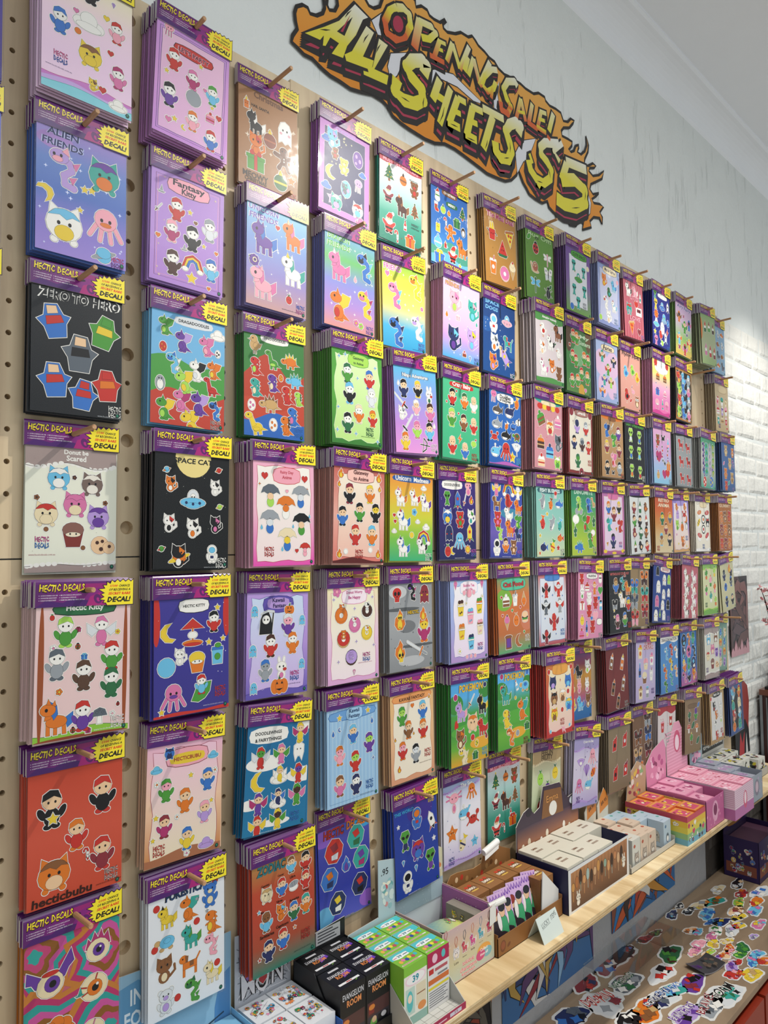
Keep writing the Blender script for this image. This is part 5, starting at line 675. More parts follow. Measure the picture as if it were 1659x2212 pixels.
pk(7,6,'second meadow monster','green meadow sheet of creatures, right of the two meadow sheets','G #4aa0dc #5cb0e0 #4a9c44 #3f9440 #6aac3c #58a03c; E .1 .24 .2 .16 #3c8c3c; E .92 .2 .14 .16 #3a883a; E .6 .6 .6 .12 #58a840; E .6 .82 .26 .1 #e0a838; T .52 .07 .62 .13 #e6bc34 #24366c POKEMON; quad .24 .3 .36 TGE; turt .84 .22 .34 CXB; bottle .58 .2 .18 WCR 20; trex .26 .6 .33 YYH; drag .74 .53 .42 OTO; serp .36 .85 .36 OSO; dot .12 .05 .09 M; dot .92 .05 .09 B; dot .12 .2 .08 R; dot .6 .83 .1 A; dot .54 .36 .06 Y; gift .9 .76 .16 EG; gem .9 .42 .08 C; L .86 .93 J',)
pk(7,7,'must be christmas bottom','white to green Christmas sheet in the bottom row','G #d8ccd4 #a8ccc8 #35907c #1d705e; top #b04450 .05 .012; t .5 .03 .84 F - MUST BE CHRISTMAS; tree .24 .2 .28 EYH; ball .55 .18 .2 OHU; bear .82 .2 .28 HRR; santa .24 .46 .26 JS; quad .54 .5 .36 UHO; tree .84 .46 .26 HEH; santa .26 .79 .36 RS; bottle .7 .68 .14 RZK; gift .76 .78 .24 OR; cane .5 .84 .16 R; stars R 8 .002')
# column 8
pk(8,1,'bug','green sheet of insects and a snail','G #5c8c3a #648f3c #567f38; T .52 .05 .84 .13 #a8c88c #2c4a20 Bug Off!; lady .36 .23 .26 RK; dfly .78 .33 .26 FW; snail .3 .5 .28 #a86450,#d8b890; bfly .8 .56 .26 WZA; dfly .32 .77 .36 EC; beet .78 .84 .26 KA; leaf .12 .1 .14 G; leaf .86 .74 .1 E; dots #3a5a28 12 .0012')
pk(8,2,'farm animal','grey pink sheet of farm animals between green hills','G #d4c8cc #d6cacc #cfc4c8; top #4f8f48 .1 .02; hill #4f8f48 .93 .012 1; t .5 .05 .52 W - Amusing Animals; bird .26 .24 .28 WRO; quad .8 .23 .32 #8a5638,K,K; quad .52 .4 .28 WKF; cat .22 .5 .26 WSO; bird .82 .53 .24 WWO; quad .26 .79 .3 WPM; cat .56 .74 .26 OWO; bear .82 .82 .28 HH; flower .6 .2 .06 WF; flower .14 .58 .06 WF; leaf .7 .4 .05 E; leaf .46 .66 .06 E')
pk(8,3,'cake shop','dusty pink sheet with a striped awning and cakes','G #c88c94 #c98e98 #c48890; E .5 .0 .5 .09 T; E .2 .1 .1 .06 R; E .36 .1 .08 .06 Y; E .5 .1 .08 .06 R; E .66 .1 .08 .06 Y; E .82 .1 .08 .06 R; ban .5 .04 .5 .08 D; cake .22 .27 .32 GHG 25; crit .55 .39 .3 DRO; cake .84 .28 .28 FPW; cake .22 .62 .3 OUX; cat .84 .59 .32 QAK; cake .54 .73 .32 BCN; cake .24 .88 .28 WSR; crit .82 .88 .26 IGW; dots R 20 .0012')
pk(8,4,'fishy business','pale teal sheet of sharks and fish','G #78b4ac #8cc0b4 #c0cca4; ban .5 .05 .84 .12 #2f5f68; t .5 .05 .72 #d8e8e4 - FISHY BUSINESS; shark .24 .22 .34 A 80; fish .52 .25 .24 OHO 80; shark .82 .25 .28 BN 0; fish .22 .52 .28 RO 85; shark .56 .53 .34 AW 60; fish .84 .55 .26 TC 70; fish .24 .87 .27 NB; fish .56 .86 .28 YGR 70; fish .84 .74 .24 OR; sfish .76 .88 .12 R; jelly .7 .1 .14 RF; sfish .38 .39 .09 Y; L .92 .92 K; sfish .12 .7 .08 Y; sfish .1 .95 .08 O')
pk(8,5,'winged mech','white sheet of red winged robots with a blue plate','G #b84848 #d8d8dc #c8ccd8 #b04850; frame #d6dae4 #ccd4de #3a68b0 .07 .004; ban .5 .04 .5 .14 #4a84c8 N; wfig .28 .22 .28 RJK; wfig .72 .22 .28 RZR; wfig .26 .46 .28 QZK; wfig .76 .45 .28 AWR; wfig .54 .68 .32 RRJ; wfig .26 .88 .27 JRK; L .84 .82 B; spark .5 .3 .07 B; spark .14 .3 .06 B; spark .86 .32 .06 B; spark .22 .62 .06 B; spark .6 .86 .06 B; spark .84 .66 .06 B')
pk(8,6,'wavy red border','cream sheet with a wavy red border and curled creatures','G #c87c3c #c8443c #b83434; frame #e9e0b8 #e8c4bc #a82c2c .09 .02; ban .5 .08 .52 .2 #e0a048 #8a2c1c; crit .24 .26 .26 NLN; crit .78 .27 .26 BCB; crit .28 .48 .27 HXK; crit .58 .46 .28 SHW; crit .8 .6 .27 CBY; crit .28 .7 .27 YHO; dot .1 .1 .09 R; dot .9 .08 .09 R; dot .78 .42 .09 R; dot .56 .66 .09 R; bolt .5 .24 .08 O; star .14 .92 .08 C; star .82 .9 .08 C; L .56 .8 R; bolt .6 .93 .2 F 60')
pk(8,7,'fruit','pale green sheet of fruit with faces below a tan title','G #b8a078 #d0d2b0 #c4ceaa #94b478; top #b89e74 .17 .02 D; t .5 .04 .4 #54442c - FEELIN; t .5 .11 .4 #54442c - FRUITY; fruit .28 .38 .3 IG; fruit .8 .34 .3 YE; fruit .54 .54 .28 VG; fruit .3 .76 .3 RG; fruit .76 .74 .26 OG; L .18 .93 G')
# column 9
pk(9,1,'green alien','violet to green sheet of green aliens on a white panel','G #6a4c90 #7a5c98 #6c9a48; frame #dcdce4 #d4d8dc #55406c .14 .004; ban .54 .08 .6 .14 G K; t .54 .08 .5 #1c3418 - CUTE SPACE; alien .32 .26 .24 TT; alien .72 .32 .24 TT; ufo .5 .45 .34 GTT; alien .32 .64 .24 TT; alien .74 .62 .26 TT; alien .48 .83 .26 TT; dot .9 .22 .1 D; dot .22 .92 .14 B; star .36 .34 .08 Y; L .74 .82 A')
pk(9,2,'sister fairy','forest green sheet of paired red haired fairies','G #466a40 #4a8448 #3f7c40 #5a8444; E .5 .4 .24 .24 #7aa878; E .1 .1 .14 .4 #5a4430; E .9 .1 .12 .3 #6a4c34; E .6 .96 .12 .16 #c89c3c; E .5 .78 .06 .1 #c89c3c; t .74 .1 .4 #b8d0b0 - My; t .74 .19 .48 #b8d0b0 - Sisters; fig .28 .12 .28 GSR; fig .42 .14 .26 GSO; fig .25 .44 .27 GSR; fig .38 .5 .26 GSR; fig .72 .42 .28 GSO; fig .88 .44 .26 GSR; fig .6 .68 .27 GSR; fig .84 .72 .28 GSO; fig .22 .82 .27 GSR; fig .44 .8 .26 GSO; bfly .52 .12 .07 OY; bfly .14 .28 .07 RO; heart .76 .93 .09 P')
pk(9,3,'party legend','cream sheet bordered in dark red with masked heroes','G #7a2c2c #883434 #7c2a2a; frame #e2dccc #dcd4c2 #5a1c1c .06 .008; ban .54 .06 .5 .12 #a8746c #5a1c1c; t .54 .06 .34 W - Legends; dot .14 .06 .16 J; dot .9 .06 .16 J; fig .36 .27 .28 LNN; fig .72 .28 .28 RZA; fig .24 .52 .28 NSK; fig .56 .54 .28 UQA; fig .82 .57 .27 RSR; fig .38 .8 .28 EGE; L .86 .79 R; dot .52 .97 .17 J; skull .52 .97 .1 W; bolt .2 .2 .05 H; bolt .86 .2 .05 H')
pk(9,4,'dinosaur cyclist','teal to lime sheet of sporty dinosaurs and palm trees','G #2f7c5c #3a9468 #78ac40 #a0bc3c #a8bc40; t .5 .03 .76 #b8d4c0 - DINOMITE; trex .3 .2 .3 IEI; trex .7 .22 .36 BNB; dino .9 .18 .22 XXX; dot .22 .33 .12 A; dot .38 .33 .12 A; drag .56 .5 .42 GRR; bubble .17 .46 .24 W; cact .14 .64 .2 E; cact .9 .48 .2 E; steg .3 .86 .4 BTB; trex .74 .76 .38 GGR; bubble .86 .66 .16 W; L .92 .9 K')
pk(9,5,'valentine','pink sheet of valentine bears bunnies and hearts','G #d48cac #d690b0 #d088a8; ban .56 .06 .42 .11 W K; t .56 .06 .32 K - VALENTINE; bear .14 .1 .22 RR; snow .9 .08 .22 RK; cake .36 .22 .2 RWR; wfig .66 .24 .26 OSP; bunny .16 .3 .26 WGW; heart .9 .28 .18 GE; bear .44 .4 .26 WWW; bear .7 .46 .26 RR; gift .16 .5 .2 WR; bear .44 .58 .26 RR; can .92 .5 .22 CWK; fruit .16 .72 .22 YO; heart .7 .66 .2 FP; bear .58 .82 .26 RR; cake .14 .92 .24 PPR; bottle .34 .82 .22 BNN; ban .86 .76 .2 .12 W K; heart .54 .7 .09 B; star .36 .94 .08 Y; heart .84 .4 .1 B; L .9 .95 K')
pk(9,6,'rainbow stripe','rainbow banded sheet peeking out behind the wavy red border','G #5a3c78 #8a3c50 #c08c34 #b07840 #a85878 #2c6ca4 #2a64a0; cat .2 .24 .24 BCB; quad .48 .28 .26 KKK; cat .84 .22 .26 WIW; cat .2 .52 .24 YWR; bunny .5 .5 .26 FPF; bunny .82 .5 .26 WPW; cat .24 .78 .26 YOY; quad .54 .76 .28 CBC; cat .86 .74 .28 HDH')
pk(9,7,'jellyfish','lilac sheet of pastel rays squid and shells','G #a49cc8 #d2cade #cfc8de #b4a4d0; top #a098c4 .16 .02 L; t .56 .06 .4 W - Under the Sea; ray .28 .36 .3 LW; octo .74 .28 .3 FF; shell .52 .48 .28 LV; fish .8 .52 .28 OFR 40; octo .24 .68 .28 PL; whale .62 .68 .32 CW; dots #6a508c 22 .0022; bot #a498cc .93 .02 L; L .22 .86 V')
# column 10
pk(10,1,'mystic spirit','lavender blue sheet with a pale ribbon and foxes','G #8a9cc8 #a0aad4 #8c98c8; frame #c4c8e0 #c0c4de #4c5484 .09 .018; ban .56 .07 .6 .15 D K; t .56 .07 .48 #38344c - Mystic Spirits; cat .28 .25 .27 OYO; quad .72 .3 .25 CBC; bird .5 .44 .26 ETP; serp .32 .62 .28 WRW; quad .72 .64 .25 WCR; cat .46 .84 .27 WSW; dot .1 .9 .12 I; dot .9 .2 .1 F; L .8 .86 #8aa4cc')
pk(10,2,'butterfly shaped','periwinkle sheet with a big pink butterfly shape and fairies','G #a0b0d4 #a8b4d8 #98a8d0; E .24 .36 .3 .3 #d8b8d4; E .76 .36 .3 .3 #d8b8d4; E .3 .74 .22 .28 #d8b8d4; E .7 .74 .22 .28 #d8b8d4; ban .54 .1 .56 .13 D K; t .54 .1 .4 #4c3c48 - Fairies; wfig .28 .25 .26 TSH; wfig .8 .3 .24 NSK; wfig .54 .45 .26 GSR; wfig .36 .64 .24 TSV; wfig .66 .66 .24 ISH; wfig .26 .84 .26 BSO; L .84 .84 #8ab0d8')
pk(10,3,'storybook','tan sheet of dragons wizards and princesses','G #b48c60 #b68e62 #ac855a; E .5 .02 .5 .06 O; ban .5 .04 .34 .1 H; drag .24 .23 .3 BNB; fig .78 .26 .3 VWJ; drag .54 .38 .34 GGI; sword .5 .16 .14 AH; fig .24 .5 .28 JSY; fig .8 .54 .3 JSH; drag .52 .7 .32 FPR; fig .24 .84 .29 KSK; fig .8 .84 .29 AZK; crab .5 .92 .12 KK; L .92 .95 R')
pk(10,4,'card duel','pink sheet framed in gold with armoured duellists','G #b06ca4 #c880b0 #a85890; frame #e0cce0 #dcc6dc #c89c34 .08 .006; ban .5 .05 .44 .16 P Y; fig .28 .24 .28 BSO; fig .76 .23 .27 KSY; fig .52 .34 .32 JSH; drag .28 .51 .3 TCT; drag .78 .53 .3 RRR; fig .46 .78 .36 NVK; pizza .62 .6 .1 OYR; pizza .2 .84 .1 OYR; L .8 .82 #c04890 #3a68c0; E .1 .95 .08 .04 Y; E .9 .95 .08 .04 Y; E .5 .98 .1 .03 Y')
pk(10,5,'mythology','black sheet of wizards unicorns and mermaids','G #191a1c; t .5 .06 .86 #c8605c - MYTHOLOGY ZOOLOGY; fig .3 .24 .32 BXH; serp .58 .22 .28 TCG; quad .84 .3 .3 OYO; bfly .24 .55 .22 KAK; quad .58 .48 .32 WSY; fig .86 .56 .3 RYB; fig .34 .82 .34 UFP; fig .68 .8 .34 GSB; hat .72 .08 .1 RR; star .2 .64 .07 Y; L .9 .88 R; dots W 24 .0007; star .2 .74 .06 Y; moon .44 .4 .07 Y')
pk(10,6,'red lighter','dark red sheet of tilted flip lighters','G #6a2424 #742828 #682222; lighter .26 .2 .36 HOZ -18; lighter .74 .26 .36 OYZ -18; lighter .3 .62 .36 HOK -18; lighter .76 .6 .36 HOZ -18; lighter .5 .86 .34 HOK -18; L .86 .92 K')
pk(10,7,'brown lighter','brown kraft sheet of tilted red matchboxes','G #86755c #8a7a60 #807058; mbox .28 .26 .4 RRK -18; mbox .74 .24 .4 RRZ -18; mbox .3 .72 .4 RRK -18; mbox .76 .7 .4 RJZ -18; dots #6a5a42 8 .001')
# column 11
pk(11,1,'rose pink','rose pink sheet of hearts cakes and a cassette','G #b45a68 #ba6270 #b04e5c; stripe #c06c78 8; quad .26 .16 .3 WKK; quad .6 .16 .26 FWR; crit .26 .5 .34 TAR; heart .64 .38 .2 RO; cass .76 .5 .28 WJ; t .56 .28 .44 F J LITTLE; t .56 .64 .54 F J LOVE; pizza .36 .82 .32 XOR; heart .74 .86 .18 J; bottle .86 .24 .2 ZTK; L .9 .92 L')
pk(11,2,'flying bird','salmon pink sheet of parrots and an owl','G #d89c8c #dca294 #d49888; T .52 .05 .88 .12 #26242a - Flying High; bird .26 .36 .36 CBO; bird .6 .3 .3 IGO; bird .84 .4 .3 YOO; bird .3 .76 .38 RKO; flam .6 .66 .28 FPR; owl .82 .84 .3 #a0643c,D; leaf .5 .84 .1 R')
pk(11,3,'green alien on black','black sheet of six green aliens','G #1c1d20; t .3 .02 .44 #58b048 - OUT OF; t .72 .04 .5 #58b048 - THIS WORLD; alien .3 .2 .32 IZ; alien .74 .22 .34 IB; alien .3 .5 .34 IB; alien .72 .5 .34 IC; alien .32 .82 .34 IO; alien .74 .84 .34 IR; dots W 14 .0007; L .92 .92 W')
pk(11,4,'medieval','white sheet of medieval players with a black band','G #d4d8d6; E .5 0 .5 .05 K; grid 3 4 .27 fig/gnome/bird/fig JSH/EWE/HOK/GSU/KSK/RSU .1 .98')
pk(11,5,'coloured butterfly','kraft sheet of coloured butterflies behind the mythology packs','G #947c58 #9a825e #8c7450; bfly .76 .18 .42 OUK; bfly .26 .32 .42 BTO; bfly .78 .46 .42 TRK; bfly .26 .58 .42 QAN; bfly .78 .74 .4 RJK; bfly .28 .86 .42 RFK; L .88 .9 V')
pk(11,6,'yummy drink','lilac sheet of drinks in jars and bottles','G #bcaed0 #c0b4d6 #b8aace; t .64 .04 .44 #b04860 W YUMMY; t .64 .1 .5 #b04860 W DRINKS; jar .22 .16 .32 DYO; jar .8 .3 .3 WFP; bottle .2 .47 .36 BNC; muff .5 .37 .28 FDW; cup .78 .56 .28 WZR; muff .44 .6 .28 DHW; jar .24 .84 .3 DXH; can .58 .84 .28 AWC; L .86 .82 V; jar .84 .7 .01 W')
pk(11,7,'moth','brown kraft sheet of dark moths','G #74543a #7a5a40 #6e5036; bfly .76 .1 .4 UAK; bfly .28 .36 .42 UHJ; bfly .78 .34 .4 NBK; bfly .26 .66 .42 XQK; bfly .78 .62 .4 UJK; bfly .3 .9 .42 OHK')
# column 12
pk(12,1,'space doodle','royal blue sheet crowded with space doodles','G #262c84 #282e88 #242a80; ban .58 .05 .5 .11 W; alien .16 .06 .22 GT; alien .2 .24 .26 YY; ufo .56 .25 .34 BCZ; rock .88 .2 .24 WLK; sun .22 .42 .22 OR; octo .66 .44 .24 CI; egg .88 .5 .2 BC; ufo .22 .6 .3 CZI; ghost .56 .64 .3 WZ; bolt .84 .68 .2 R; star .14 .76 .14 Y; bird .46 .78 .24 RRO; rock .74 .8 .26 WCK; alien .2 .92 .26 PP; planet .54 .92 .2 IW; L .9 .96 B; dots W 12 .0007')
pk(12,2,'candy castle','yellow to pink sheet of candy houses and sweets','G #e4d46c #e8d878 #e4a8c8 #d878b0 #e06aa8; cloud .5 .08 .8 W; crit .18 .06 .2 R; crit .82 .06 .2 R; cake .3 .3 .24 OHX; cake .7 .3 .24 OHX; gift .28 .58 .22 BVW; cake .7 .6 .22 FPW; muff .26 .82 .26 FPW; bottle .56 .8 .24 TPW; muff .8 .8 .24 FPP; bot #c83c8c .94 .02; spark .2 .44 .07 V; spark .8 .44 .07 V')
pk(12,3,'love heart','pink to sky blue sheet of bears bottles and hearts','G #d8a8c8 #cc9cc8 #a0b4d8 #86bcd8; bear .26 .2 .28 HR; crab .56 .16 .2 KW; bottle .84 .25 .26 CFZ; heart .3 .5 .32 MP; grid 3 5 .07 heart/star R/K/M/V .3 .6; bottle .6 .6 .2 AKZ 40; gift .84 .66 .24 OX; fruit .24 .84 .22 XR; heart .6 .82 .26 MR; heart .78 .8 .22 RM; L .92 .93 K')
pk(12,4,'retro animation','orange to cream sheet of sepia cartoon figures','G #b8482c #c8642c #c88c48 #d0b888 #d4c4a0; T .5 .05 .6 .09 #e8dcc0 - RETRO; T .5 .14 .64 .09 #e8dcc0 - ANIMA; dots #e8d8b0 14 .0014; fig .4 .38 .3 EYE; fig .84 .36 .28 QYO; fig .6 .56 .28 JSH; fig .34 .76 .3 XHC; fig .8 .76 .3 KSU; L .16 .9 R')
pk(12,5,'white ghost','dark blue sheet of playful ghosts','G #1f3f8c #20408c #1d3a82; ban .66 .05 .5 .12 W R; t .66 .05 .4 #b83430 - DOODLES; ghost .24 .1 .22 KK; ghost .62 .24 .26 WR; ghost .88 .22 .24 IR; ghost .3 .38 .3 WW; ghost .6 .5 .24 WF; ghost .88 .46 .2 WP; ghost .24 .64 .28 PF; ghost .56 .7 .24 WF; ghost .86 .68 .24 KW; ghost .2 .9 .28 WY; bottle .42 .85 .18 GIK; ghost .64 .88 .24 WW; L .9 .9 L')
pk(12,6,'coiled dragon','sky blue sheet of coiled dragons under a white cloud title','G #4a84c4 #5090cc #4680c0; top W .1 .02; t .5 .06 .86 #3a3c44 - DRAGON NATION; serp .3 .3 .28 CWB; serp .58 .24 .28 RJO; serp .86 .3 .28 WOZ; star .18 .5 .08 Y; serp .56 .5 .3 YOK; serp .24 .64 .28 ORY; serp .84 .64 .28 SOR; serp .56 .76 .3 TCB; serp .26 .88 .27 GEK; L .9 .92 L; dots W 14 .001')
pk(12,7,'red and white','white sheet with dripping red top and red drinks','G #ded6d4 #dcd2d2 #d8cece; top #b0303c .12 .03; cup .26 .34 .3 RFF; jar .72 .26 .28 RRW; sword .5 .46 .3 MF; bottle .74 .56 .28 RFW; cake .26 .68 .28 RWF; fruit .56 .76 .26 RR; heart .84 .78 .18 R; dots R 16 .0014')
# column 13
pk(13,1,'airy fairy','lilac to green sheet of five fairies','G #c8a8cc #cbb4cc #8cb868 #d8b454; T .52 .06 .84 .11 #5a4c98 W Airy Fairy; wfig .22 .26 .28 OUH; wfig .56 .42 .32 GSG; wfig .84 .34 .28 BUP; wfig .22 .68 .3 CSO; wfig .84 .72 .3 YSR; wfig .56 .86 .3 RUP; bfly .5 .22 .1 P; bfly .22 .86 .12 M; bfly .7 .56 .08 V')
pk(13,2,'neon fox','black sheet with a gold border and glowing foxes','G #b87c34 #1c1d20 #1c1d20 #b07430; frame #17181b #17181b #d0a040 .06 .004; grid 3 4 .3 cat/quad/fig RYO/CBW/AZC/IYG/BCW/PFZ .06 .96; dots Y 12 .001')
pk(13,3,'red dog','grey stone sheet of six red dogs','G #8f9496 #959a9c #8a8f92; E .3 .3 .3 .01 #7a8084; E .7 .6 .3 .01 #7a8084; top K .04 .008; dog .3 .2 .38 RJ; dog .74 .24 .34 RJ 8; dog .32 .52 .32 RJ; dog .76 .52 .36 RK; dog .34 .84 .34 RJ; dog .76 .86 .34 RJ')
pk(13,4,'violet bordered','white sheet with a wavy violet border and small pets','G #8c7cc4 #a08cc8 #d8a860; frame #e4dce8 #e8d4c4 #6a54a8 .07 .016; ban .5 .06 .5 .14 #a894d4; bird .26 .14 .22 OXO; bird .76 .14 .22 OXO; ghost .3 .28 .24 LW; crab .72 .28 .24 RF; moon .8 .38 .22 O 140; cat .26 .48 .26 IGI; fruit .56 .52 .26 OG; pen .84 .5 .26 AZ; cat .56 .8 .28 OHD; L .82 .72 B; star .2 .66 .08 P; star .3 .84 .08 Y; star .8 .9 .08 Y')
pk(13,5,'red unicorn','pink red sheet of white and brown unicorns','G #b8606c #bc6672 #b45864; grid 2 4 .38 quad WH/WP/WU/WR .1 .98; heart .1 .6 .08 R; heart .88 .5 .08 R')
pk(13,6,'electric blue','electric blue and black sheet with pink foot','G #2464a8 #3a78c0 #2c6cb8 #b85c98; grid 3 4 .3 patch/serp/fig/cat KBC/OSY/TGE/NCW/PKV .04 .96; L .88 .9 #c878b8; dots Y 10 .001')
pk(13,7,'potted plant','brown kraft sheet of plants and mushrooms','G #8c7254 #907658 #86704e; ban .5 .14 .6 .1 #7a6042 U; cact .28 .32 .28 EUR; fig .68 .3 .3 GVV; mush .24 .54 .22 RD; leaf .5 .5 .2 E; mush .74 .56 .22 OD; cact .4 .74 .28 GHY; leaf .84 .14 .14 B; leaf .8 .8 .2 E')
# column 14
pk(14,1,'garden gnome','green and tan sheet of six slim gnomes','G #86a868 #a8b48c #b0b890 #9cb878; gnome .28 .24 .3 RSE; gnome .56 .22 .3 HSG; gnome .84 .24 .3 HSU; gnome .28 .7 .32 PWP; gnome .58 .72 .32 RWR; gnome .86 .74 .32 RSJ; E .0 .3 .1 .3 O')
pk(14,3,'patterned hand','grey green sheet of patterned hands and snakes','G #4a8a6c #b4b4b0 #a8aca8 #4a9a84; top #4c9470 .1 .02; grid 4 5 .22 serp/patch/knife/gem VNK/TGA/LVW/GYE .1 .76; egg .26 .88 .3 RW; egg .72 .86 .32 BYG; egg .2 .66 .2 BT; egg .8 .6 .2 VL')
pk(14,4,'sushi','cream sheet of sushi with a scalloped border','G #e2dccc #e4decf #d8d0c0; frame #ebe6d8 #e6e0d0 #5a544c .07 .014; ban .56 .06 .44 .16 D H; sushi .28 .24 .34 OW; sushi .8 .24 .32 RW; roll .54 .36 .3 KO; sushi .24 .44 .3 YK 40; crit .84 .42 .26 KWR; roll .54 .56 .3 KR; sushi .26 .7 .32 RW -20; sushi .78 .7 .3 RF 20; L .52 .88 B; bot W .96 .008 W')
pk(14,5,'cactus','pale green sheet of potted cacti with bright green bands','G #d0d4a4 #d4d8ac #ccd2a0; top #86b45c .09 .012 I; bot #74ac4c .9 .012 I; cact .24 .2 .28 GOP; cact .8 .16 .28 IYE; cact .52 .34 .3 FGO; cact .22 .52 .26 GPR; cact .8 .48 .28 OFG; cact .52 .66 .28 TWE; cact .84 .74 .28 IOW; L .2 .78 E')
pk(14,6,'far doughnut creatures','cream sheet of round creatures with mauve bands, far right','G #d8d6c8; top #a39490 .13 .022 W; bot #a5928f .9 .01 W; crit .28 .24 .3 CWW; crit .78 .22 .28 HWW; crit .54 .44 .3 PDF; crit .22 .56 .28 DDR; crit .82 .52 .28 LVV; muff .52 .72 .3 #8a5f54,#84342e,#efe3c8; cookie .84 .76 .24 SU; L .16 .8 V')
pk(14,7,'bathing cat','white and tan sheet of bathing cats with a black title','G #b49464 #bc9c6c #b08c5c; frame #e0dedc #dedcda #4c4034 .1 .014; ban .5 .07 .5 .13 K; t .5 .07 .4 W - Bathy Cats; cat .3 .28 .24 KRW; cat .74 .32 .26 WWZ; cat .44 .46 .24 OXW; cat .76 .56 .24 WIW; cat .34 .64 .24 WZK; cat .44 .86 .25 ROW; dot .1 .12 .1 R; dot .84 .9 .1 R; L .78 .78 R')
# column 15
pk(15,1,'pale blue','pale blue sheet of sea birds half hidden by the gnomes','G #86a8c4 #8cb0cc #84a8c4; grid 3 4 .24 fish/bird/shark/quad HXO/ZAK/OWR/QKA .05 .95; L .84 .84 V')
pk(15,2,'cherry doughnut','beige sheet with a plaited title and sweet drinks','G #c8b088 #cebc98 #c4ac80; ban .56 .1 .6 .2 #dcc8a0 H; grid 3 3 .26 jar/muff/cup/cake FWR/TWG/DXH/RWF/LVW .25 .85; L .28 .86 V; heart .84 .92 .1 R')
pk(15,3,'swimming bear','blue sheet of swimming brown bears','G #3c5c94 #44689c #3c5c90; bear .34 .16 .34 XD; bear .84 .18 .26 OD; bear .62 .42 .36 XS; bear .28 .64 .3 OX; bear .76 .72 .36 XH; bear .3 .9 .28 RO; serp .84 .42 .2 VPL; leaf .16 .44 .12 P; leaf .5 .84 .14 T; L .84 .95 L')
pk(15,4,'gummy bear','orange brown sheet of see through gummy bears','G #a8642c #b07030 #a05c28; t .5 .06 .84 #d8c0a0 - GUMMY; grid 3 3 .34 bear OX/HS/RO/JX .14 .98')
pk(15,5,'pale yellow','pale yellow sheet hanging askew with dark heroes and flames','G #c8c49c #ccc8a2 #c0bc94; flame .7 .14 .26 OY; fig .28 .24 .3 NQK; bat .8 .26 .01 K; fig .76 .42 .28 QKB; patch .34 .5 .22 BNB; fig .34 .8 .34 NKB; fig .78 .8 .3 KSQ'.replace('bat .8 .26 .01 K; ', 'bfly .8 .26 .2 KKV; '))
pk(15,6,'soft green','soft green sheet partly hidden behind the far doughnuts','G #6f9484 #84a898 #7ca08c; grid 3 4 .24 crit/bird/cat/bear OXY/BCW/DSX/LVF .1 .92')
pk(15,7,'midnight','midnight blue sheet with black centre at the far bottom right','G #3a5890 #2c4074 #34508c; frame #17181c #17181c #6a84b4 .12 .02; grid 2 4 .32 cat/fig/fruit/ghost CWA/OYR/TIC/DYW/RSW .06 .96; cloud .3 .1 .3 O')
build_packs()
# ------------------------------------------------------------------ the flame sign above the board
SIGN_OUT = [(572, 2691), (570, 2708), (575, 2724), (592, 2737), (606, 2738), (613, 2728), (631, 2733), (649, 2748), (655, 2764), (653, 2780), (649, 2799), (661, 2822), (670, 2813), (663, 2794), (661, 2775), (669, 2766), (685, 2773), (694, 2792), (691, 2810), (702, 2840), (722, 2846), (748, 2868), (767, 2861), (776, 2857), (793, 2843), (809, 2845), (830, 2861), (837, 2880), (848, 2906), (883, 2936), (920, 2948), (942, 2947), (957, 2945), (960, 2929), (981, 2943), (1003, 2944), (1012, 2934), (1030, 2933), (1054, 2937), (1075, 2956), (1079, 2954), (1065, 2938), (1068, 2928), (1083, 2925), (1117, 2938), (1141, 2954), (1173, 2957), (1191, 2969), (1205, 2963), (1218, 2955), (1246, 2951), (1269, 2944), (1293, 2944), (1312, 2932), (1341, 2928), (1361, 2932), (1397, 2935), (1423, 2937), (1449, 2934), (1492, 2937), (1520, 2952), (1554, 2954), (1559, 2944), (1582, 2938), (1617, 2943), (1647, 2943), (1662, 2922), (1689, 2930), (1708, 2949), (1730, 2951), (1720, 2937), (1698, 2914), (1663, 2900), (1648, 2883), (1652, 2868), (1687, 2872), (1714, 2873), (1711, 2858), (1691, 2837), (1704, 2835), (1725, 2847), (1736, 2868), (1756, 2879), (1755, 2869), (1746, 2851), (1768, 2851), (1795, 2873), (1809, 2900), (1806, 2930), (1820, 2904), (1815, 2878), (1793, 2845), (1789, 2826), (1812, 2828), (1847, 2850), (1867, 2848), (1853, 2836), (1825, 2826), (1818, 2813), (1845, 2805), (1886, 2823), (1923, 2851), (1907, 2817), (1864, 2791), (1830, 2771), (1822, 2751), (1842, 2740), (1883, 2758), (1862, 2740), (1834, 2720), (1847, 2711), (1888, 2721), (1913, 2719), (1887, 2692), (1903, 2680), (1902, 2654), (1886, 2671), (1844, 2661), (1817, 2638), (1826, 2620), (1769, 2594), (1776, 2619), (1744, 2615), (1724, 2592), (1687, 2585), (1681, 2599), (1639, 2592), (1592, 2596), (1567, 2604), (1558, 2621), (1529, 2605), (1491, 2605), (1459, 2609), (1443, 2623), (1428, 2633), (1413, 2652), (1403, 2667), (1392, 2644), (1366, 2620), (1336, 2606), (1297, 2601), (1250, 2597), (1213, 2602), (1177, 2606), (1143, 2610), (1109, 2613), (1067, 2611), (1027, 2597), (988, 2593), (958, 2594), (928, 2595), (899, 2598), (871, 2604), (854, 2620), (837, 2627), (803, 2628), (764, 2617), (732, 2610), (701, 2613), (671, 2613), (648, 2618), (630, 2624), (619, 2628), (596, 2626), (580, 2632), (561, 2638), (564, 2653), (577, 2675)]
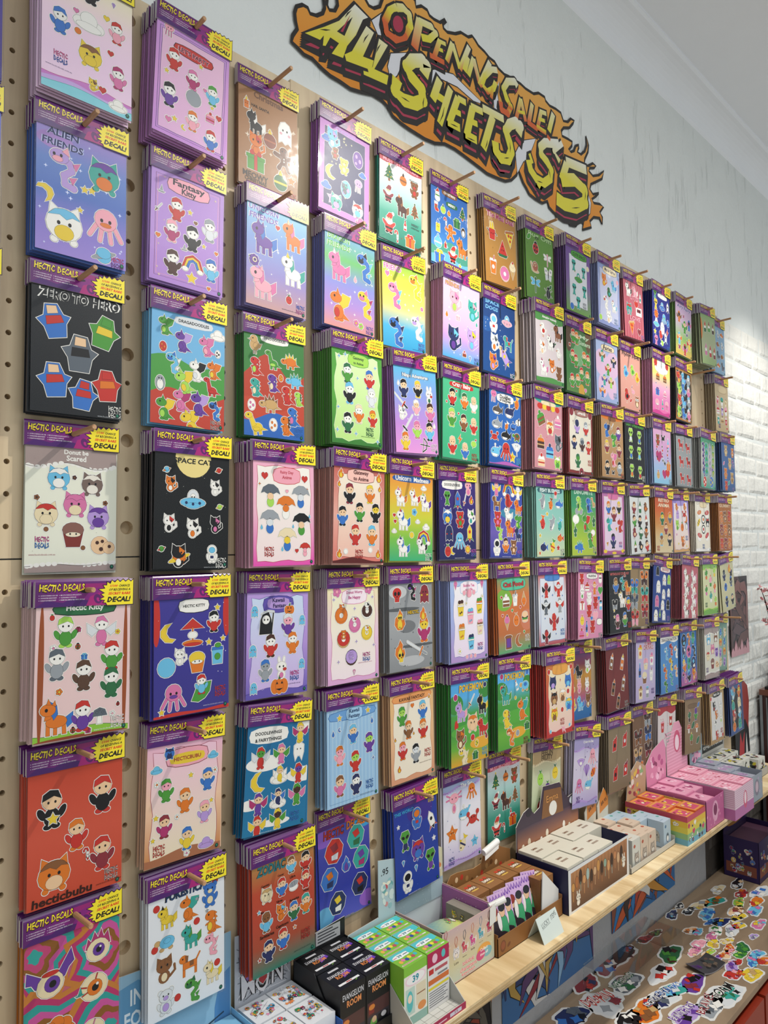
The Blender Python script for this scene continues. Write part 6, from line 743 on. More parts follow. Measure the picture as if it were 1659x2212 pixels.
BIGPOLY = {'A': [(597, 2675), (653, 2718), (697, 2755), (747, 2821), (789, 2811), (772, 2797), (749, 2747), (721, 2707), (708, 2672), (674, 2666), (696, 2701), (670, 2702), (656, 2675), (648, 2672), (651, 2697), (640, 2681)], 'L': [(783, 2787), (808, 2783), (771, 2706), (806, 2713), (801, 2695), (790, 2673), (786, 2683), (718, 2670), (713, 2683), (736, 2702)], 'L2': [(825, 2777), (855, 2775), (808, 2693), (856, 2699), (850, 2673), (773, 2663), (772, 2672), (789, 2676), (803, 2697)]}
ACOUNTER = [(739, 2786), (690, 2726), (713, 2727)]
STROKES = [('big', [(985, 2761), (997, 2791), (981, 2797), (944, 2779), (923, 2753), (940, 2734), (975, 2720), (981, 2692), (952, 2670), (911, 2661), (880, 2671), (887, 2705)], 35), ('big', [(1048, 2778), (1019, 2710)], 24), ('big', [(1092, 2774), (1045, 2656)], 22), ('big', [(1024, 2730), (1079, 2728)], 21), ('big', [(1123, 2762), (1084, 2674)], 23), ('big', [(1123, 2760), (1157, 2762)], 18), ('big', [(1103, 2717), (1134, 2720)], 16), ('big', [(1078, 2676), (1130, 2679)], 22), ('big', [(1186, 2760), (1158, 2670)], 26), ('big', [(1179, 2762), (1232, 2768)], 20), ('big', [(1175, 2718), (1207, 2722)], 17), ('big', [(1152, 2672), (1203, 2674)], 23), ('big', [(1232, 2780), (1332, 2789)], 22), ('big', [(1279, 2775), (1232, 2662)], 27), ('big', [(1405, 2774), (1417, 2804), (1395, 2806), (1361, 2785), (1342, 2758), (1359, 2729), (1367, 2706), (1350, 2675), (1314, 2666), (1292, 2679), (1288, 2705)], 33), ('big', [(1631, 2833), (1594, 2820), (1550, 2805), (1524, 2781), (1527, 2758), (1558, 2747), (1581, 2729), (1574, 2698), (1538, 2671), (1496, 2670), (1466, 2687), (1455, 2714)], 29), ('big', [(1651, 2843), (1600, 2798), (1633, 2775)], 20), ('big', [(1524, 2676), (1505, 2648)], 18), ('big', [(1461, 2736), (1477, 2711)], 13), ('big', [(1671, 2790), (1800, 2809)], 32), ('big', [(1675, 2785), (1642, 2718)], 32), ('big', [(1638, 2717), (1720, 2746), (1784, 2734), (1786, 2692), (1724, 2656), (1654, 2643), (1609, 2647)], 44), ('sm', [(890, 2890), (864, 2867), (846, 2832), (852, 2806), (881, 2804), (916, 2829), (938, 2868), (933, 2895), (911, 2900), (890, 2890)], 21), ('sm', [(973, 2902), (951, 2815)], 26), ('sm', [(969, 2897), (1017, 2906), (1035, 2897), (1009, 2868), (979, 2858)], 19), ('sm', [(1051, 2887), (1028, 2831)], 16), ('sm', [(1045, 2882), (1075, 2887)], 11), ('sm', [(1039, 2858), (1063, 2863)], 10), ('sm', [(1010, 2826), (1068, 2833)], 14), ('sm', [(1103, 2905), (1079, 2842)], 17), ('sm', [(1103, 2903), (1133, 2847)], 15), ('sm', [(1175, 2930), (1133, 2845)], 17), ('sm', [(1169, 2898), (1153, 2850)], 19), ('sm', [(1194, 2907), (1170, 2845)], 16), ('sm', [(1194, 2905), (1220, 2845)], 17), ('sm', [(1270, 2931), (1219, 2839)], 18), ('sm', [(1304, 2923), (1277, 2913), (1243, 2876), (1233, 2848), (1256, 2838), (1285, 2860), (1296, 2884)], 18), ('sm', [(1281, 2864), (1273, 2826)], 13), ('sm', [(1404, 2920), (1391, 2929), (1355, 2913), (1334, 2882), (1349, 2858), (1368, 2842), (1352, 2814), (1323, 2814), (1318, 2836)], 22), ('sm', [(1421, 2890), (1396, 2820)], 16), ('sm', [(1421, 2890), (1445, 2829)], 16), ('sm', [(1404, 2842), (1441, 2854)], 10), ('sm', [(1482, 2901), (1461, 2831)], 18), ('sm', [(1454, 2832), (1508, 2831)], 16), ('sm', [(1531, 2899), (1510, 2839)], 17), ('sm', [(1524, 2895), (1560, 2902)], 14), ('sm', [(1517, 2868), (1551, 2875)], 12), ('sm', [(1503, 2837), (1557, 2839)], 16), ('sm', [(1601, 2920), (1573, 2851)], 21), ('sm', [(1573, 2835), (1569, 2823)], 19)]
WHITES = [[(866, 2760), (924, 2790), (905, 2751), (887, 2715), (865, 2690), (855, 2722)], [(1003, 2781), (1035, 2799), (1105, 2818), (1165, 2806), (1241, 2793), (1191, 2783), (1122, 2792), (1047, 2782), (1014, 2738), (999, 2741)], [(1315, 2898), (1304, 2851), (1313, 2809), (1288, 2796), (1285, 2836)], [(1422, 2760), (1498, 2797), (1463, 2733), (1468, 2709), (1430, 2701), (1397, 2652), (1389, 2710)], [(1675, 2733), (1731, 2747), (1705, 2714), (1643, 2695), (1631, 2708)], [(1808, 2732), (1826, 2704), (1818, 2666), (1777, 2626), (1725, 2616), (1701, 2629), (1779, 2681)], [(802, 2811), (840, 2851), (846, 2793), (822, 2786)]]
OH_IN = [(864, 2854), (927, 2887), (926, 2850), (863, 2818)]

def build_sign():
    mm = lambda P_: [(x / 1000.0, z / 1000.0) for x, z in P_]
    cx, cz = 1.24, 2.60; out = [(x - cx, z - cz) for x, z in mm(SIGN_OUT)]
    og = lambda x, z: lerp(lin('#d88620'), lin('#e0a348'), min(1, max(0, (z - .02) / .25)))
    mb = MB(); n = len(out); T = .0035
    mb.face([(x, -T, z) for x, z in reversed(out)], [og(x, z) for x, z in reversed(out)]); mb.face([(x, 0, z) for x, z in out], lin('#dddddd'))
    for i in range(n): a, b = out[i], out[(i+1) % n]; mb.face([(a[0],-T,a[1]),(b[0],-T,b[1]),(b[0],0,b[1]),(a[0],0,a[1])], lin('#2a2522'))
    root = link('sale_sign', mb.mesh('sale_sign', M_SIGN), None, (cx, .0195, cz)); tag(root, 'orange flame cut-out sign reading OPENING SALE ALL SHEETS $5 above the pegboard', 'sign')
    fn = lambda x, z, h: (x - cx, -T - h, z - cz)
    a = Art(fn, 6e-5); a.l = 1
    a.stroke(mm(SIGN_OUT), .009, '#1d1a1a', True); a.obj('flame_outline', M_SIGN, root)
    for q in WHITES:
        a = Art(fn, 6e-5); a.l = 3; a.poly(off_poly(mm(q), .003), '#1d1a1a'); a.l = 4; a.poly(mm(q), '#d9dae0'); a.obj('white_flare', M_SIGN, root)
    def go(art, pts, w, c, dx=0, dz=0, o=0, closed=False):
        P_ = [(x + dx, z + dz) for x, z in pts]; w2 = w + 2 * o
        if len(P_) == 2 and o:
            a_, b_ = Vector(P_[0]), Vector(P_[1]); d = (b_ - a_).normalized() * o; P_ = [tuple(a_ - d), tuple(b_ + d)]
        art.stroke(P_, w2, c)
        for t in (P_[1:-1] if len(P_) > 2 else []): art.ell(t[0], t[1], w2 / 2, w2 / 2, c, 0, 12)
    K_, RD = '#1f1c1c', '#a8304c'
    items = [(k, mm(p_), w / 1000.0) for k, p_, w in STROKES]
    bk = Art(fn, 6e-5); rd = Art(fn, 6e-5); b2 = Art(fn, 6e-5); ye = Art(fn, 6e-5); bk.l = 6; rd.l = 9; b2.l = 12; ye.l = 16
    for k, p_, w in items:
        v = (-.005, -.034) if k == 'big' else (-.004, -.020); o = .0075 if k == 'big' else .006
        for i in range(7): go(bk, p_, w, K_, v[0]*i/6*.98, v[1]*i/6*.98, o)
        go(rd, p_, w * .86, RD, v[0]*.8, v[1]*.8)
        for i in range(4): go(b2, p_, w, K_, v[0]*i/3*.36, v[1]*i/3*.36, o * .75)
        def gy(x, z, k=k):
            t = (z - (2.752 if k == 'big' else 2.872)) / .075; y_ = lin('#d9cf3c')
            if t > 0: return lerp(y_, lin('#e4e3d8'), min(1, t))
            if k == 'sm' and z < 2.842: return lin('#cf5f2e')
            return y_
        go(ye, p_, w, gy)
    for k, q in BIGPOLY.items():
        q = mm(q)
        for i in range(7): bk.poly(off_poly([(x - .005*i/6, z - .033*i/6) for x, z in q], .0075), K_)
        rd.poly(off_poly([(x - .004, z - .027) for x, z in q], -.003), RD)
        for i in range(4): b2.poly(off_poly([(x - .002*i/3, z - .012*i/3) for x, z in q], .006), K_)
        ye.poly(q, lambda x, z: lerp(lin('#d9cf3c'), lin('#e4e3d8'), min(1, max(0, (z - 2.735) / .07))))
    ye.l = 20; ye.poly(mm(ACOUNTER), K_); ye.l = 22; ye.poly(off_poly(mm(ACOUNTER), -.007), RD)
    ye.l = 20; ye.ell(.892, 2.848, .026, .034, K_, -.5, 16); ye.l = 22; ye.ell(.892, 2.848, .017, .024, RD, -.5, 14)
    # small dark nicks inside the big letters
    ye.l = 22
    for x, z, dx, dz in ((.640,2.705,.03,.014),(.735,2.800,-.02,-.028),(.790,2.770,-.018,-.03),(.830,2.765,-.015,-.028),(.900,2.665,.03,.0),(.985,2.70,-.004,-.03),(1.045,2.66,.02,.05),(1.09,2.675,.03,.003),(1.16,2.665,.035,.004),(1.24,2.665,.012,.03),(1.33,2.672,.025,.01),(1.36,2.70,0,.03),(1.50,2.665,.03,.004),(1.575,2.70,-.01,.03),(1.70,2.645,.05,.018),(1.785,2.70,.004,.03)):
        ye.stroke([(x, z), (x + dx * .5 + dz * .06, z + dz * .5), (x + dx, z + dz)], [.0005, .0035, .0005], '#2a2418')
    bk.obj('letter_shadow', M_SIGN, root); rd.obj('red_shading', M_SIGN, root); b2.obj('letter_outline', M_SIGN, root); ye.obj('yellow_letters', M_SIGN, root)
build_sign()

# ------------------------------------------------------------------ track lamps on the ceiling
for (lx, ly, lz), aim, pw, cone, what in SPOTS:
    d = (Vector(aim) - Vector((lx, ly, lz))).normalized()
    root = link('track_lamp', None, None, (lx, ly, lz + .12)); tag(root, 'black ceiling track lamp ' + what, 'lamp', 'track lamps')
    mb = MB(); mb.tube((0, 0, 3.455 - lz - .12), (0, 0, 0), .006); link('stem', mb.mesh('stem', M_DARK), root)
    off = Vector((0, 0, -.12)) - d * .03
    mb = MB(); mb.tube(off - d * .15, off, .034, .042, 20); link('lamp_head', mb.mesh('lamp_head', M_DARK), root)
    mb = MB(); mb.tube(off + d * .0005, off + d * .002, .034, .034, 20); link('lens', mb.mesh('lens', M_LENS), root)
    L_ = bpy.data.lights.new('spot', 'SPOT'); L_.energy = pw; L_.spot_size = R(cone); L_.spot_blend = .9; L_.shadow_soft_size = .022; L_.color = (1.0, .95, .87)
    lo = link('spot', L_); lo.location = (lx, ly, lz); lo.rotation_euler = d.to_track_quat('-Z', 'Y').to_euler()

(px_, py_, pz_), pw_, pd_, pe_ = FILL_PANEL
root = link('fill_panel', None, None, (px_, py_, pz_)); tag(root, 'added white fill light panel under the ceiling behind the viewer', 'lamp')
mb = MB(); mb.box(-pw_/2 - .03, pw_/2 + .03, -pd_/2 - .03, pd_/2 + .03, .008, .024); link('fill_panel_frame', mb.mesh('fill_panel_frame', M_CARDW), root)
L_ = bpy.data.lights.new('fill_light', 'AREA'); L_.shape = 'RECTANGLE'; L_.size = pw_; L_.size_y = pd_; L_.energy = pe_; L_.color = (.97, .985, 1.0); lo = link('fill_light', L_); lo.location = (px_, py_, pz_)
# ------------------------------------------------------------------ the shelf and its cartons
SZ = 0.62
mb = MB(); mb.box(-.9, 2.93, -.236, .018, SZ - .018, SZ); sh = link('shelf_board', mb.mesh('shelf_board', M_SHELF)); tag(sh, 'long pale plywood shelf running under the pegboard', 'shelf')
mb = MB(); mb.box(-.9, 2.93, -.2368, -.2358, SZ - .0175, SZ - .0125); mb.box(-.9, 2.93, -.2366, -.2358, SZ - .0095, SZ - .0055); link('dark_ply_layer', mb.mesh('dark_ply_layer', M_EDGE), sh)
for x in (-.3, .93, 2.36):
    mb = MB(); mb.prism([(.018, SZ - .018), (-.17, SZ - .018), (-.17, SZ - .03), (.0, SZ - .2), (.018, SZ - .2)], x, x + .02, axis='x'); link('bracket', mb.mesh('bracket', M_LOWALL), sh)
class Carton:
    def __init__(s, name, label, cat, x0, x1, y0, y1, z0, z1, col, group=None, cs=None, ang=0.0):
        s.w, s.d, s.h = x1 - x0, y1 - y0, z1 - z0; mb = MB()
        mb.box(-s.w/2, s.w/2, -s.d/2, s.d/2, 0, s.h, colr(col), {k: colr(v) for k, v in (cs or {}).items()})
        s.o = link(name, mb.mesh(name, M_PRINT), None, ((x0+x1)/2, (y0+y1)/2, z0), (0, 0, ang)); tag(s.o, label, cat, group)
    def art(s, side, eps=5e-5):
        w, d, h = s.w, s.d, s.h
        f = {'top': lambda x, y, t: (x - w/2, y - d/2, h + t), 'front': lambda x, y, t: (x - w/2, -d/2 - t, y), 'left': lambda x, y, t: (-w/2 - t, d/2 - x, y)}[side]
        a = Art(f, eps); a.dim = {'top': (w, d), 'front': (w, h), 'left': (d, h)}[side]
        return a
def tray(name, label, cat, x0, x1, y0, y1, z0, hl, hf, hb, col, inside, cut=0.0, group=None, floor=True, side_lo=None):
    """open display tray: thin card walls; hl side height, hf front lip, hb back height; cut slopes the sides down to the lip"""
    t = .0015; mb = MB(); c, ci = colr(col), colr(inside); w = x1 - x0
    root = link(name, None, None, (x0, y0, z0)); tag(root, label, cat, group); D = y1 - y0
    if floor: m = MB(); m.box(0, w, 0, D, 0, t, ci); link('tray_floor', m.mesh('tray_floor', M_PRINT), root)
    if hb: m = MB(); m.box(0, w, D - t, D, 0, hb, ci); link('back_wall', m.mesh('back_wall', M_PRINT), root)
    if hf: m = MB(); m.box(0, w, 0, t, 0, hf, c, {'back': ci}); link('front_wall', m.mesh('front_wall', M_PRINT), root)
    for xa, nm in ((0, 'side_wall'), (w - t, 'side_wall')):
        m = MB(); yc = D * (1 - cut)
        prof_ = [(0, 0), (D, 0), (D, hl), (D - yc if cut else 0, hl), (0, hf)] if cut else [(0, 0), (D, 0), (D, hl), (0, hl if hf is None or hf >= hl else hl)]
        m.prism(prof_, xa, xa + t, c, c, axis='x'); link(nm, m.mesh(nm, M_PRINT), root)
    return root
def card(name, parent, pts, y, col, t=.0018, mat=None, side='#c8c4bc'):
    mb = MB(); mb.prism(pts, y - t, y, colr(col), colr(side)); return link(name, mb.mesh(name, mat or M_PRINT), parent)
rs = random.Random(3)
def speckle(a, x0, y0, x1, y1, n, cols, r0, r1, kinds=None, bw=.0006):
    for i in range(n):
        x, y = rs.uniform(x0 + r1, x1 - r1), rs.uniform(y0 + r1, y1 - r1)
        if kinds: motif(a, rs.choice(kinds), x, y, rs.uniform(r0, r1) * 2, [rs.choice(cols) for _ in range(3)], rs.uniform(-.4, .4), bw=bw, lw=.0002, base=3 + (i % 4) * 9)
        else: a.l = 3 + i % 7; a.ell(x, y, rs.uniform(r0, r1), rs.uniform(r0, r1), rs.choice(cols), rs.uniform(0, 3), 8)

# -- light blue display at the near end
t_ = tray('display_tray', 'light blue display tray at the near end of the shelf', 'display box', .15, .392, -.16, -.008, SZ, .085, .05, .0, '#8fc0de', '#b9d6e6')
c_ = card('back_card', t_, [(.0, 0), (.24, 0), (.24, .222), (.185, .222), (.175, .215), (.0, .228)], .150, '#8db4cc')
a = Art(lambda x, y, h: (x, .148 - h, y)); a.poly([(.205,.03),(.238,.03),(.238,.16),(.218,.15),(.206,.10)], '#4f82b4'); a.poly([(.0,.1),(.08,.1),(.08,.2),(.06,.21),(0,.2)], '#5c94bc'); a.up(3)
for t, z in (('IN', .185), ('FOL', .150), ('LOVE', .115)): a.text(t, .058, z, .022 if t == 'IN' else .042, '#dfeaf0', h=.026, off=.02)
a.poly([(.14, .07), (.20, .02), (.235, .03), (.235, .0), (.14, 0)], '#d8b8c8'); a.up(); a.stroke([(.15, .06), (.19, .075), (.225, .085)], .003, '#2a3c50'); a.obj('back_card_print', M_PRINT, t_)
for i, (x0, y0) in enumerate(((.232, -.085), (.312, -.085), (.312, -.158), (.232, -.158))):
    k = Carton('blind_box', ['light blue mystery carton, back left in the light blue tray', 'light blue mystery carton, back right in the light blue tray', 'light blue mystery carton, front right in the light blue tray', 'light blue mystery carton, front left in the light blue tray'][i], 'box', x0, x0 + .076, y0, y0 + .070, SZ + .002, .695, '#86bedd', 'light blue cartons')
    a = k.art('top'); a.poly([(.0, .0), (.076, .0), (.076, .03), (.03, .05), (0, .035)], '#9accE4'); a.up(); motif(a, 'bird', .04, .036, .014, ['#e8f0f4'], .4, border=None, base=4); a.obj('lid_print', M_PRINT, k.o)
# -- graffiti card, blue tray and white doodle cartons
t_ = tray('display_tray', 'deep blue display tray holding white doodle cartons', 'display box', .398, .526, -.168, -.008, SZ, .07, .055, .0, '#2a5ea8', '#2a5ea8')
c_ = card('back_card', t_, [(0, 0), (.128, 0), (.128, .185), (.10, .19), (.06, .2), (0, .208)], .1575, '#b9bcc4')
a = Art(lambda x, y, h: (x, .1555 - h, y), 4e-5)
for i in range(70): a.l = 2 + i % 5; a.stroke([(rs.uniform(.003, .13), rs.uniform(.08, .19)) for _ in range(2)], .0012, rs.choice(['#20242c', '#e8e8ec', '#70747c']))
for i, (x, z, r_, c1) in enumerate(((.07,.14,.022,'#b8343a'),(.10,.15,.02,'#3c9a5c'),(.118,.135,.016,'#58a8d0'),(.03,.12,.016,'#8a5ca8'),(.05,.15,.016,'#d88c34'))): a.l = 8 + i; a.ell(x, z, r_, r_ * 1.2, '#1c1c20', 0, 12); a.l += .5; a.ell(x, z, r_ * .88, r_ * 1.06, c1, 0, 12)
a.l = 16; a.label('MON', .062, .108, .095, '#e8e6ea', '#17181c', .07, h=.042, jag=.06); a.l = 22; a.label('P', .122, .125, .014, '#e8e6ea', '#17181c', .07, h=.026)
a.l = 24; motif(a, 'heart', .062, .108, .018, ['#b8343a'], 0, base=24); a.obj('graffiti_print', M_PRINT, t_)
for i, (x0, y0) in enumerate(((.401, -.082), (.4635, -.082), (.4635, -.150), (.401, -.150))):
    k = Carton('blind_box', 'white carton covered in coloured doodles, %s in the blue tray' % ['back left', 'back right', 'front right', 'front left'][i], 'box', x0, x0 + .060, y0, y0 + .064, SZ + .002, .70, '#dfe2e6', 'white doodle cartons')
    a = k.art('top'); speckle(a, .004, .004, .056, .060, 26, ['#3c9a5c','#d8455c','#e6b83c','#58a8d0','#d88cb0','#3a3c44','#e88a4a'], .002, .0055, ['patch', 'star', 'crit'], .0003)
    for q in range(10): a.l = 40; a.stroke([(rs.uniform(.004,.056), rs.uniform(.004,.06)), (rs.uniform(.004,.056), rs.uniform(.004,.06))], .0004, '#50545c')
    a.obj('lid_print', M_PRINT, k.o)
    for sd in ('front', 'left'):
        a = k.art(sd); speckle(a, .002, .005, a.dim[0] - .002, .07, 12, ['#9aa0a8','#5c6470','#c8ccd4','#58a8d0','#d8455c'], .003, .007, ['patch', 'fig'], .0003); a.obj(sd + '_print', M_PRINT, k.o)
# -- black cartons
t_ = tray('display_tray', 'black display tray with sloping sides around the black cartons', 'display box', .527, .660, -.162, -.020, SZ, .118, .02, .118, '#17181a', '#202124', .55)
c_ = card('back_card', t_, [(0, .05), (.133, .05), (.133, .155), (0, .145)], .1418, '#141517'); a = Art(lambda x, y, h: (x, .1399 - h, y)); a.rect(.055, .122, .12, .15, '#a4a6a8'); a.up()
for i in range(4): a.rect(.06, .126 + i * .006, .06 + (.05, .045, .055, .04)[i], .1285 + i * .006, '#33363a')
a.obj('notice_print', M_PRINT, t_)
for i, (x0, y0) in enumerate(((.5295, -.089), (.5945, -.089), (.5295, -.1575), (.5945, -.1575))):
    k = Carton('blind_box', 'black carton with silver and purple lettering, %s of the four black ones' % ['back left', 'back right', 'front left', 'front right'][i], 'box', x0, x0 + .0635, y0, y0 + .066, SZ + .002, .735, '#161618', 'black lettered cartons')
    a = k.art('top'); a.poly([(.034, .026), (.058, .034), (.056, .044), (.036, .040)], '#6a3cae'); a.up(2)
    a.text('EVANGELION', .031, .044, .046, '#e0e0e4', h=.0085, off=.01); a.up(); a.text('ROOM', .035, .034, .030, '#e08a4a', h=.0095, off=.03); a.l = 3
    a.poly([(.008, .010), (.058, .010), (.058, .0155), (.008, .0155)], '#e4e4e6'); a.up(); a.rect(.026, .0115, .040, .014, '#b8302c'); a.rect(.02, .056, .045, .061, '#c8c8cc'); a.stroke([(.044, .006), (.050, .009)], .0018, '#6aa03c'); a.obj('lid_print', M_PRINT, k.o)
    a = k.art('front'); a.text('EVANGELION', .032, .096, .052, '#c9c9ce', h=.011, off=.012); a.up(); a.text('ROOM', .034, .082, .036, '#d88a52', h=.012, off=.03); a.l = 2
    a.rect(.003, .004, .060, .060, '#33303a'); a.up(); a.rect(.003, .034, .060, .06, '#4c3030'); a.up(); a.rect(.006, .038, .02, .056, '#7a2f2c'); a.rect(.03, .008, .056, .03, '#17181c'); a.up(); a.ell(.018, .018, .009, .013, '#6aa04c'); a.up(); a.ell(.02, .026, .006, .006, '#c8a888'); a.ell(.045, .026, .007, .005, '#b8b8c0'); a.ell(.014, .05, .008, .005, '#c87c3a'); a.obj('front_print', M_PRINT, k.o)
# -- green and teal cartons in a grey display
t_ = tray('display_tray', 'pale grey card display with sloping sides around the green cartons', 'display box', .658, .797, -.232, -.030, SZ, .115, .012, .115, '#b3b1ab', '#c9c7c0', .62)
for i in range(3): m = MB(); m.box(.0 + .002, .137, .003 + i * .012, .0035 + i * .012, .0015, .0018, colr('#8a8880')); link('grid_line', m.mesh('grid_line', M_PRINT), t_)
for i in range(5): m = MB(); m.box(.02 + i * .026, .0205 + i * .026, .002, .045, .0015, .0018, colr('#8a8880')); link('grid_line', m.mesh('grid_line', M_PRINT), t_)
m = MB(); m.box(.0, .139, -.0012, -.0002, .0, .013, colr('#a0284c')); link('red_lip', m.mesh('red_lip', M_PRINT), t_); a = Art(lambda x, y, h: (x, -.0013 - h, y)); a.rect(.09, .003, .125, .010, '#c8c4d0'); a.up(); a.text('39', .108, .0065, .012, '#a0284c', h=.005); a.rect(.01, .005, .08, .0075, '#e0b8c4'); a.obj('lip_print', M_PRINT, t_)
c_ = card('back_card', t_, [(.0, .0), (.139, .0), (.139, .235), (.088, .245), (.088, .125), (0, .12)], .199, '#a9bcc2'); a = Art(lambda x, y, h: (x, .197 - h, y)); a.text('.95', .108, .236 - .02, .022, '#22262a', h=.014, off=.01); speckle(a, .09, .13, .138, .205, 22, ['#8fb4b8','#c8d4d0','#c88a8a','#6aa0a0','#e0dcc8','#b8545c'], .003, .009); a.obj('back_card_print', M_PRINT, t_)
for j in range(3):
    for i in range(2):
        x0 = .6605 + i * .0675; y0 = -.193 + j * .0515
        k = Carton('blind_box', 'green and turquoise carton, %s row %s in the grey display' % (['front', 'middle', 'back'][j], ['left', 'right'][i]), 'box', x0, x0 + .0655, y0, y0 + .0495, SZ + .002, .735, '#7fb83c', 'green and turquoise cartons', {'front': '#e2e0d4' if i == 0 else '#d8d6d4'})
        a = k.art('top'); a.rect(.001, .032, .0645, .0485, '#58bcc4'); a.up(); a.ell(.024, .036, .018, .007, '#e8ece8'); a.ell(.04, .036, .014, .006, '#e8ece8'); a.up(); a.text('39', .025, .0365, .011, '#1f6a78', h=.007, off=.03); a.rect(.008, .035, .017, .037, '#c84c6c'); a.rect(.034, .035, .046, .037, '#3a4c5c')
        a.ell(.054, .037, .007, .008, '#4cc0c4'); a.up()
        for q in range(6): a.ell(.012 + q * .0085, .019 + (q % 2) * .003, .0045, .005, ['#e0b04a','#d878a0','#3c4c9c','#e6d04c','#b8545c','#48b4bc'][q], 0, 9)
        a.l = 4; a.rect(.004, .006, .060, .0095, '#d8dcc8'); a.up(); a.rect(.006, .007, .05, .0085, '#b83c4c'); a.obj('lid_print', M_PRINT, k.o)
        if j == 0:
            a = k.art('front'); w_ = .0655
            if i == 0:
                a.rect(0, .095, w_, .113, '#7fb83c'); a.up(); a.ell(w_/2, .084, .030, .012, '#e8c8d0'); a.up(); a.ell(w_/2, .084, .026, .010, '#eae6e4'); a.up(); a.text('39', w_/2, .084, .018, '#1f8a98', h=.013, off=.03); a.l = 2; a.rect(.004, .02, .03, .07, '#b8ccc0'); a.rect(.034, .03, .062, .07, '#d8ccb0'); a.up(); a.ell(.016, .045, .009, .02, '#58b4b4'); a.up(); a.ell(.016, .05, .006, .008, '#e8d0b8'); a.l = 3; a.rect(.036, .05, .06, .052, '#8a5a3c'); a.ell(.05, .026, .012, .008, '#d88a4c'); a.rect(.0, .0, w_, .016, '#8cb0a4')
            else:
                a.rect(0, .085, w_, .113, '#a8204c'); a.up(); a.ell(.022, .098, .008, .009, '#e0b8c8'); a.ell(.048, .099, .006, .008, '#58b4b4'); a.rect(.004, .070, .018, .080, '#b8302c'); a.rect(.022, .072, .06, .078, '#b0545c'); a.rect(.002, .050, .064, .060, '#c86a34'); a.rect(.002, .040, .064, .045, '#d8c83c')
                for q in range(7): a.rect(.004, .034 - q * .0045, .06 - (q % 3) * .006, .036 - q * .0045, '#7c7c80')
                a.rect(.03, .062, .06, .066, '#7c7c80')
            a.obj('front_print', M_PRINT, k.o)
# -- glitter keychain display with a pouch inside
t_ = tray('display_tray', 'pastel glitter display tray printed with dangling keychain charms', 'display box', .801, .978, -.168, -.014, SZ, .118, .116, .118, '#c8a8a0', '#c3cbcf')
for r_ in list(t_.children): 
    if r_.name.startswith('side_wall') and r_.data.vertices[0].co.x > .1: r_.data.materials[0] = M_PRINT
a = Art(lambda x, y, h: (x, -h, y))
g_ = [lin(c) for c in ('#c2a8a8', '#cfb39a', '#c9c29c', '#b4c0b4')]
for i in range(3):
    q = [(.0, .004 + i * .037), (.177, .004 + i * .037), (.177, .004 + (i+1) * .037), (.0, .004 + (i+1) * .037)]; a.mb.face([a.fn(x, y, a.eps) for x, y in q], [g_[3-i], g_[3-i], g_[2-i], g_[2-i]])
a.up(); speckle(a, .0, .0, .177, .115, 70, ['#e8e0d8', '#f0ece8', '#d8a8b0'], .0004, .0009)
for i, (x, z, c1) in enumerate(((.012,.086,'#b8404c'),(.045,.062,'#e0d8d8'),(.073,.066,'#c84c5c'),(.101,.070,'#d0508c'),(.130,.074,'#58a4b4'),(.160,.076,'#b83c58'))):
    a.l = 12; a.stroke([(x, z + .012), (x - .004, z + .022), (x - .003, z + .032), (x + .002, z + .034), (x + .005, z + .026), (x, z + .012)], .0014, ['#a84048', '#b8604c', '#3c4c58', '#c87858', '#7a8c98', '#5c2c3c'][i]); motif(a, 'quad' if i > 1 else 'crit', x, z, .022, [c1, '#e8d8c8', c1], 0, base=14); a.l = 12; a.text(['Luna', 'Luna', 'Summer', 'Sandy', 'Sweet Tart', 'Strawberry'][i], x, z - .020, .014, '#3a2c34', res=1)
a.l = 12
for t, z, w_ in (('tokidoki', .032, .040), ('characters', .020, .056), ('keychain', .009, .045)): a.l = 12; a.label(t, .085, z, w_, '#d8505c', '#f0e8e0', .06, h=.009)
a.l = 12; a.ell(.140, .034, .024, .014, '#e0a04c'); a.ell(.152, .026, .016, .011, '#7ab0b8'); a.ell(.128, .026, .016, .011, '#c84c7c'); a.up(); a.text('Collect', .140, .036, .026, '#f4ece4', h=.007, off=.02); a.text('them all!', .140, .026, .028, '#f4ece4', h=.006, off=.02); a.obj('front_print', M_PRINT, t_)
m = MB(); m.box(.1735, .1752, .004, .150, .004, .115, colr('#b06aa4')); sd_ = link('lilac_lining', m.mesh('lilac_lining', M_PRINT), t_); a = Art(lambda x, y, h: (.1735 - h, .15 - x, y)); speckle(a, .0, .01, .145, .112, 40, ['#e4cce0', '#f4e8f0'], .0005, .0016); a.obj('glitter_print', M_PRINT, sd_)
c_ = card('back_card', t_, [(.0, .09), (.177, .09), (.177, .20), (.165, .207), (.15, .195), (.0, .17)], .1525, '#cfc9a8'); a = Art(lambda x, y, h: (x, .1505 - h, y)); a.rect(.0, .09, .177, .135, '#9fb4bc'); a.up(); speckle(a, .0, .09, .177, .15, 30, ['#d8e0e4'], .0005, .001); speckle(a, .13, .14, .175, .2, 9, ['#b83c4c','#e8e0d8','#6ab0b0','#d8884c','#c878a0'], .004, .007, ['crit', 'fruit']); a.obj('back_card_print', M_PRINT, t_)
m = MB(); m.box(.01, .09, .02, .14, .002, .03, colr('#dcdcd8')); link('white_insert', m.mesh('white_insert', M_PRINT), t_)
root = link('charm_pouch', None, None, (.905, -.085, .655), (R(-14), R(8), R(8))); tag(root, 'puffy blue and yellow foil pouch lying in the glitter tray', 'pouch')
mb = MB(); nx, ny = 10, 8
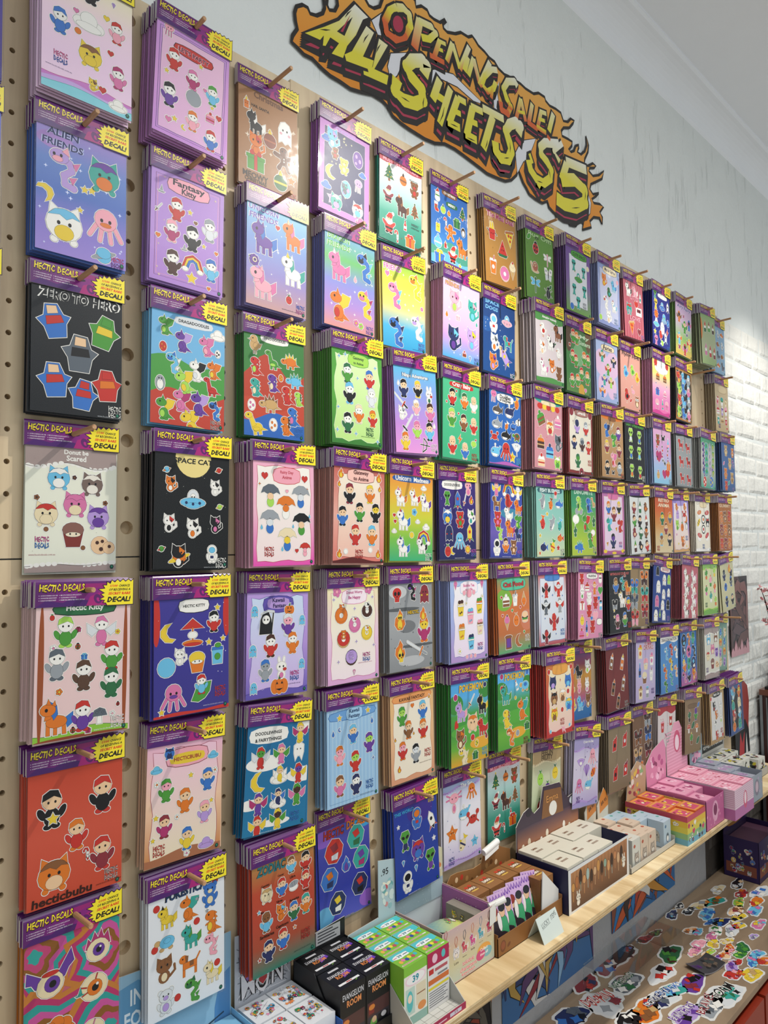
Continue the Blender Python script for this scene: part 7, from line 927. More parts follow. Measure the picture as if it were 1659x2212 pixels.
for sgn in (1, -1):
    P_ = [[(-.05 + .1*i/nx, -.04 + .08*j/ny, .03 + sgn * .012 * math.sin(math.pi*i/nx) * math.sin(math.pi*j/ny)) for i in range(nx+1)] for j in range(ny+1)]
    for j in range(ny):
        for i in range(nx):
            q = [P_[j][i], P_[j][i+1], P_[j+1][i+1], P_[j+1][i]]; mb.face(q if sgn > 0 else q[::-1], lerp(lin('#4a9cc4'), lin('#c8cc6c'), min(1, max(0, (i + (ny - j)) / 14))))
mb_ = link('pouch_body', mb.mesh('pouch_body', M_STICK), root)
a = Art(lambda x, y, h: (x, y, .0425 + h - .012 * (1 - math.cos(min(1, (abs(x) / .05)) * 1.57)) - .012 * (1 - math.cos(min(1, abs(y) / .04) * 1.57)))); speckle(a, -.03, -.03, .04, .02, 8, ['#d8d84c','#c83c5c','#e8e4dc','#d8904c','#58a85c'], .005, .009, ['crit', 'fruit', 'donut']); a.obj('pouch_print', M_STICK, root)
pc = Carton('picture_card', 'small doodled picture card standing in the glitter tray', 'card', .945, .972, -.140, -.055, SZ + .004, .715, '#8a8478', None); a = pc.art('left'); speckle(a, .004, .02, .08, .085, 14, ['#c878a0','#58a4c4','#e0d8d0','#5c9c6c','#e6c83a','#3a3c44'], .004, .009, ['patch', 'crit', 'cat'], .0004); a.obj('picture_print', M_PRINT, pc.o)
m = MB(); m.tube((.972, -.160, .732), (1.01, -.176, .741), .0065, .0075, 12, colr('#dcdad4')); m.face([(.962,-.1705,.735),(.985,-.1705,.742),(.983,-.1705,.70),(.960,-.1705,.695)], colr('#dcdad4')); o = link('paper_strip', m.mesh('paper_strip', M_PRINT)); tag(o, 'torn white paper strip hanging over the corner of the glitter tray', 'paper')
# -- brown display with brown cartons and fanned cards
t_ = tray('display_tray', 'brown card display with a curved flap behind the fanned purple cards', 'display box', .981, 1.250, -.176, -.014, SZ, .05, .042, .0, '#86592f', '#d8d4cc')
pts = [(.0, .05), (.335, .05), (.335, .118), (.30, .130), (.265, .143), (.22, .150), (.195, .140), (.18, .118), (.14, .115), (.06, .125), (.03, .125), (.0, .10)]
pts = [(x * .8, z) for x, z in pts]
c_ = card('back_card', t_, pts, .158, '#8a6038', side='#b8946a'); a = Art(lambda x, y, h: (x, .156 - h, y))
for i in range(12): a.ell(.025 + i * .02, .098 + .012 * math.sin(i), .006, .007, ['#6a4424', '#d8b890', '#b83c2c', '#a87c4c'][i % 4], 0, 8)
a.obj('back_card_print', M_PRINT, t_)
m = MB(); m.tube((.145, .15, .145), (.205, .15, .158), .008, .008, 12, colr('#e0deda')); m.face([(.145,.145,.146),(.205,.145,.159),(.200,.143,.142),(.143,.143,.128)], colr('#e0deda')); link('paper_roll', m.mesh('paper_roll', M_PRINT), t_)
a = Art(lambda x, y, h: (x, -h, y)); a.ell(.02, .02, .011, .013, '#6a3c24'); a.up(); a.ell(.02, .021, .008, .009, '#874a30'); a.ell(.042, .016, .007, .004, '#6a3c24', .5); a.ell(.165, .03, .010, .006, '#b89468'); a.obj('front_print', M_PRINT, t_)
for j in range(2):
    for i in range(4):
        if j == 0 and i in (0, 1, 2): continue
        x0 = .9985 + i * .0595; y0 = -.098 + (0 if j else -.062)
        k = Carton('blind_box', 'brown carton with white lettering, %s' % (['nearest of the row under the brown card', 'second of the row under the brown card', 'third of the row under the brown card', 'farthest of the row under the brown card'][i] if j else 'standing alone in front beside the white flap'), 'box', x0, x0 + .0575, y0, y0 + .0605, SZ + .002, .722, '#8c6038', 'brown lettered cartons')
        a = k.art('top'); a.ell(.030, .034, .018, .011, '#6a4426'); a.up(); a.ell(.022, .044, .006, .005, '#b8402c'); a.ell(.036, .046, .006, .005, '#b8402c'); a.up(); a.text('EMMA', .029, .033, .030, '#e4d8c4', h=.010, off=.02); a.ell(.030, .022, .014, .003, '#c8a24c'); a.obj('lid_print', M_PRINT, k.o)
        a = k.art('front'); a.text('EMMA', .029, .085, .036, '#c8a884', h=.010, off=.01); a.rect(.012, .02, .046, .07, '#7a5230'); a.up(); a.ell(.029, .045, .013, .02, '#c0a888'); a.ell(.029, .012, .016, .004, '#a0794a'); a.obj('front_print', M_PRINT, k.o)
m = MB(); m.prism([(.1905, 0), (.2685, 0), (.2685, .06), (.2, .125)], .010, .0125, colr('#dcdad6')); link('white_flap', m.mesh('white_flap', M_PRINT), t_)
for i, (x, tilt, nm) in enumerate(((1.024, .10, 'nearest'), (1.056, .16, 'second'), (1.098, -.10, 'third'), (1.132, -.22, 'fourth'), (1.162, -.30, 'farthest'))):
    mb = MB(); mb.prism([(-.024, 0), (.024, 0), (.024, .105), (-.024, .105)], -.0012, 0, colr('#c9a6cf'), colr('#d8c8da')); o = link('picture_card', mb.mesh('picture_card', M_PRINT), None, (x, -.160 + i * .004, SZ + .012), (R(-14), tilt * -.35, R(-12))); tag(o, 'purple fanned picture card, %s of the five leaning in the brown display' % nm, 'card', 'fanned purple cards')
    a = Art(lambda x_, y_, h: (x_, -.0012 - h, y_))
    for q in range(5): a.stroke([(-.019 + q * .009, .088), (-.016 + q * .009, .101), (-.012 + q * .009, .090)], .0032, '#6a3a9c')
    a.l = 3
    for q, (u, v, w_, h_, c1) in enumerate(((-.012,.028,.012,.03,'#d8c03a'),(.012,.03,.012,.03,'#3f9a68'),(-.011,.060,.009,.012,'#d8b08c'),(.011,.064,.009,.012,'#d8b08c'),(-.011,.068,.010,.010,'#8a2c24'),(.012,.073,.010,.009,'#26262c'),(0,.012,.020,.012,'#b8442c'),(.0,.045,.006,.02,'#e4dcd8'))): a.l = 3 + q; a.ell(u, v, w_ + .0008, h_ + .0008, '#2c2028', 0, 10); a.l += .5; a.ell(u, v, w_, h_, c1, 0, 10)
    a.obj('card_print', M_PRINT, o)
# -- folded tent card
root = link('tent_card', None, None, (1.141, -.198, SZ)); tag(root, 'small folded pale tent card hand lettered LUCKY ITEMS on the shelf edge', 'tent card')
m = MB(); m.prism([(-.023, 0), (-.0215, 0), (.0005, .048), (.0225, 0), (.024, 0), (.0005, .0505)], -.042, .042, colr('#c3ccc6'), axis='x'); o = link('folded_card', m.mesh('folded_card', M_PRINT), root)
a = Art(lambda x, y, h: (x, -.023 + (.0235 / .0505) * y - h, y + h * .4)); a.text('LUCKY', -.012, .034, .034, '#3a4042', h=.009, rot=.1); a.up(); a.text('ITEMS', .024, .039, .024, '#3a4042', h=.009, rot=.22); a.stroke([(-.030,.026),(.006,.030)], .0006, '#3a4042'); a.obj('hand_lettering', M_PRINT, root)
# -- large white carton display with lantern picture
t_ = tray('display_tray', 'large white edged display tray printed with hanging lanterns', 'display box', 1.254, 1.570, -.192, -.034, SZ, .110, .110, .112, '#222446', '#cfd2d4')
a = Art(lambda x, y, h: (x, -h, y), 3e-5); a.rect(0, 0, .316, .110, '#d4d4d2'); a.up()
q = [(.012, .006), (.304, .006), (.308, .103), (.012, .1)]; a.mb.face([a.fn(x, y, a.l * a.eps) for x, y in q], [lin('#4a2c20'), lin('#4a2c20'), lin('#a8744c'), lin('#b07c50')]); a.up()
for i in range(16):
    x = .022 + i * .018; z = .062 + .02 * ((i * 7) % 5) / 5; c1 = ['#c08a4a', '#a86838', '#88a08c', '#c8905c', '#9cb0a8', '#b87c50', '#c8a078'][i % 7]; a.l = 3 + i % 3
    a.rect(x - .0004, z, x + .0004, .1, '#3a2418'); a.up(); a.ell(x, z, .0085, .012 + .004 * (i % 3), '#3a2418', 0, 10); a.up(.5); a.ell(x, z, .0076, .011 + .004 * (i % 3), c1, 0, 10); a.up(.5); a.rect(x - .001, z - .035, x + .001, z - .012, c1)
for x, z in ((.045, .03), (.285, .05)): motif(a, 'bunny', x, z, .034, ['#d8d0c0', '#e8e0d4', '#d8d0c0'], 0, border=None, base=10)
a.obj('front_print', M_PRINT, t_)
pts = [(.0, .09), (.316, .09), (.316, .19), (.29, .197), (.258, .192), (.235, .212), (.215, .245), (.13, .252), (.112, .20), (.085, .19), (.06, .212), (.035, .205), (.01, .185), (.0, .175)]
c_ = card('back_card', t_, pts, .1565, '#3b2e3c', side='#d8d4cc'); a = Art(lambda x, y, h: (x, .1545 - h, y), 3e-5)
q = [(.004, .09), (.312, .09), (.312, .165), (.004, .165)]; a.mb.face([a.fn(x, y, 3e-5) for x, y in q], [lin('#a8683c'), lin('#b8743c'), lin('#4a3a4a'), lin('#3c3040')]); a.up(2)
a.poly([(.12,.165),(.232,.16),(.222,.23),(.135,.24)], '#7a5230'); a.up(); a.label('Emma', .176, .212, .06, '#c88a4a', '#3a2418', .06, h=.018); a.l = 5
for i in range(10): a.ell(.03 + i * .029, .112 + .01 * math.sin(i * 2), .007, .011, ['#d8ccb8', '#c8b8a0', '#5c4c48', '#e0d8cc'][i % 4], 0, 9)
a.l = 6; a.ell(.178, .182, .02, .02, '#d8d4cc'); a.ell(.06, .2, .014, .012, '#28222c'); a.ell(.285, .18, .02, .012, '#c8d0d4'); a.obj('back_card_print', M_PRINT, t_)
n = 0
for j in range(2):
    for i in range(4):
        if j == 0 and i == 3: continue
        x0 = 1.2575 + i * .0775; y0 = -.188 + j * .0755
        k = Carton('blind_box', 'off-white carton with brown lettering, %s in the lantern tray' % [['front near corner', 'front second', 'front third'], ['back near corner', 'back second', 'back third', 'back far corner']][j][i], 'box', x0, x0 + .0755, y0, y0 + .073, SZ + .002, .735 + (.002 if (i + j) % 2 else 0), '#cdc8b8', 'off-white lettered cartons', None, .0)
        a = k.art('top'); a.text('EMMA', .036, .046, .024, '#6a4428', h=.008, off=.03)
        for q in range(5): a.rect(.022 + q * .0062, .028, .0268 + q * .0062, .0345, '#6a4428'); 
        a.up()
        for q in range(5): a.rect(.0232 + q * .0062, .0295, .0245 + q * .0062, .033, '#cdc8b8')
        a.obj('lid_print', M_PRINT, k.o)
# -- small tall cartons with orange price tags
t_ = tray('display_tray', 'low white tray holding small cream and pale blue cartons', 'display box', 1.574, 1.862, -.196, -.03, SZ, .026, .016, .05, '#bdb8ac', '#b0aca2')
for i, (x, nm) in enumerate(((1.640, 'nearer'), (1.715, 'farther'))):
    c_ = MB(); c_.prism([(-.03, 0), (.03, 0), (.034, .085), (.008, .118), (-.034, .07)], -.0015, 0, colr('#c6bfae'), colr('#d0ccc0')); o = link('price_card', c_.mesh('price_card', M_PRINT), None, (x, -.034, SZ + .05)); tag(o, 'orange price tag reading 8.95 on a folded card, %s of the two' % nm, 'price tag', 'orange price tags')
    a = Art(lambda x_, y_, h: (x_, -.0015 - h, y_)); a.poly([(-.02, .045), (.033, .06), (.034, .085), (.008, .118), (-.02, .09)], '#c87c34'); a.up(); a.text('$8.95', .006, .076, .036, '#3a2414', h=.013, rot=.3, off=.02); a.obj('tag_print', M_PRINT, o)
sm = [(0, 0, 'C'), (0, 1, 'C'), (0, 2, 'C'), (1, 0, 'C'), (1, 1, 'C'), (1, 2, 'B'), (2, 0, 'C'), (2, 1, 'B'), (2, 2, 'B'), (0, 3, 'A'), (1, 3, 'B')]
names = iter(['front first', 'middle first', 'back first', 'front second', 'middle second', 'back second', 'front third', 'middle third', 'back third', 'rear far', 'rear farthest'])
for (i, j, t) in ((0,0,'W'), (0,1,'C'), (1,0,'C'), (1,1,'C'), (2,0,'C'), (2,1,'C'), (1,2,'C'), (2,2,'B'), (3,1,'B'), (3,2,'B'), (4,0,'B'), (4,1,'B')):
    x0 = 1.600 + i * .0505 + (.0 if j == 0 else .006); y0 = -.188 + j * .052; c1 = {'W': '#c6c5bb', 'C': '#c9b6a2', 'B': '#aebfcb'}[t]
    k = Carton('blind_box', 'small %s carton, row %s place %s in the low white tray' % ({'W': 'off-white', 'C': 'cream', 'B': 'pale blue'}[t], ['one at the front', 'two', 'three at the back'][j], ['one', 'two', 'three', 'four', 'five'][i]), 'box', x0, x0 + .0485, y0, y0 + .050, SZ + .003, .702 - .003 * ((i + j) % 3), c1, 'small upright cartons')
    a = k.art('top'); a.ell(.036, .036, .006, .005, '#a8523c' if t != 'B' else '#5c9c94'); a.rect(.006, .012, .026, .016, '#b49c88' if t != 'B' else '#90a8b8'); a.obj('lid_print', M_PRINT, k.o)
    if j == 0:
        a = k.art('front'); a.ell(.014, .06, .006, .005, '#a8523c' if t != 'B' else '#5c7c9c'); motif(a, 'crit' if t != 'B' else 'pen', .026, .026, .032, ['#a89c90', '#d0c8bc', '#a89c90'] if t != 'B' else ['#6a7480', '#c8d0d4', '#6a7480'], 0, border=None, base=3); a.obj('front_print', M_PRINT, k.o)
        a = k.art('left'); motif(a, 'ghost', .025, .03, .034, ['#b8b4a8', '#a8a498'], 0, border=None, base=3); a.obj('side_print', M_PRINT, k.o)
# -- bright cartons farther along
def big_tray(label, x0, x1, y0, h, cols, tops, back, cells, grp, lab, fr_art):
    t_ = tray('display_tray', label, 'display box', x0, x1, y0, -.03, SZ, h, h - .004, h, cols[0], cols[1]); w = x1 - x0; D = -.03 - y0
    if back: c_ = card('back_card', t_, [(x * w, z) for x, z in back[0]], D - .0015, back[1]); a = Art(lambda x, y, hh: (x, D - .0035 - hh, y)); back[2](a, w); a.obj('back_card_print', M_PRINT, t_)
    a = Art(lambda x, y, hh: (x, -hh, y)); fr_art(a, w, h); a.obj('front_print', M_PRINT, t_)
    a = Art(lambda x, y, hh: (-hh, D - x, y)); fr_art(a, D, h); a.obj('side_print', M_PRINT, t_)
    nx, ny, skip = cells; cw = (w - .006) / nx; cdp = (D - .008) / ny
    for j in range(ny):
        for i in range(nx):
            if (i, j) in skip: continue
            k = Carton('blind_box', lab % (['front', 'second', 'third', 'back'][j if j < ny - 1 else 3], ['near', 'far', 'farthest'][i]), 'box', x0 + .003 + i * cw, x0 + .003 + (i + 1) * cw - .0015, y0 + .003 + j * cdp, y0 + .003 + (j + 1) * cdp - .0015, SZ + .002, SZ + h - .004 + .005 * ((i + j) % 2), tops[0], grp)
            a = k.art('top'); tops[1](a, cw, cdp); a.obj('lid_print', M_PRINT, k.o)
def rb_front(a, w, h):
    for i, c in enumerate(('#6aa4b8', '#8ab078', '#d0c04c', '#d8b03c', '#c04c5c')): a.rect(0, h * i / 5, w, h * (i + 1) / 5, c)
    a.up(); speckle(a, 0, 0, w, h * .9, 16, ['#e8e4d8', '#c83c5c', '#e6c83a', '#4c9c5c', '#3a3c44', '#d878a0'], .004, .010, ['flower', 'heart', 'star', 'skull']); 
def rb_top(a, w, d): a.rect(.003, .003, w - .005, d - .005, '#d8984c'); a.up(); a.rect(.008, .008, w - .012, d - .012, '#c8506c'); a.up(); speckle(a, .006, .006, w - .008, d - .008, 6, ['#e8e0d0', '#e6c83a', '#8a2c3c'], .003, .007)
def rb_back(a, w): speckle(a, 0, .08, w, .19, 26, ['#c05a5c', '#d8b84c', '#e0d4c8', '#8ab078', '#8a3c4c'], .005, .012)
big_tray('rainbow striped display tray covered in little flowers and hearts', 1.870, 2.008, -.232, .088, ('#c8b04c', '#b05a4c'), ('#d8703c', rb_top), ([(0, .07), (1, .07), (1.05, .17), (.6, .2), (.1, .16)], '#b89a78', rb_back), (2, 3, ()), 'rainbow cartons', 'orange and pink lidded carton, %s %s in the rainbow tray', rb_front)
def pk_front(a, w, h): a.rect(.003, .003, w - .003, h - .006, '#b8608c'); a.up(); a.ell(w / 2, h * .5, w * .16, h * .34, '#d8a0b8'); a.up(); a.ell(w / 2, h * .55, w * .1, h * .2, '#7a3458'); speckle(a, 0, 0, w, h, 12, ['#d890b0', '#c878a0'], .003, .006)
def pk_top(a, w, d): a.rect(.004, .004, w - .006, d - .006, '#e0a0b8'); a.up(); speckle(a, .008, .01, w - .01, d - .01, 7, ['#b05880', '#f0d0dc', '#9c4870'], .003, .008)
def pk_back(a, w): speckle(a, .01, .08, w, .2, 18, ['#f0c8d8', '#b85888', '#e8a8c0', '#8a3c60'], .006, .014)
big_tray('pink patterned display tray with one corner standing empty', 2.020, 2.168, -.230, .098, ('#c06c98', '#b8709c'), ('#d888a8', pk_top), ([(0, .09), (1, .09), (1.02, .2), (.9, .235), (.3, .21), (-.04, .17)], '#d888a8', pk_back), (2, 3, ((1, 0),)), 'pink cartons', 'pink lidded carton, %s %s in the pink tray', pk_front)
def tl_front(a, w, h):
    a.rect(0, 0, w, h * .36, '#b06a9c'); a.rect(0, h * .36, w, h, '#d8c0cc'); a.up()
    for i in range(9): a.rect(0, h * (.42 + i * .064), w, h * (.45 + i * .064), '#c8a0b4')
    a.up(); a.ell(w * .55, h * .5, w * .10, h * .3, '#c85878'); a.up(); a.ell(w * .55, h * .55, w * .06, h * .2, '#e8d0d8')
def tl_top(a, w, d):
    for i in range(6): a.rect(.003, .004 + i * d / 6.6, w - .004, .008 + i * d / 6.6, '#eebccc')
    a.up(); speckle(a, .006, .01, w - .008, d - .008, 6, ['#b84868', '#f4dce4', '#d8708c'], .003, .008)
def tl_back(a, w):
    for i in range(14): a.rect(.004, .1 + i * .011, w * .94, .104 + i * .011, '#e8b0c4')
    a.up(); a.ell(w * .5, .205, w * .16, .04, '#c85878'); a.up(); a.ell(w * .5, .2, w * .10, .028, '#ecd4dc')
big_tray('pink striped display tray with polka dot side and a pointed card', 2.177, 2.352, -.262, .100, ('#d8b0c4', '#d89ab4'), ('#e6a2b6', tl_top), ([(0, .09), (1, .09), (1, .2), (.8, .235), (.62, .275), (.38, .275), (.2, .23), (0, .2)], '#dc9cb2', tl_back), (2, 3, ()), 'pink striped cartons', 'pink striped lidded carton, %s %s in the striped tray', tl_front)
def gr_front(a, w, h): a.ell(w * .5, h * .5, w * .2, h * .3, '#7c7484'); a.up(); a.ell(w * .5, h * .52, w * .13, h * .2, '#c0a8b4'); speckle(a, 0, 0, w, h, 8, ['#8a909c', '#b09cb4'], .003, .006)
def gr_top(a, w, d): a.ell(w * .5, d * .5, w * .3, d * .25, '#a888b0'); a.up(); speckle(a, .006, .006, w - .006, d - .006, 5, ['#8c7c98', '#d0c8d4'], .002, .006)
big_tray('grey lilac display tray with one corner standing empty', 2.372, 2.486, -.248, .096, ('#8e96a0', '#b4bcc4'), ('#9a9eac', gr_top), ([(0, .09), (1, .09), (1, .19), (.5, .23), (0, .2)], '#93a4ac', pk_back), (2, 3, ((1, 0),)), 'grey lilac cartons', 'grey lilac lidded carton, %s %s in the grey tray', gr_front)
for i, (x0, y0, x1, y1) in enumerate(((2.50, -.09, 2.565, -.03), (2.568, -.09, 2.633, -.03), (2.636, -.09, 2.70, -.03), (2.50, -.155, 2.565, -.094), (2.568, -.155, 2.633, -.094), (2.70, -.165, 2.775, -.095))):
    k = Carton('blind_box', 'black and white comic carton with yellow splashes, %s' % ['back near', 'back middle', 'back far', 'front near', 'front middle', 'standing apart at the far end'][i], 'box', x0, x1, y0, y1, SZ + .002, .712 if i < 5 else .69, '#c9c8c0', 'comic print cartons')
    for sd in ('top', 'front', 'left'):
        a = k.art(sd); w_, h_ = a.dim; speckle(a, .002, .002, w_ - .002, h_ - .002, 18, ['#1c1c1e', '#1c1c1e', '#c8bc3c', '#b8b6ae', '#6a2c30', '#3c4a3c'], .003, .009); a.obj(sd + '_print', M_PRINT, k.o)
t_ = tray('display_tray', 'comic strip display card with a black title band behind the comic cartons', 'display box', 2.495, 2.79, -.17, -.022, SZ, .03, .03, .0, '#a4a29c', '#b8b6b0')
c_ = card('back_card', t_, [(0, .0), (.22, .0), (.24, .17), (.12, .16), (0, .14)], .146, '#b9b6ae'); a = Art(lambda x, y, h: (x, .144 - h, y)); a.rect(.01, .105, .22, .14, '#161618'); a.up(2); a.text('tigerWorld', .115, .122, .19, '#e0ded8', h=.022, off=.03); a.obj('back_card_print', M_PRINT, t_)
# ------------------------------------------------------------------ posters on the wall under the shelf
def poster(label, x0, x1, z0, z1, base, cols, n, seed, cat='poster', y=.0185):
    rp = random.Random(seed); w, h = x1 - x0, z1 - z0
    mb = MB(); mb.box(0, w, -.0012, 0, 0, h, colr(base)); o = link('poster', mb.mesh('poster', M_PRINT), None, (x0, y, z0)); tag(o, label, cat)
    a = Art(lambda x, y, t: (x, -.0012 - t, y), 3e-5); a.clip = (0, 0, w, h)
    for i in range(n):
        cx, cz, L_, an, c1 = rp.uniform(.05, .95) * w, rp.uniform(.1, .9) * h, rp.uniform(.35, 1.0) * h, rp.uniform(-.9, .9), rp.choice(cols)
        P_ = []
        for k in range(6):
            t = k / 5 - .5; P_.append((min(w, max(0, cx + L_ * t * math.cos(an) + .2 * L_ * math.sin(6 * t + i))), min(h, max(0, cz + L_ * t * math.sin(an) + .2 * L_ * math.cos(5 * t)))))
        a.l = 2 + (i % 16) * 2; a.stroke(P_, [.006, .034, .055, .05, .03, .004], '#15161c'); a.l += 1; a.stroke(P_, [.003, .028, .047, .043, .024, .002], c1)
    a.obj('poster_print', M_PRINT, o)
poster('dark poster with orange streaks under the near end of the shelf', .95, 1.205, .22, .59, '#181a20', ['#2a2c34', '#b06a34', '#3c3a3c', '#8a3a2c', '#5c5850'], 18, 2)
poster('blue poster of gold rings and red staff under the shelf', 1.252, 1.728, .245, .595, '#3c6a9c', ['#2a3c6c', '#b8964c', '#d0ccc8', '#8ab0d0', '#8a2c34', '#5a3c6a', '#7aa4cc'], 34, 4)
poster('orange and blue patterned poster with a torn white corner', 1.85, 2.328, .275, .595, '#2c6aa0', ['#c85a30', '#c88c34', '#2f78b4', '#8a4c38', '#b8402c', '#3a2c28', '#255c94'], 40, 6)
m = MB(); m.face([(2.02,.0165,.36),(2.075,.0160,.375),(2.115,.012,.335),(2.10,.008,.315),(2.075,.014,.335)], colr('#d4d2cc')); m.face([(2.02,.0170,.361),(2.075,.0168,.376),(2.115,.0168,.336),(2.10,.0168,.316)], colr('#c4c2bc')); o = link('paper_scrap', m.mesh('paper_scrap', M_PRINT)); tag(o, 'curled white paper scrap torn on the orange and blue poster', 'paper')
# ------------------------------------------------------------------ low table with die-cut stickers
TZ = 0.205
for i, (x0, x1, lb) in enumerate(((1.0, 2.026, 'nearer plywood table top strewn with dark die-cut stickers'), (2.0275, 2.965, 'farther plywood table top strewn with pastel die-cut stickers'))):
    root = link('low_table', None, None, (x0, -.37, -.35)); tag(root, lb, 'table', 'low plywood tables')
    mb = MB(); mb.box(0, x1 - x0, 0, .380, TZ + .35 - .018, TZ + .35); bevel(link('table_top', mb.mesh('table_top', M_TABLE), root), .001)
    for lx in ((.08, .56), (.45, .88))[i]:
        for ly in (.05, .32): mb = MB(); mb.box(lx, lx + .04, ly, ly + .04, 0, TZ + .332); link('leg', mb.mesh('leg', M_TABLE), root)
# red crates under the table edge
def crate(x0, label):
    root = link('plastic_crate', None, None, (x0, -.385, -.35)); tag(root, label, 'crate', 'red plastic crates'); c1 = plain('red_plastic' + label[:3], '#8c2a14', .4) if 'red_plastic' not in MATS else None
    W_, H_ = .40, .52
    for nm, b in (('rim', (0, W_, 0, .02, H_ - .07, H_)), ('base_rail', (0, W_, 0, .02, 0, .05)), ('post', (0, .03, 0, .02, .05, H_ - .07)), ('post', (W_ - .03, W_, 0, .02, .05, H_ - .07))):
        mb = MB(); mb.box(*b); link(nm, mb.mesh(nm, c1), root)
    mb = MB()
    for i in range(14):
        x = .03 + i * .026; mb.tube((x, .01, .05), (min(W_ - .03, x + .11), .01, H_ - .07), .0035, n=6); mb.tube((min(W_ - .03, x + .11), .013, .05), (x, .013, H_ - .07), .0035, n=6)
    link('lattice', mb.mesh('lattice', c1), root)
    mb = MB(); mb.box(.005, W_ - .005, .022, .34, .0, H_ - .03); link('crate_body', mb.mesh('crate_body', c1), root)
crate(1.62, 'red lattice crate under the nearer table top'); crate(2.035, 'dark red lattice crate under the farther table top')
rd_ = random.Random(21)
def diecut(x, y, L_, W_, cols, label, ang=0.0, text=None, dark=False, lift=0.0, tcol='K', shape='blob', n=7):
    """flat vinyl sticker with an uneven white rim lying on the table"""
    L_, W_ = L_ * 1.15, W_ * 1.15
    root_pts = []; N = 26; ph = rd_.uniform(0, 6)
    for i in range(N):
        t = 2 * math.pi * i / N; r_ = 1 + .13 * math.sin(3 * t + ph) + .07 * math.sin(7 * t + ph * 2) + rd_.uniform(-.03, .03); root_pts.append((L_ / 2 * r_ * math.cos(t), W_ / 2 * r_ * math.sin(t)))
    mb = MB(); mb.prism(root_pts, .0, .0009, colr('#d8d8d6'), colr('#e2e2e0'), axis='z'); o = link('die_cut_sticker', mb.mesh('die_cut_sticker', M_STICK), None, (x, min(.005, y), TZ + .0003 + lift), (0, 0, ang)); tag(o, label, 'sticker', 'die-cut stickers on the table')
    a = Art(lambda u, v, h: (u, v, .0009 + h), 3e-5); inn = [(u * .86, v * .82) for u, v in root_pts]; a.poly(inn, cols[0]); 
    for i in range(n):
        a.l = 3 + i * 2; u, v, r_ = rd_.uniform(-.32, .32) * L_, rd_.uniform(-.28, .28) * W_, rd_.uniform(.07, .17) * L_; q = min(r_, W_ * .24); an = rd_.uniform(0, 3)
        P_ = [(u + (r_ if k % 2 == 0 else r_ * rd_.uniform(.45, .8)) * math.cos(k * .785 + an) , v + (q if k % 2 == 0 else q * rd_.uniform(.45, .8)) * math.sin(k * .785 + an)) for k in range(8)]
        if not dark: a.poly(off_poly(P_, .0005), '#2a2428'); a.l += 1
        a.poly(P_, cols[1 + i % (len(cols) - 1)])
    if text: a.l = 40; a.label(text, 0, W_ * .2, L_ * .8, tcol, 'W', .1, h=W_ * .34, jag=.08, rot=.06)
    a.obj('sticker_print', M_STICK, o)
diecut(1.608, -0.082, 0.115, 0.100, 'ZARJ', 'rounded sticker with red lettering above a grey leaping shape', -0.30, text='DOLPHINS', tcol='R')
diecut(1.660, 0.031, 0.110, 0.060, 'JRNK', 'red and black sprawling sticker nearest the blue poster', 0.20)
diecut(1.863, 0.032, 0.160, 0.070, 'KKQK', 'large all black jagged sticker against the wall', 0.00)
diecut(1.781, 0.040, 0.110, 0.060, 'JBRW', 'red and blue tangled sticker in front of the black jagged one', 0.20)
diecut(1.745, -0.084, 0.120, 0.065, 'QAEW', 'grey sticker with dark green lettering at its end', -0.10, text='WEREDOGS', tcol='E')
diecut(1.865, -0.138, 0.120, 0.055, 'ZRKW', 'white and red sticker with a dark haired face shape', 0.00)
diecut(1.803, -0.199, 0.110, 0.050, 'TZBC', 'turquoise splash sticker with bright blue lettering', -0.30, text='SHARKS', tcol='B')
diecut(1.741, -0.195, 0.130, 0.060, 'ZQKN', 'long grey sticker with navy and gold lettering', -0.15, text='COWBOYS', tcol='N')
diecut(1.887, -0.228, 0.110, 0.060, 'VRJK', 'red and purple thorny sticker beside the grey sleeve', 0.10)
diecut(1.895, -0.320, 0.130, 0.075, 'ZTKE', 'large dark teal sticker with black lettering at the table edge', -0.20, text='STORM', tcol='K')
diecut(1.814, -0.308, 0.120, 0.060, 'AQKW', 'grey and black sticker with maroon lettering', 0.10, text='BRAVES', tcol='J')
diecut(1.727, -0.275, 0.120, 0.060, 'LVKV', 'white sticker filled with dark purple lettering', -0.15, text='PANTHERS', tcol='V')
diecut(1.656, -0.186, 0.130, 0.070, 'OHRX', 'orange and brown scaly sticker at the bottom edge', 0.15)
diecut(1.586, -0.173, 0.100, 0.060, 'KWKA', 'black and white horned mask sticker at the bottom edge', 0.25)
diecut(1.488, -0.049, 0.120, 0.070, 'NQKB', 'dark blue hooded sticker at the lower left of the table', -0.15)
diecut(1.989, -0.113, 0.120, 0.060, 'EGKU', 'dark green domed sticker under the acrylic riser', 0.15)
diecut(2.058, -0.340, 0.085, 0.050, 'YYXD', 'cluster of pale yellow rounded shapes, nearest the table edge', -0.05)
diecut(2.018, -0.299, 0.070, 0.040, 'RFOJ', 'coral red bubbly sticker beside the grey sleeve', -0.25)
diecut(2.059, -0.280, 0.070, 0.035, 'LVFL', 'lilac speckled sticker behind the coral one', 0.25)
diecut(2.190, -0.312, 0.060, 0.032, 'CBLC', 'blue and lilac rounded sticker near the right edge', -0.30)
diecut(2.193, -0.266, 0.070, 0.040, 'EGGE', 'deep green leaf shaped sticker, the larger of two', 0.25)
diecut(2.143, -0.275, 0.055, 0.030, 'GEGI', 'bright green oval sticker, the smaller of two', -0.30)
diecut(2.158, -0.339, 0.060, 0.035, 'ORFR', 'orange sticker cut by the right edge of the picture', -0.25)
diecut(2.094, -0.284, 0.045, 0.022, 'RRJR', 'small plain red oval sticker', -0.25)
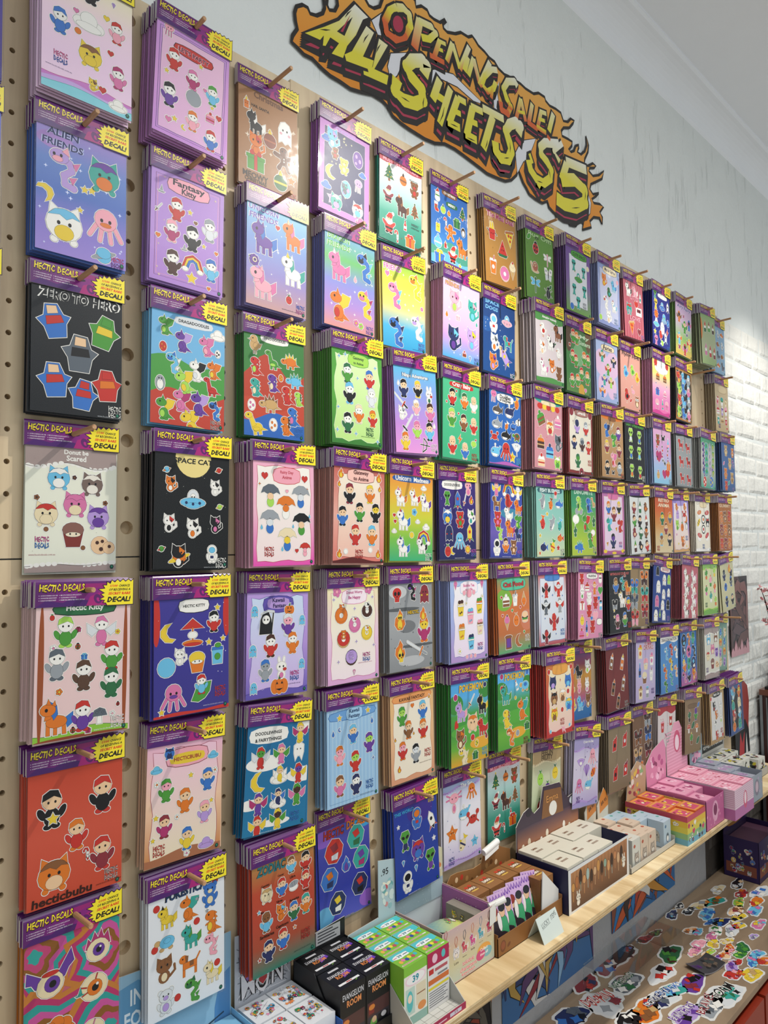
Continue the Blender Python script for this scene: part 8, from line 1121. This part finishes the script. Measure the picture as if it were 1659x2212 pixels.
diecut(2.136, -0.316, 0.070, 0.032, 'BCPC', 'sky blue sticker with a pink patch', 0.20)
diecut(2.112, -0.154, 0.075, 0.038, 'FPFW', 'pale pink long sticker, the larger of two', 0.00)
diecut(2.150, -0.188, 0.060, 0.036, 'YXDY', 'mustard yellow round sticker between pink ones', 0.15)
diecut(2.198, -0.213, 0.060, 0.030, 'DYXD', 'cream yellow sticker behind the mustard one', -0.25)
diecut(2.059, -0.162, 0.065, 0.030, 'FFSP', 'pale pink small sticker in front of the larger pink one', -0.05)
diecut(2.056, -0.198, 0.050, 0.025, 'SOXO', 'peach coloured small sticker', 0.20)
diecut(2.096, -0.200, 0.045, 0.022, 'IYDI', 'lime yellow small sticker', -0.05)
diecut(2.159, -0.236, 0.060, 0.030, 'OFRS', 'orange and white fish shaped sticker', 0.20)
diecut(2.113, -0.240, 0.060, 0.032, 'SROF', 'salmon oval sticker with brown spots', 0.05)
diecut(2.068, -0.231, 0.055, 0.025, 'LLVF', 'lavender narrow sticker beside the peach one', 0.10)
diecut(2.246, -0.160, 0.075, 0.036, 'WGEW', 'white sticker with a green figure', 0.20)
diecut(2.274, -0.201, 0.080, 0.036, 'ZALW', 'silver grey winged sticker', 0.25)
diecut(2.188, -0.119, 0.055, 0.028, 'CPWC', 'turquoise and pink frilly sticker', -0.15)
diecut(2.197, -0.165, 0.065, 0.030, 'PFWP', 'rose pink frilly sticker beside the silver winged one', 0.05)
diecut(2.179, -0.098, 0.060, 0.030, 'SOHW', 'tan and orange sticker near the wall', -0.20)
diecut(2.291, -0.267, 0.045, 0.022, 'LAVZ', 'small lilac dragon sticker alone on bare wood', -0.10)
diecut(2.309, -0.155, 0.085, 0.034, 'NBKY', 'navy and blue trio sticker', -0.25)
diecut(2.328, -0.206, 0.060, 0.034, 'YRBS', 'yellow and red sticker with white cap shape', -0.20)
diecut(2.386, -0.253, 0.085, 0.036, 'PYCF', 'pink and yellow sticker with blue spotted cap', 0.00)
diecut(2.019, -0.012, 0.070, 0.034, 'JKRK', 'dark red crouching sticker by the wall', -0.20)
diecut(2.080, -0.021, 0.060, 0.028, 'EKGK', 'dark green small sticker by the wall', -0.15)
diecut(1.921, 0.001, 0.050, 0.028, 'KRBJ', 'black red and blue small round sticker by the wall', 0.15)
diecut(2.443, -0.079, 0.110, 0.042, 'TEOH', 'green and brown long sticker far back on the table', -0.25)
diecut(2.501, -0.146, 0.085, 0.034, 'IYGX', 'yellow green dart shaped sticker far back', 0.20)
diecut(2.553, -0.191, 0.090, 0.036, 'OYRO', 'flame orange winged sticker far back', 0.05)
diecut(2.426, -0.163, 0.100, 0.042, 'SHWJ', 'tan and white curled sticker far back', 0.10)
diecut(2.480, -0.211, 0.085, 0.040, 'CPLB', 'blue and pink sleeping sticker far back', 0.05)
diecut(2.390, -0.184, 0.080, 0.034, 'YKXY', 'golden sticker with dark spots far back', -0.15)
diecut(2.383, -0.052, 0.100, 0.040, 'DYXA', 'pale mustard oval sticker by the far wall', -0.20)
diecut(2.329, -0.096, 0.100, 0.042, 'CBAB', 'powder blue card shaped sticker by the far wall', 0.15)
diecut(2.307, -0.040, 0.070, 0.030, 'KQKW', 'black sticker beside the powder blue one', 0.00)
diecut(2.321, -0.001, 0.050, 0.024, 'KWQK', 'small black and white sticker touching the wall', 0.10)
diecut(2.238, -0.009, 0.075, 0.034, 'NKCA', 'dark navy ragged sticker by the wall', 0.20)
diecut(2.575, -0.129, 0.080, 0.036, 'RJOW', 'bright red sticker in front of the purple box', 0.05)
diecut(2.550, -0.053, 0.085, 0.034, 'DZXW', 'pale cream spiky sticker farthest along the wall', 0.00)
diecut(2.651, -0.089, 0.110, 0.036, 'KZSW', 'white sticker with long black hair shape by the purple box', 0.15)
diecut(2.641, -0.176, 0.110, 0.046, 'ZBLW', 'white and blue robed sticker near the purple box', -0.10)
diecut(2.296, -0.131, 0.085, 0.022, 'BNCB', 'narrow blue fin shaped sticker', -0.30)
# clear acrylic riser over the dark stickers
root = link('acrylic_riser', None, None, (1.62, -.20, TZ)); tag(root, 'clear acrylic riser bridging the dark stickers by the wall', 'riser')
for nm, b in (('top_sheet', (0, .40, .06, .19, .075, .078)), ('side_sheet', (0, .003, .06, .19, 0, .075)), ('side_sheet', (.397, .40, .06, .19, 0, .075))): mb = MB(); mb.box(*b); link(nm, mb.mesh(nm, M_ACRYL), root)
# grey pouch on the table
root = link('sticker_pouch', None, None, (1.998, -.221, TZ), (0, 0, R(-12))); tag(root, 'grey sleeve of purple lettered stickers curling off the table', 'sticker pack')
mb = MB(); n = 12
for i in range(n):
    xa, xb = -.055 + .11 * i / n, -.055 + .11 * (i + 1) / n; za, zb = .004 + 3.2 * xa * xa, .004 + 3.2 * xb * xb
    mb.face([(xa,-.034,za),(xb,-.034,zb),(xb,.034,zb),(xa,.034,za)], lerp(lin('#4c4a50'), lin('#3a3a3c'), i / n)); mb.face([(xa,-.034,za-.003),(xa,.034,za-.003),(xb,.034,zb-.003),(xb,-.034,zb-.003)], lin('#8a888c')); mb.face([(xa,-.034,za-.003),(xb,-.034,zb-.003),(xb,-.034,zb),(xa,-.034,za)], lin('#8a888c'))
link('sleeve_body', mb.mesh('sleeve_body', M_STICK), root)
a = Art(lambda x, y, h: (x, y, .0045 + 3.2 * x * x + h)); a.text('STORM', -.035, .006, .036, '#5a2c7a', h=.02, jag=.08, off=.02); a.up(); speckle(a, -.01, -.03, .05, .03, 22, ['#2a2a2c', '#5c4c44', '#6a5c50', '#3c4444'], .004, .009); a.obj('sleeve_print', M_STICK, root)
# ------------------------------------------------------------------ far right of the shelf
def box_with_lid():
    t_ = tray('display_box', 'dark purple display box with raised lid on the farther table', 'display box', 2.70, 2.96, -.155, -.02, TZ, .16, .16, .16, '#2a1c48', '#2a1c3c')
    for sd in ('front', 'left'):
        fn = (lambda x, y, h: (x, -h, y)) if sd == 'front' else (lambda x, y, h: (-h, .135 - x, y))
        a = Art(fn); w_ = .26 if sd == 'front' else .135; a.rect(.01, .02, w_ - .01, .06, '#7a4434'); a.up(); speckle(a, .01, .02, w_ - .01, .13, 24, ['#b8363c', '#d8ccc0', '#c8a03c', '#4c8c5c', '#4c6ca8', '#c8c0c8', '#3a2a60'], .004, .010, ['fig', 'crit', 'patch'], .0005); a.obj(sd + '_print', M_PRINT, t_)
    m = MB(); m.box(.004, .256, .004, .131, .135, .14, colr('#5c3c50')); link('inner_lid', m.mesh('inner_lid', M_PRINT), t_)
    mb = MB(); mb.box(0, .26, 0, .003, 0, .17, colr('#2a1c48')); o = link('raised_lid', mb.mesh('raised_lid', M_PRINT), t_, (0, .132, .16), (R(8), 0, 0)); a = Art(lambda x, y, h: (x, -h, y)); a.ell(.13, .03, .10, .02, '#a8702c'); a.up(); speckle(a, .02, .03, .24, .16, 34, ['#b8363c', '#d8ccc0', '#c8a03c', '#4c8c5c', '#4c6ca8', '#7a4434'], .005, .011, ['fig', 'crit', 'patch'], .0005); a.obj('lid_print', M_PRINT, o)
box_with_lid()
for i, (x, an, c1) in enumerate(((2.78, .32, '#6a6a72'), (2.84, .36, '#4a3a6c'))):
    mb = MB(); mb.box(0, .02, -.06, .06, 0, .30, colr(c1)); o = link('boxed_print', mb.mesh('boxed_print', M_PRINT), None, (x + .05 + i * .02, -.28, TZ + .001), (0, -an * .3, 0)); tag(o, ['grey backed flat box', 'violet printed flat box'][i] + ' leaning in the dark corner under the shelf', 'box')
    a = Art(lambda u, v, h: (-h, .06 - u, v)); speckle(a, .01, .02, .11, .28, 14, ['#7a5c9c', '#b0a0c8', '#3a2c60', '#c8c0cc'] if i else ['#8a8a92', '#a0a0a8', '#5a5a62'], .01, .025); a.obj('box_print', M_PRINT, o)
poster('narrow dark poster of dripping brown and pink shapes on the white brick', 2.935, 3.150, 1.045, 1.394, '#2c201f', ['#4a3230', '#5c3e3a', '#6a4644', '#3a2826', '#544044', '#7a5450'], 26, 9, y=.0095)
m = MB()
for i in range(6): m.prism([(.0, 0), (.036, 0), (.036, .03 + .02 * (i % 2)), (.018, .05 + .012 * (i % 3)), (.0, .035)], -.0005, 0, colr('#c0909a'))
for i in range(6): pass
dm = MB()
for i in range(6):
    x = 2.935 + i * .0358; h_ = .03 + .022 * (i % 2); dm.prism([(x, 1.045), (x + .0355, 1.045), (x + .0355, 1.045 + h_ * .7), (x + .018, 1.045 + h_ * 1.3), (x, 1.045 + h_ * .7)], .0068, .0078, colr('#b98a92'))
pp = [o for o in bpy.data.objects if o.name.startswith('poster') and o.parent is None and abs(o.location.x - 2.935) < 1e-3][0]
dd = link('pink_drips', dm.mesh('pink_drips', M_PRINT), pp); dd.matrix_parent_inverse = Matrix.Translation(-Vector((2.935, .0095, 1.045)))
# red and black cut-out standing on the shelf end
root = link('standee', None, None, (2.96, -.005, SZ)); tag(root, 'red and black cut-out standee behind the last packs', 'standee')
mb = MB(); mb.prism([(-.06, -.0), (.11, 0), (.10, .12), (.115, .22), (.10, .29), (.06, .315), (-.02, .30), (-.06, .2)], -.004, 0, colr('#8c2f2a'), colr('#1a1a1c')); link('cutout_board', mb.mesh('cutout_board', M_PRINT), root)
a = Art(lambda x, y, h: (x, -.004 - h, y)); a.poly([(-.06, 0), (.11, 0), (.10, .10), (.06, .15), (0, .13), (-.06, .16)], '#17171a'); a.up(); a.poly([(-.02, .0), (.0, .10), (.02, .05), (.05, .1), (.04, 0)], '#b03034'); a.up(); a.poly([(.06, 0), (.07, .09), (.085, .0)], '#d8d4d0'); a.obj('cutout_print', M_PRINT, root)
# cabinet at the end of the wall
root = link('side_cabinet', None, None, (3.235, -.115, -.35)); tag(root, 'dark red brown cabinet with silver metal edges at the far right', 'cabinet'); CM = plain('dark_red_wood', '#3c1712', .35, var=.2, scale=12)
for nm, b, mt in (('carcass', (.008, .70, .006, .115, 0, 1.19), CM), ('cabinet_top', (0, .71, 0, .115, 1.19, 1.215), plain('cabinet_top_wood', '#6a3c2c', .3)), ('metal_edge', (.002, .010, .103, .115, 0, 1.19), M_METAL), ('metal_edge', (.004, .010, .082, .088, 0, 1.18), M_METAL), ('side_panel', (.004, .0075, .006, .080, .02, 1.17), M_DARK), ('door', (.06, .68, .001, .006, .05, 1.16), M_DARK)): mb = MB(); mb.box(*b); link(nm, mb.mesh(nm, mt), root)
mb = MB(); mb.box(0, .12, 0, .07, 0, .012); o = link('dark_tray', mb.mesh('dark_tray', M_DARK), None, (3.25, -.09, .8655)); tag(o, 'small dark flat tray on the cabinet top', 'tray')
# blossom branch
root = link('blossom_branch', None, None, (3.43, -.045, .8655)); tag(root, 'dark branch of pink blossoms in a small vase on the cabinet', 'plant')
mb = MB(); prev = None
for z, r_ in ((0, .035), (.02, .045), (.08, .05), (.14, .03), (.17, .022), (.18, .026)):
    if prev: mb.tube((0, 0, prev[0]), (0, 0, z), prev[1], r_, 18, caps=False)
    else: mb.tube((0, 0, -.0), (0, 0, .001), r_, r_, 18)
    prev = (z, r_)
link('vase', mb.mesh('vase', plain('vase_glaze', '#3c4448', .25)), root)
mb = MB(); stems = [((0,0,.16),(-.10,.0,.24),.006,.005), ((-.10,0,.24),(-.15,.0,.26),.005,.0042), ((-.06,0,.26),(-.115,-.01,.36),.0042,.0034), ((-.115,-.01,.36),(-.15,-.005,.43),.0034,.0022), ((-.115,-.01,.36),(-.13,-.03,.46),.003,.002), ((-.06,0,.26),(-.075,-.03,.40),.0036,.0026), ((-.075,-.03,.40),(-.09,-.03,.50),.0026,.0016), ((-.15,-.005,.43),(-.175,0,.47),.002,.0012), ((-.085,-.005,.31),(-.16,-.01,.315),.0026,.0014), ((0,0,.16),(.05,.01,.4),.005,.002)]
for q, (s0, s1, r0, r1) in enumerate(stems):
    k = 0 if q < 2 or q == len(stems) - 1 else -.09
    mb.tube((s0[0] + k, s0[1], s0[2]), (s1[0] + k, s1[1], s1[2]), r0, r1, 7)
link('twigs', mb.mesh('twigs', plain('dark_twig', '#2a1c18', .7)), root)
M_PET = plain('blossom_pink', '#c88a8c', .6, var=.2, scale=80)
pm = MB()
for k in range(5):
    t = k * 1.2566; c_, s2 = math.cos(t), math.sin(t); P_ = [(0, 0), (.4, -.28), (.85, -.25), (1, 0), (.85, .25), (.4, .28)]
    pm.face([((u * c_ - v * s2) * .011, (u * s2 + v * c_) * .011, .004 * u * u + .0005) for u, v in P_])
pm.tube((0, 0, 0), (0, 0, .004), .002, .0016, 7); PET = pm.mesh('blossom', M_PET)
rf = random.Random(8)
for bx, by, bz in ((-.15,-.005,.43),(-.175,0,.47),(-.13,-.03,.46),(-.115,-.01,.37),(-.09,-.03,.50),(-.16,-.01,.315),(-.075,-.03,.40),(-.14,-.01,.40),(-.105,-.02,.45),(-.08,-.02,.44),(.05,.01,.4),(-.12,-.01,.31),(-.085,-.03,.47),(-.16,-.005,.455)):
    for _ in range(3): link('blossom', PET, root, (bx + (-.09 if bx < 0 else 0) + rf.uniform(-.011, .011), by + rf.uniform(-.012, .012), bz + rf.uniform(-.011, .011)), (rf.uniform(-.9, 1.6), rf.uniform(-.9, .9), rf.uniform(0, 6)))
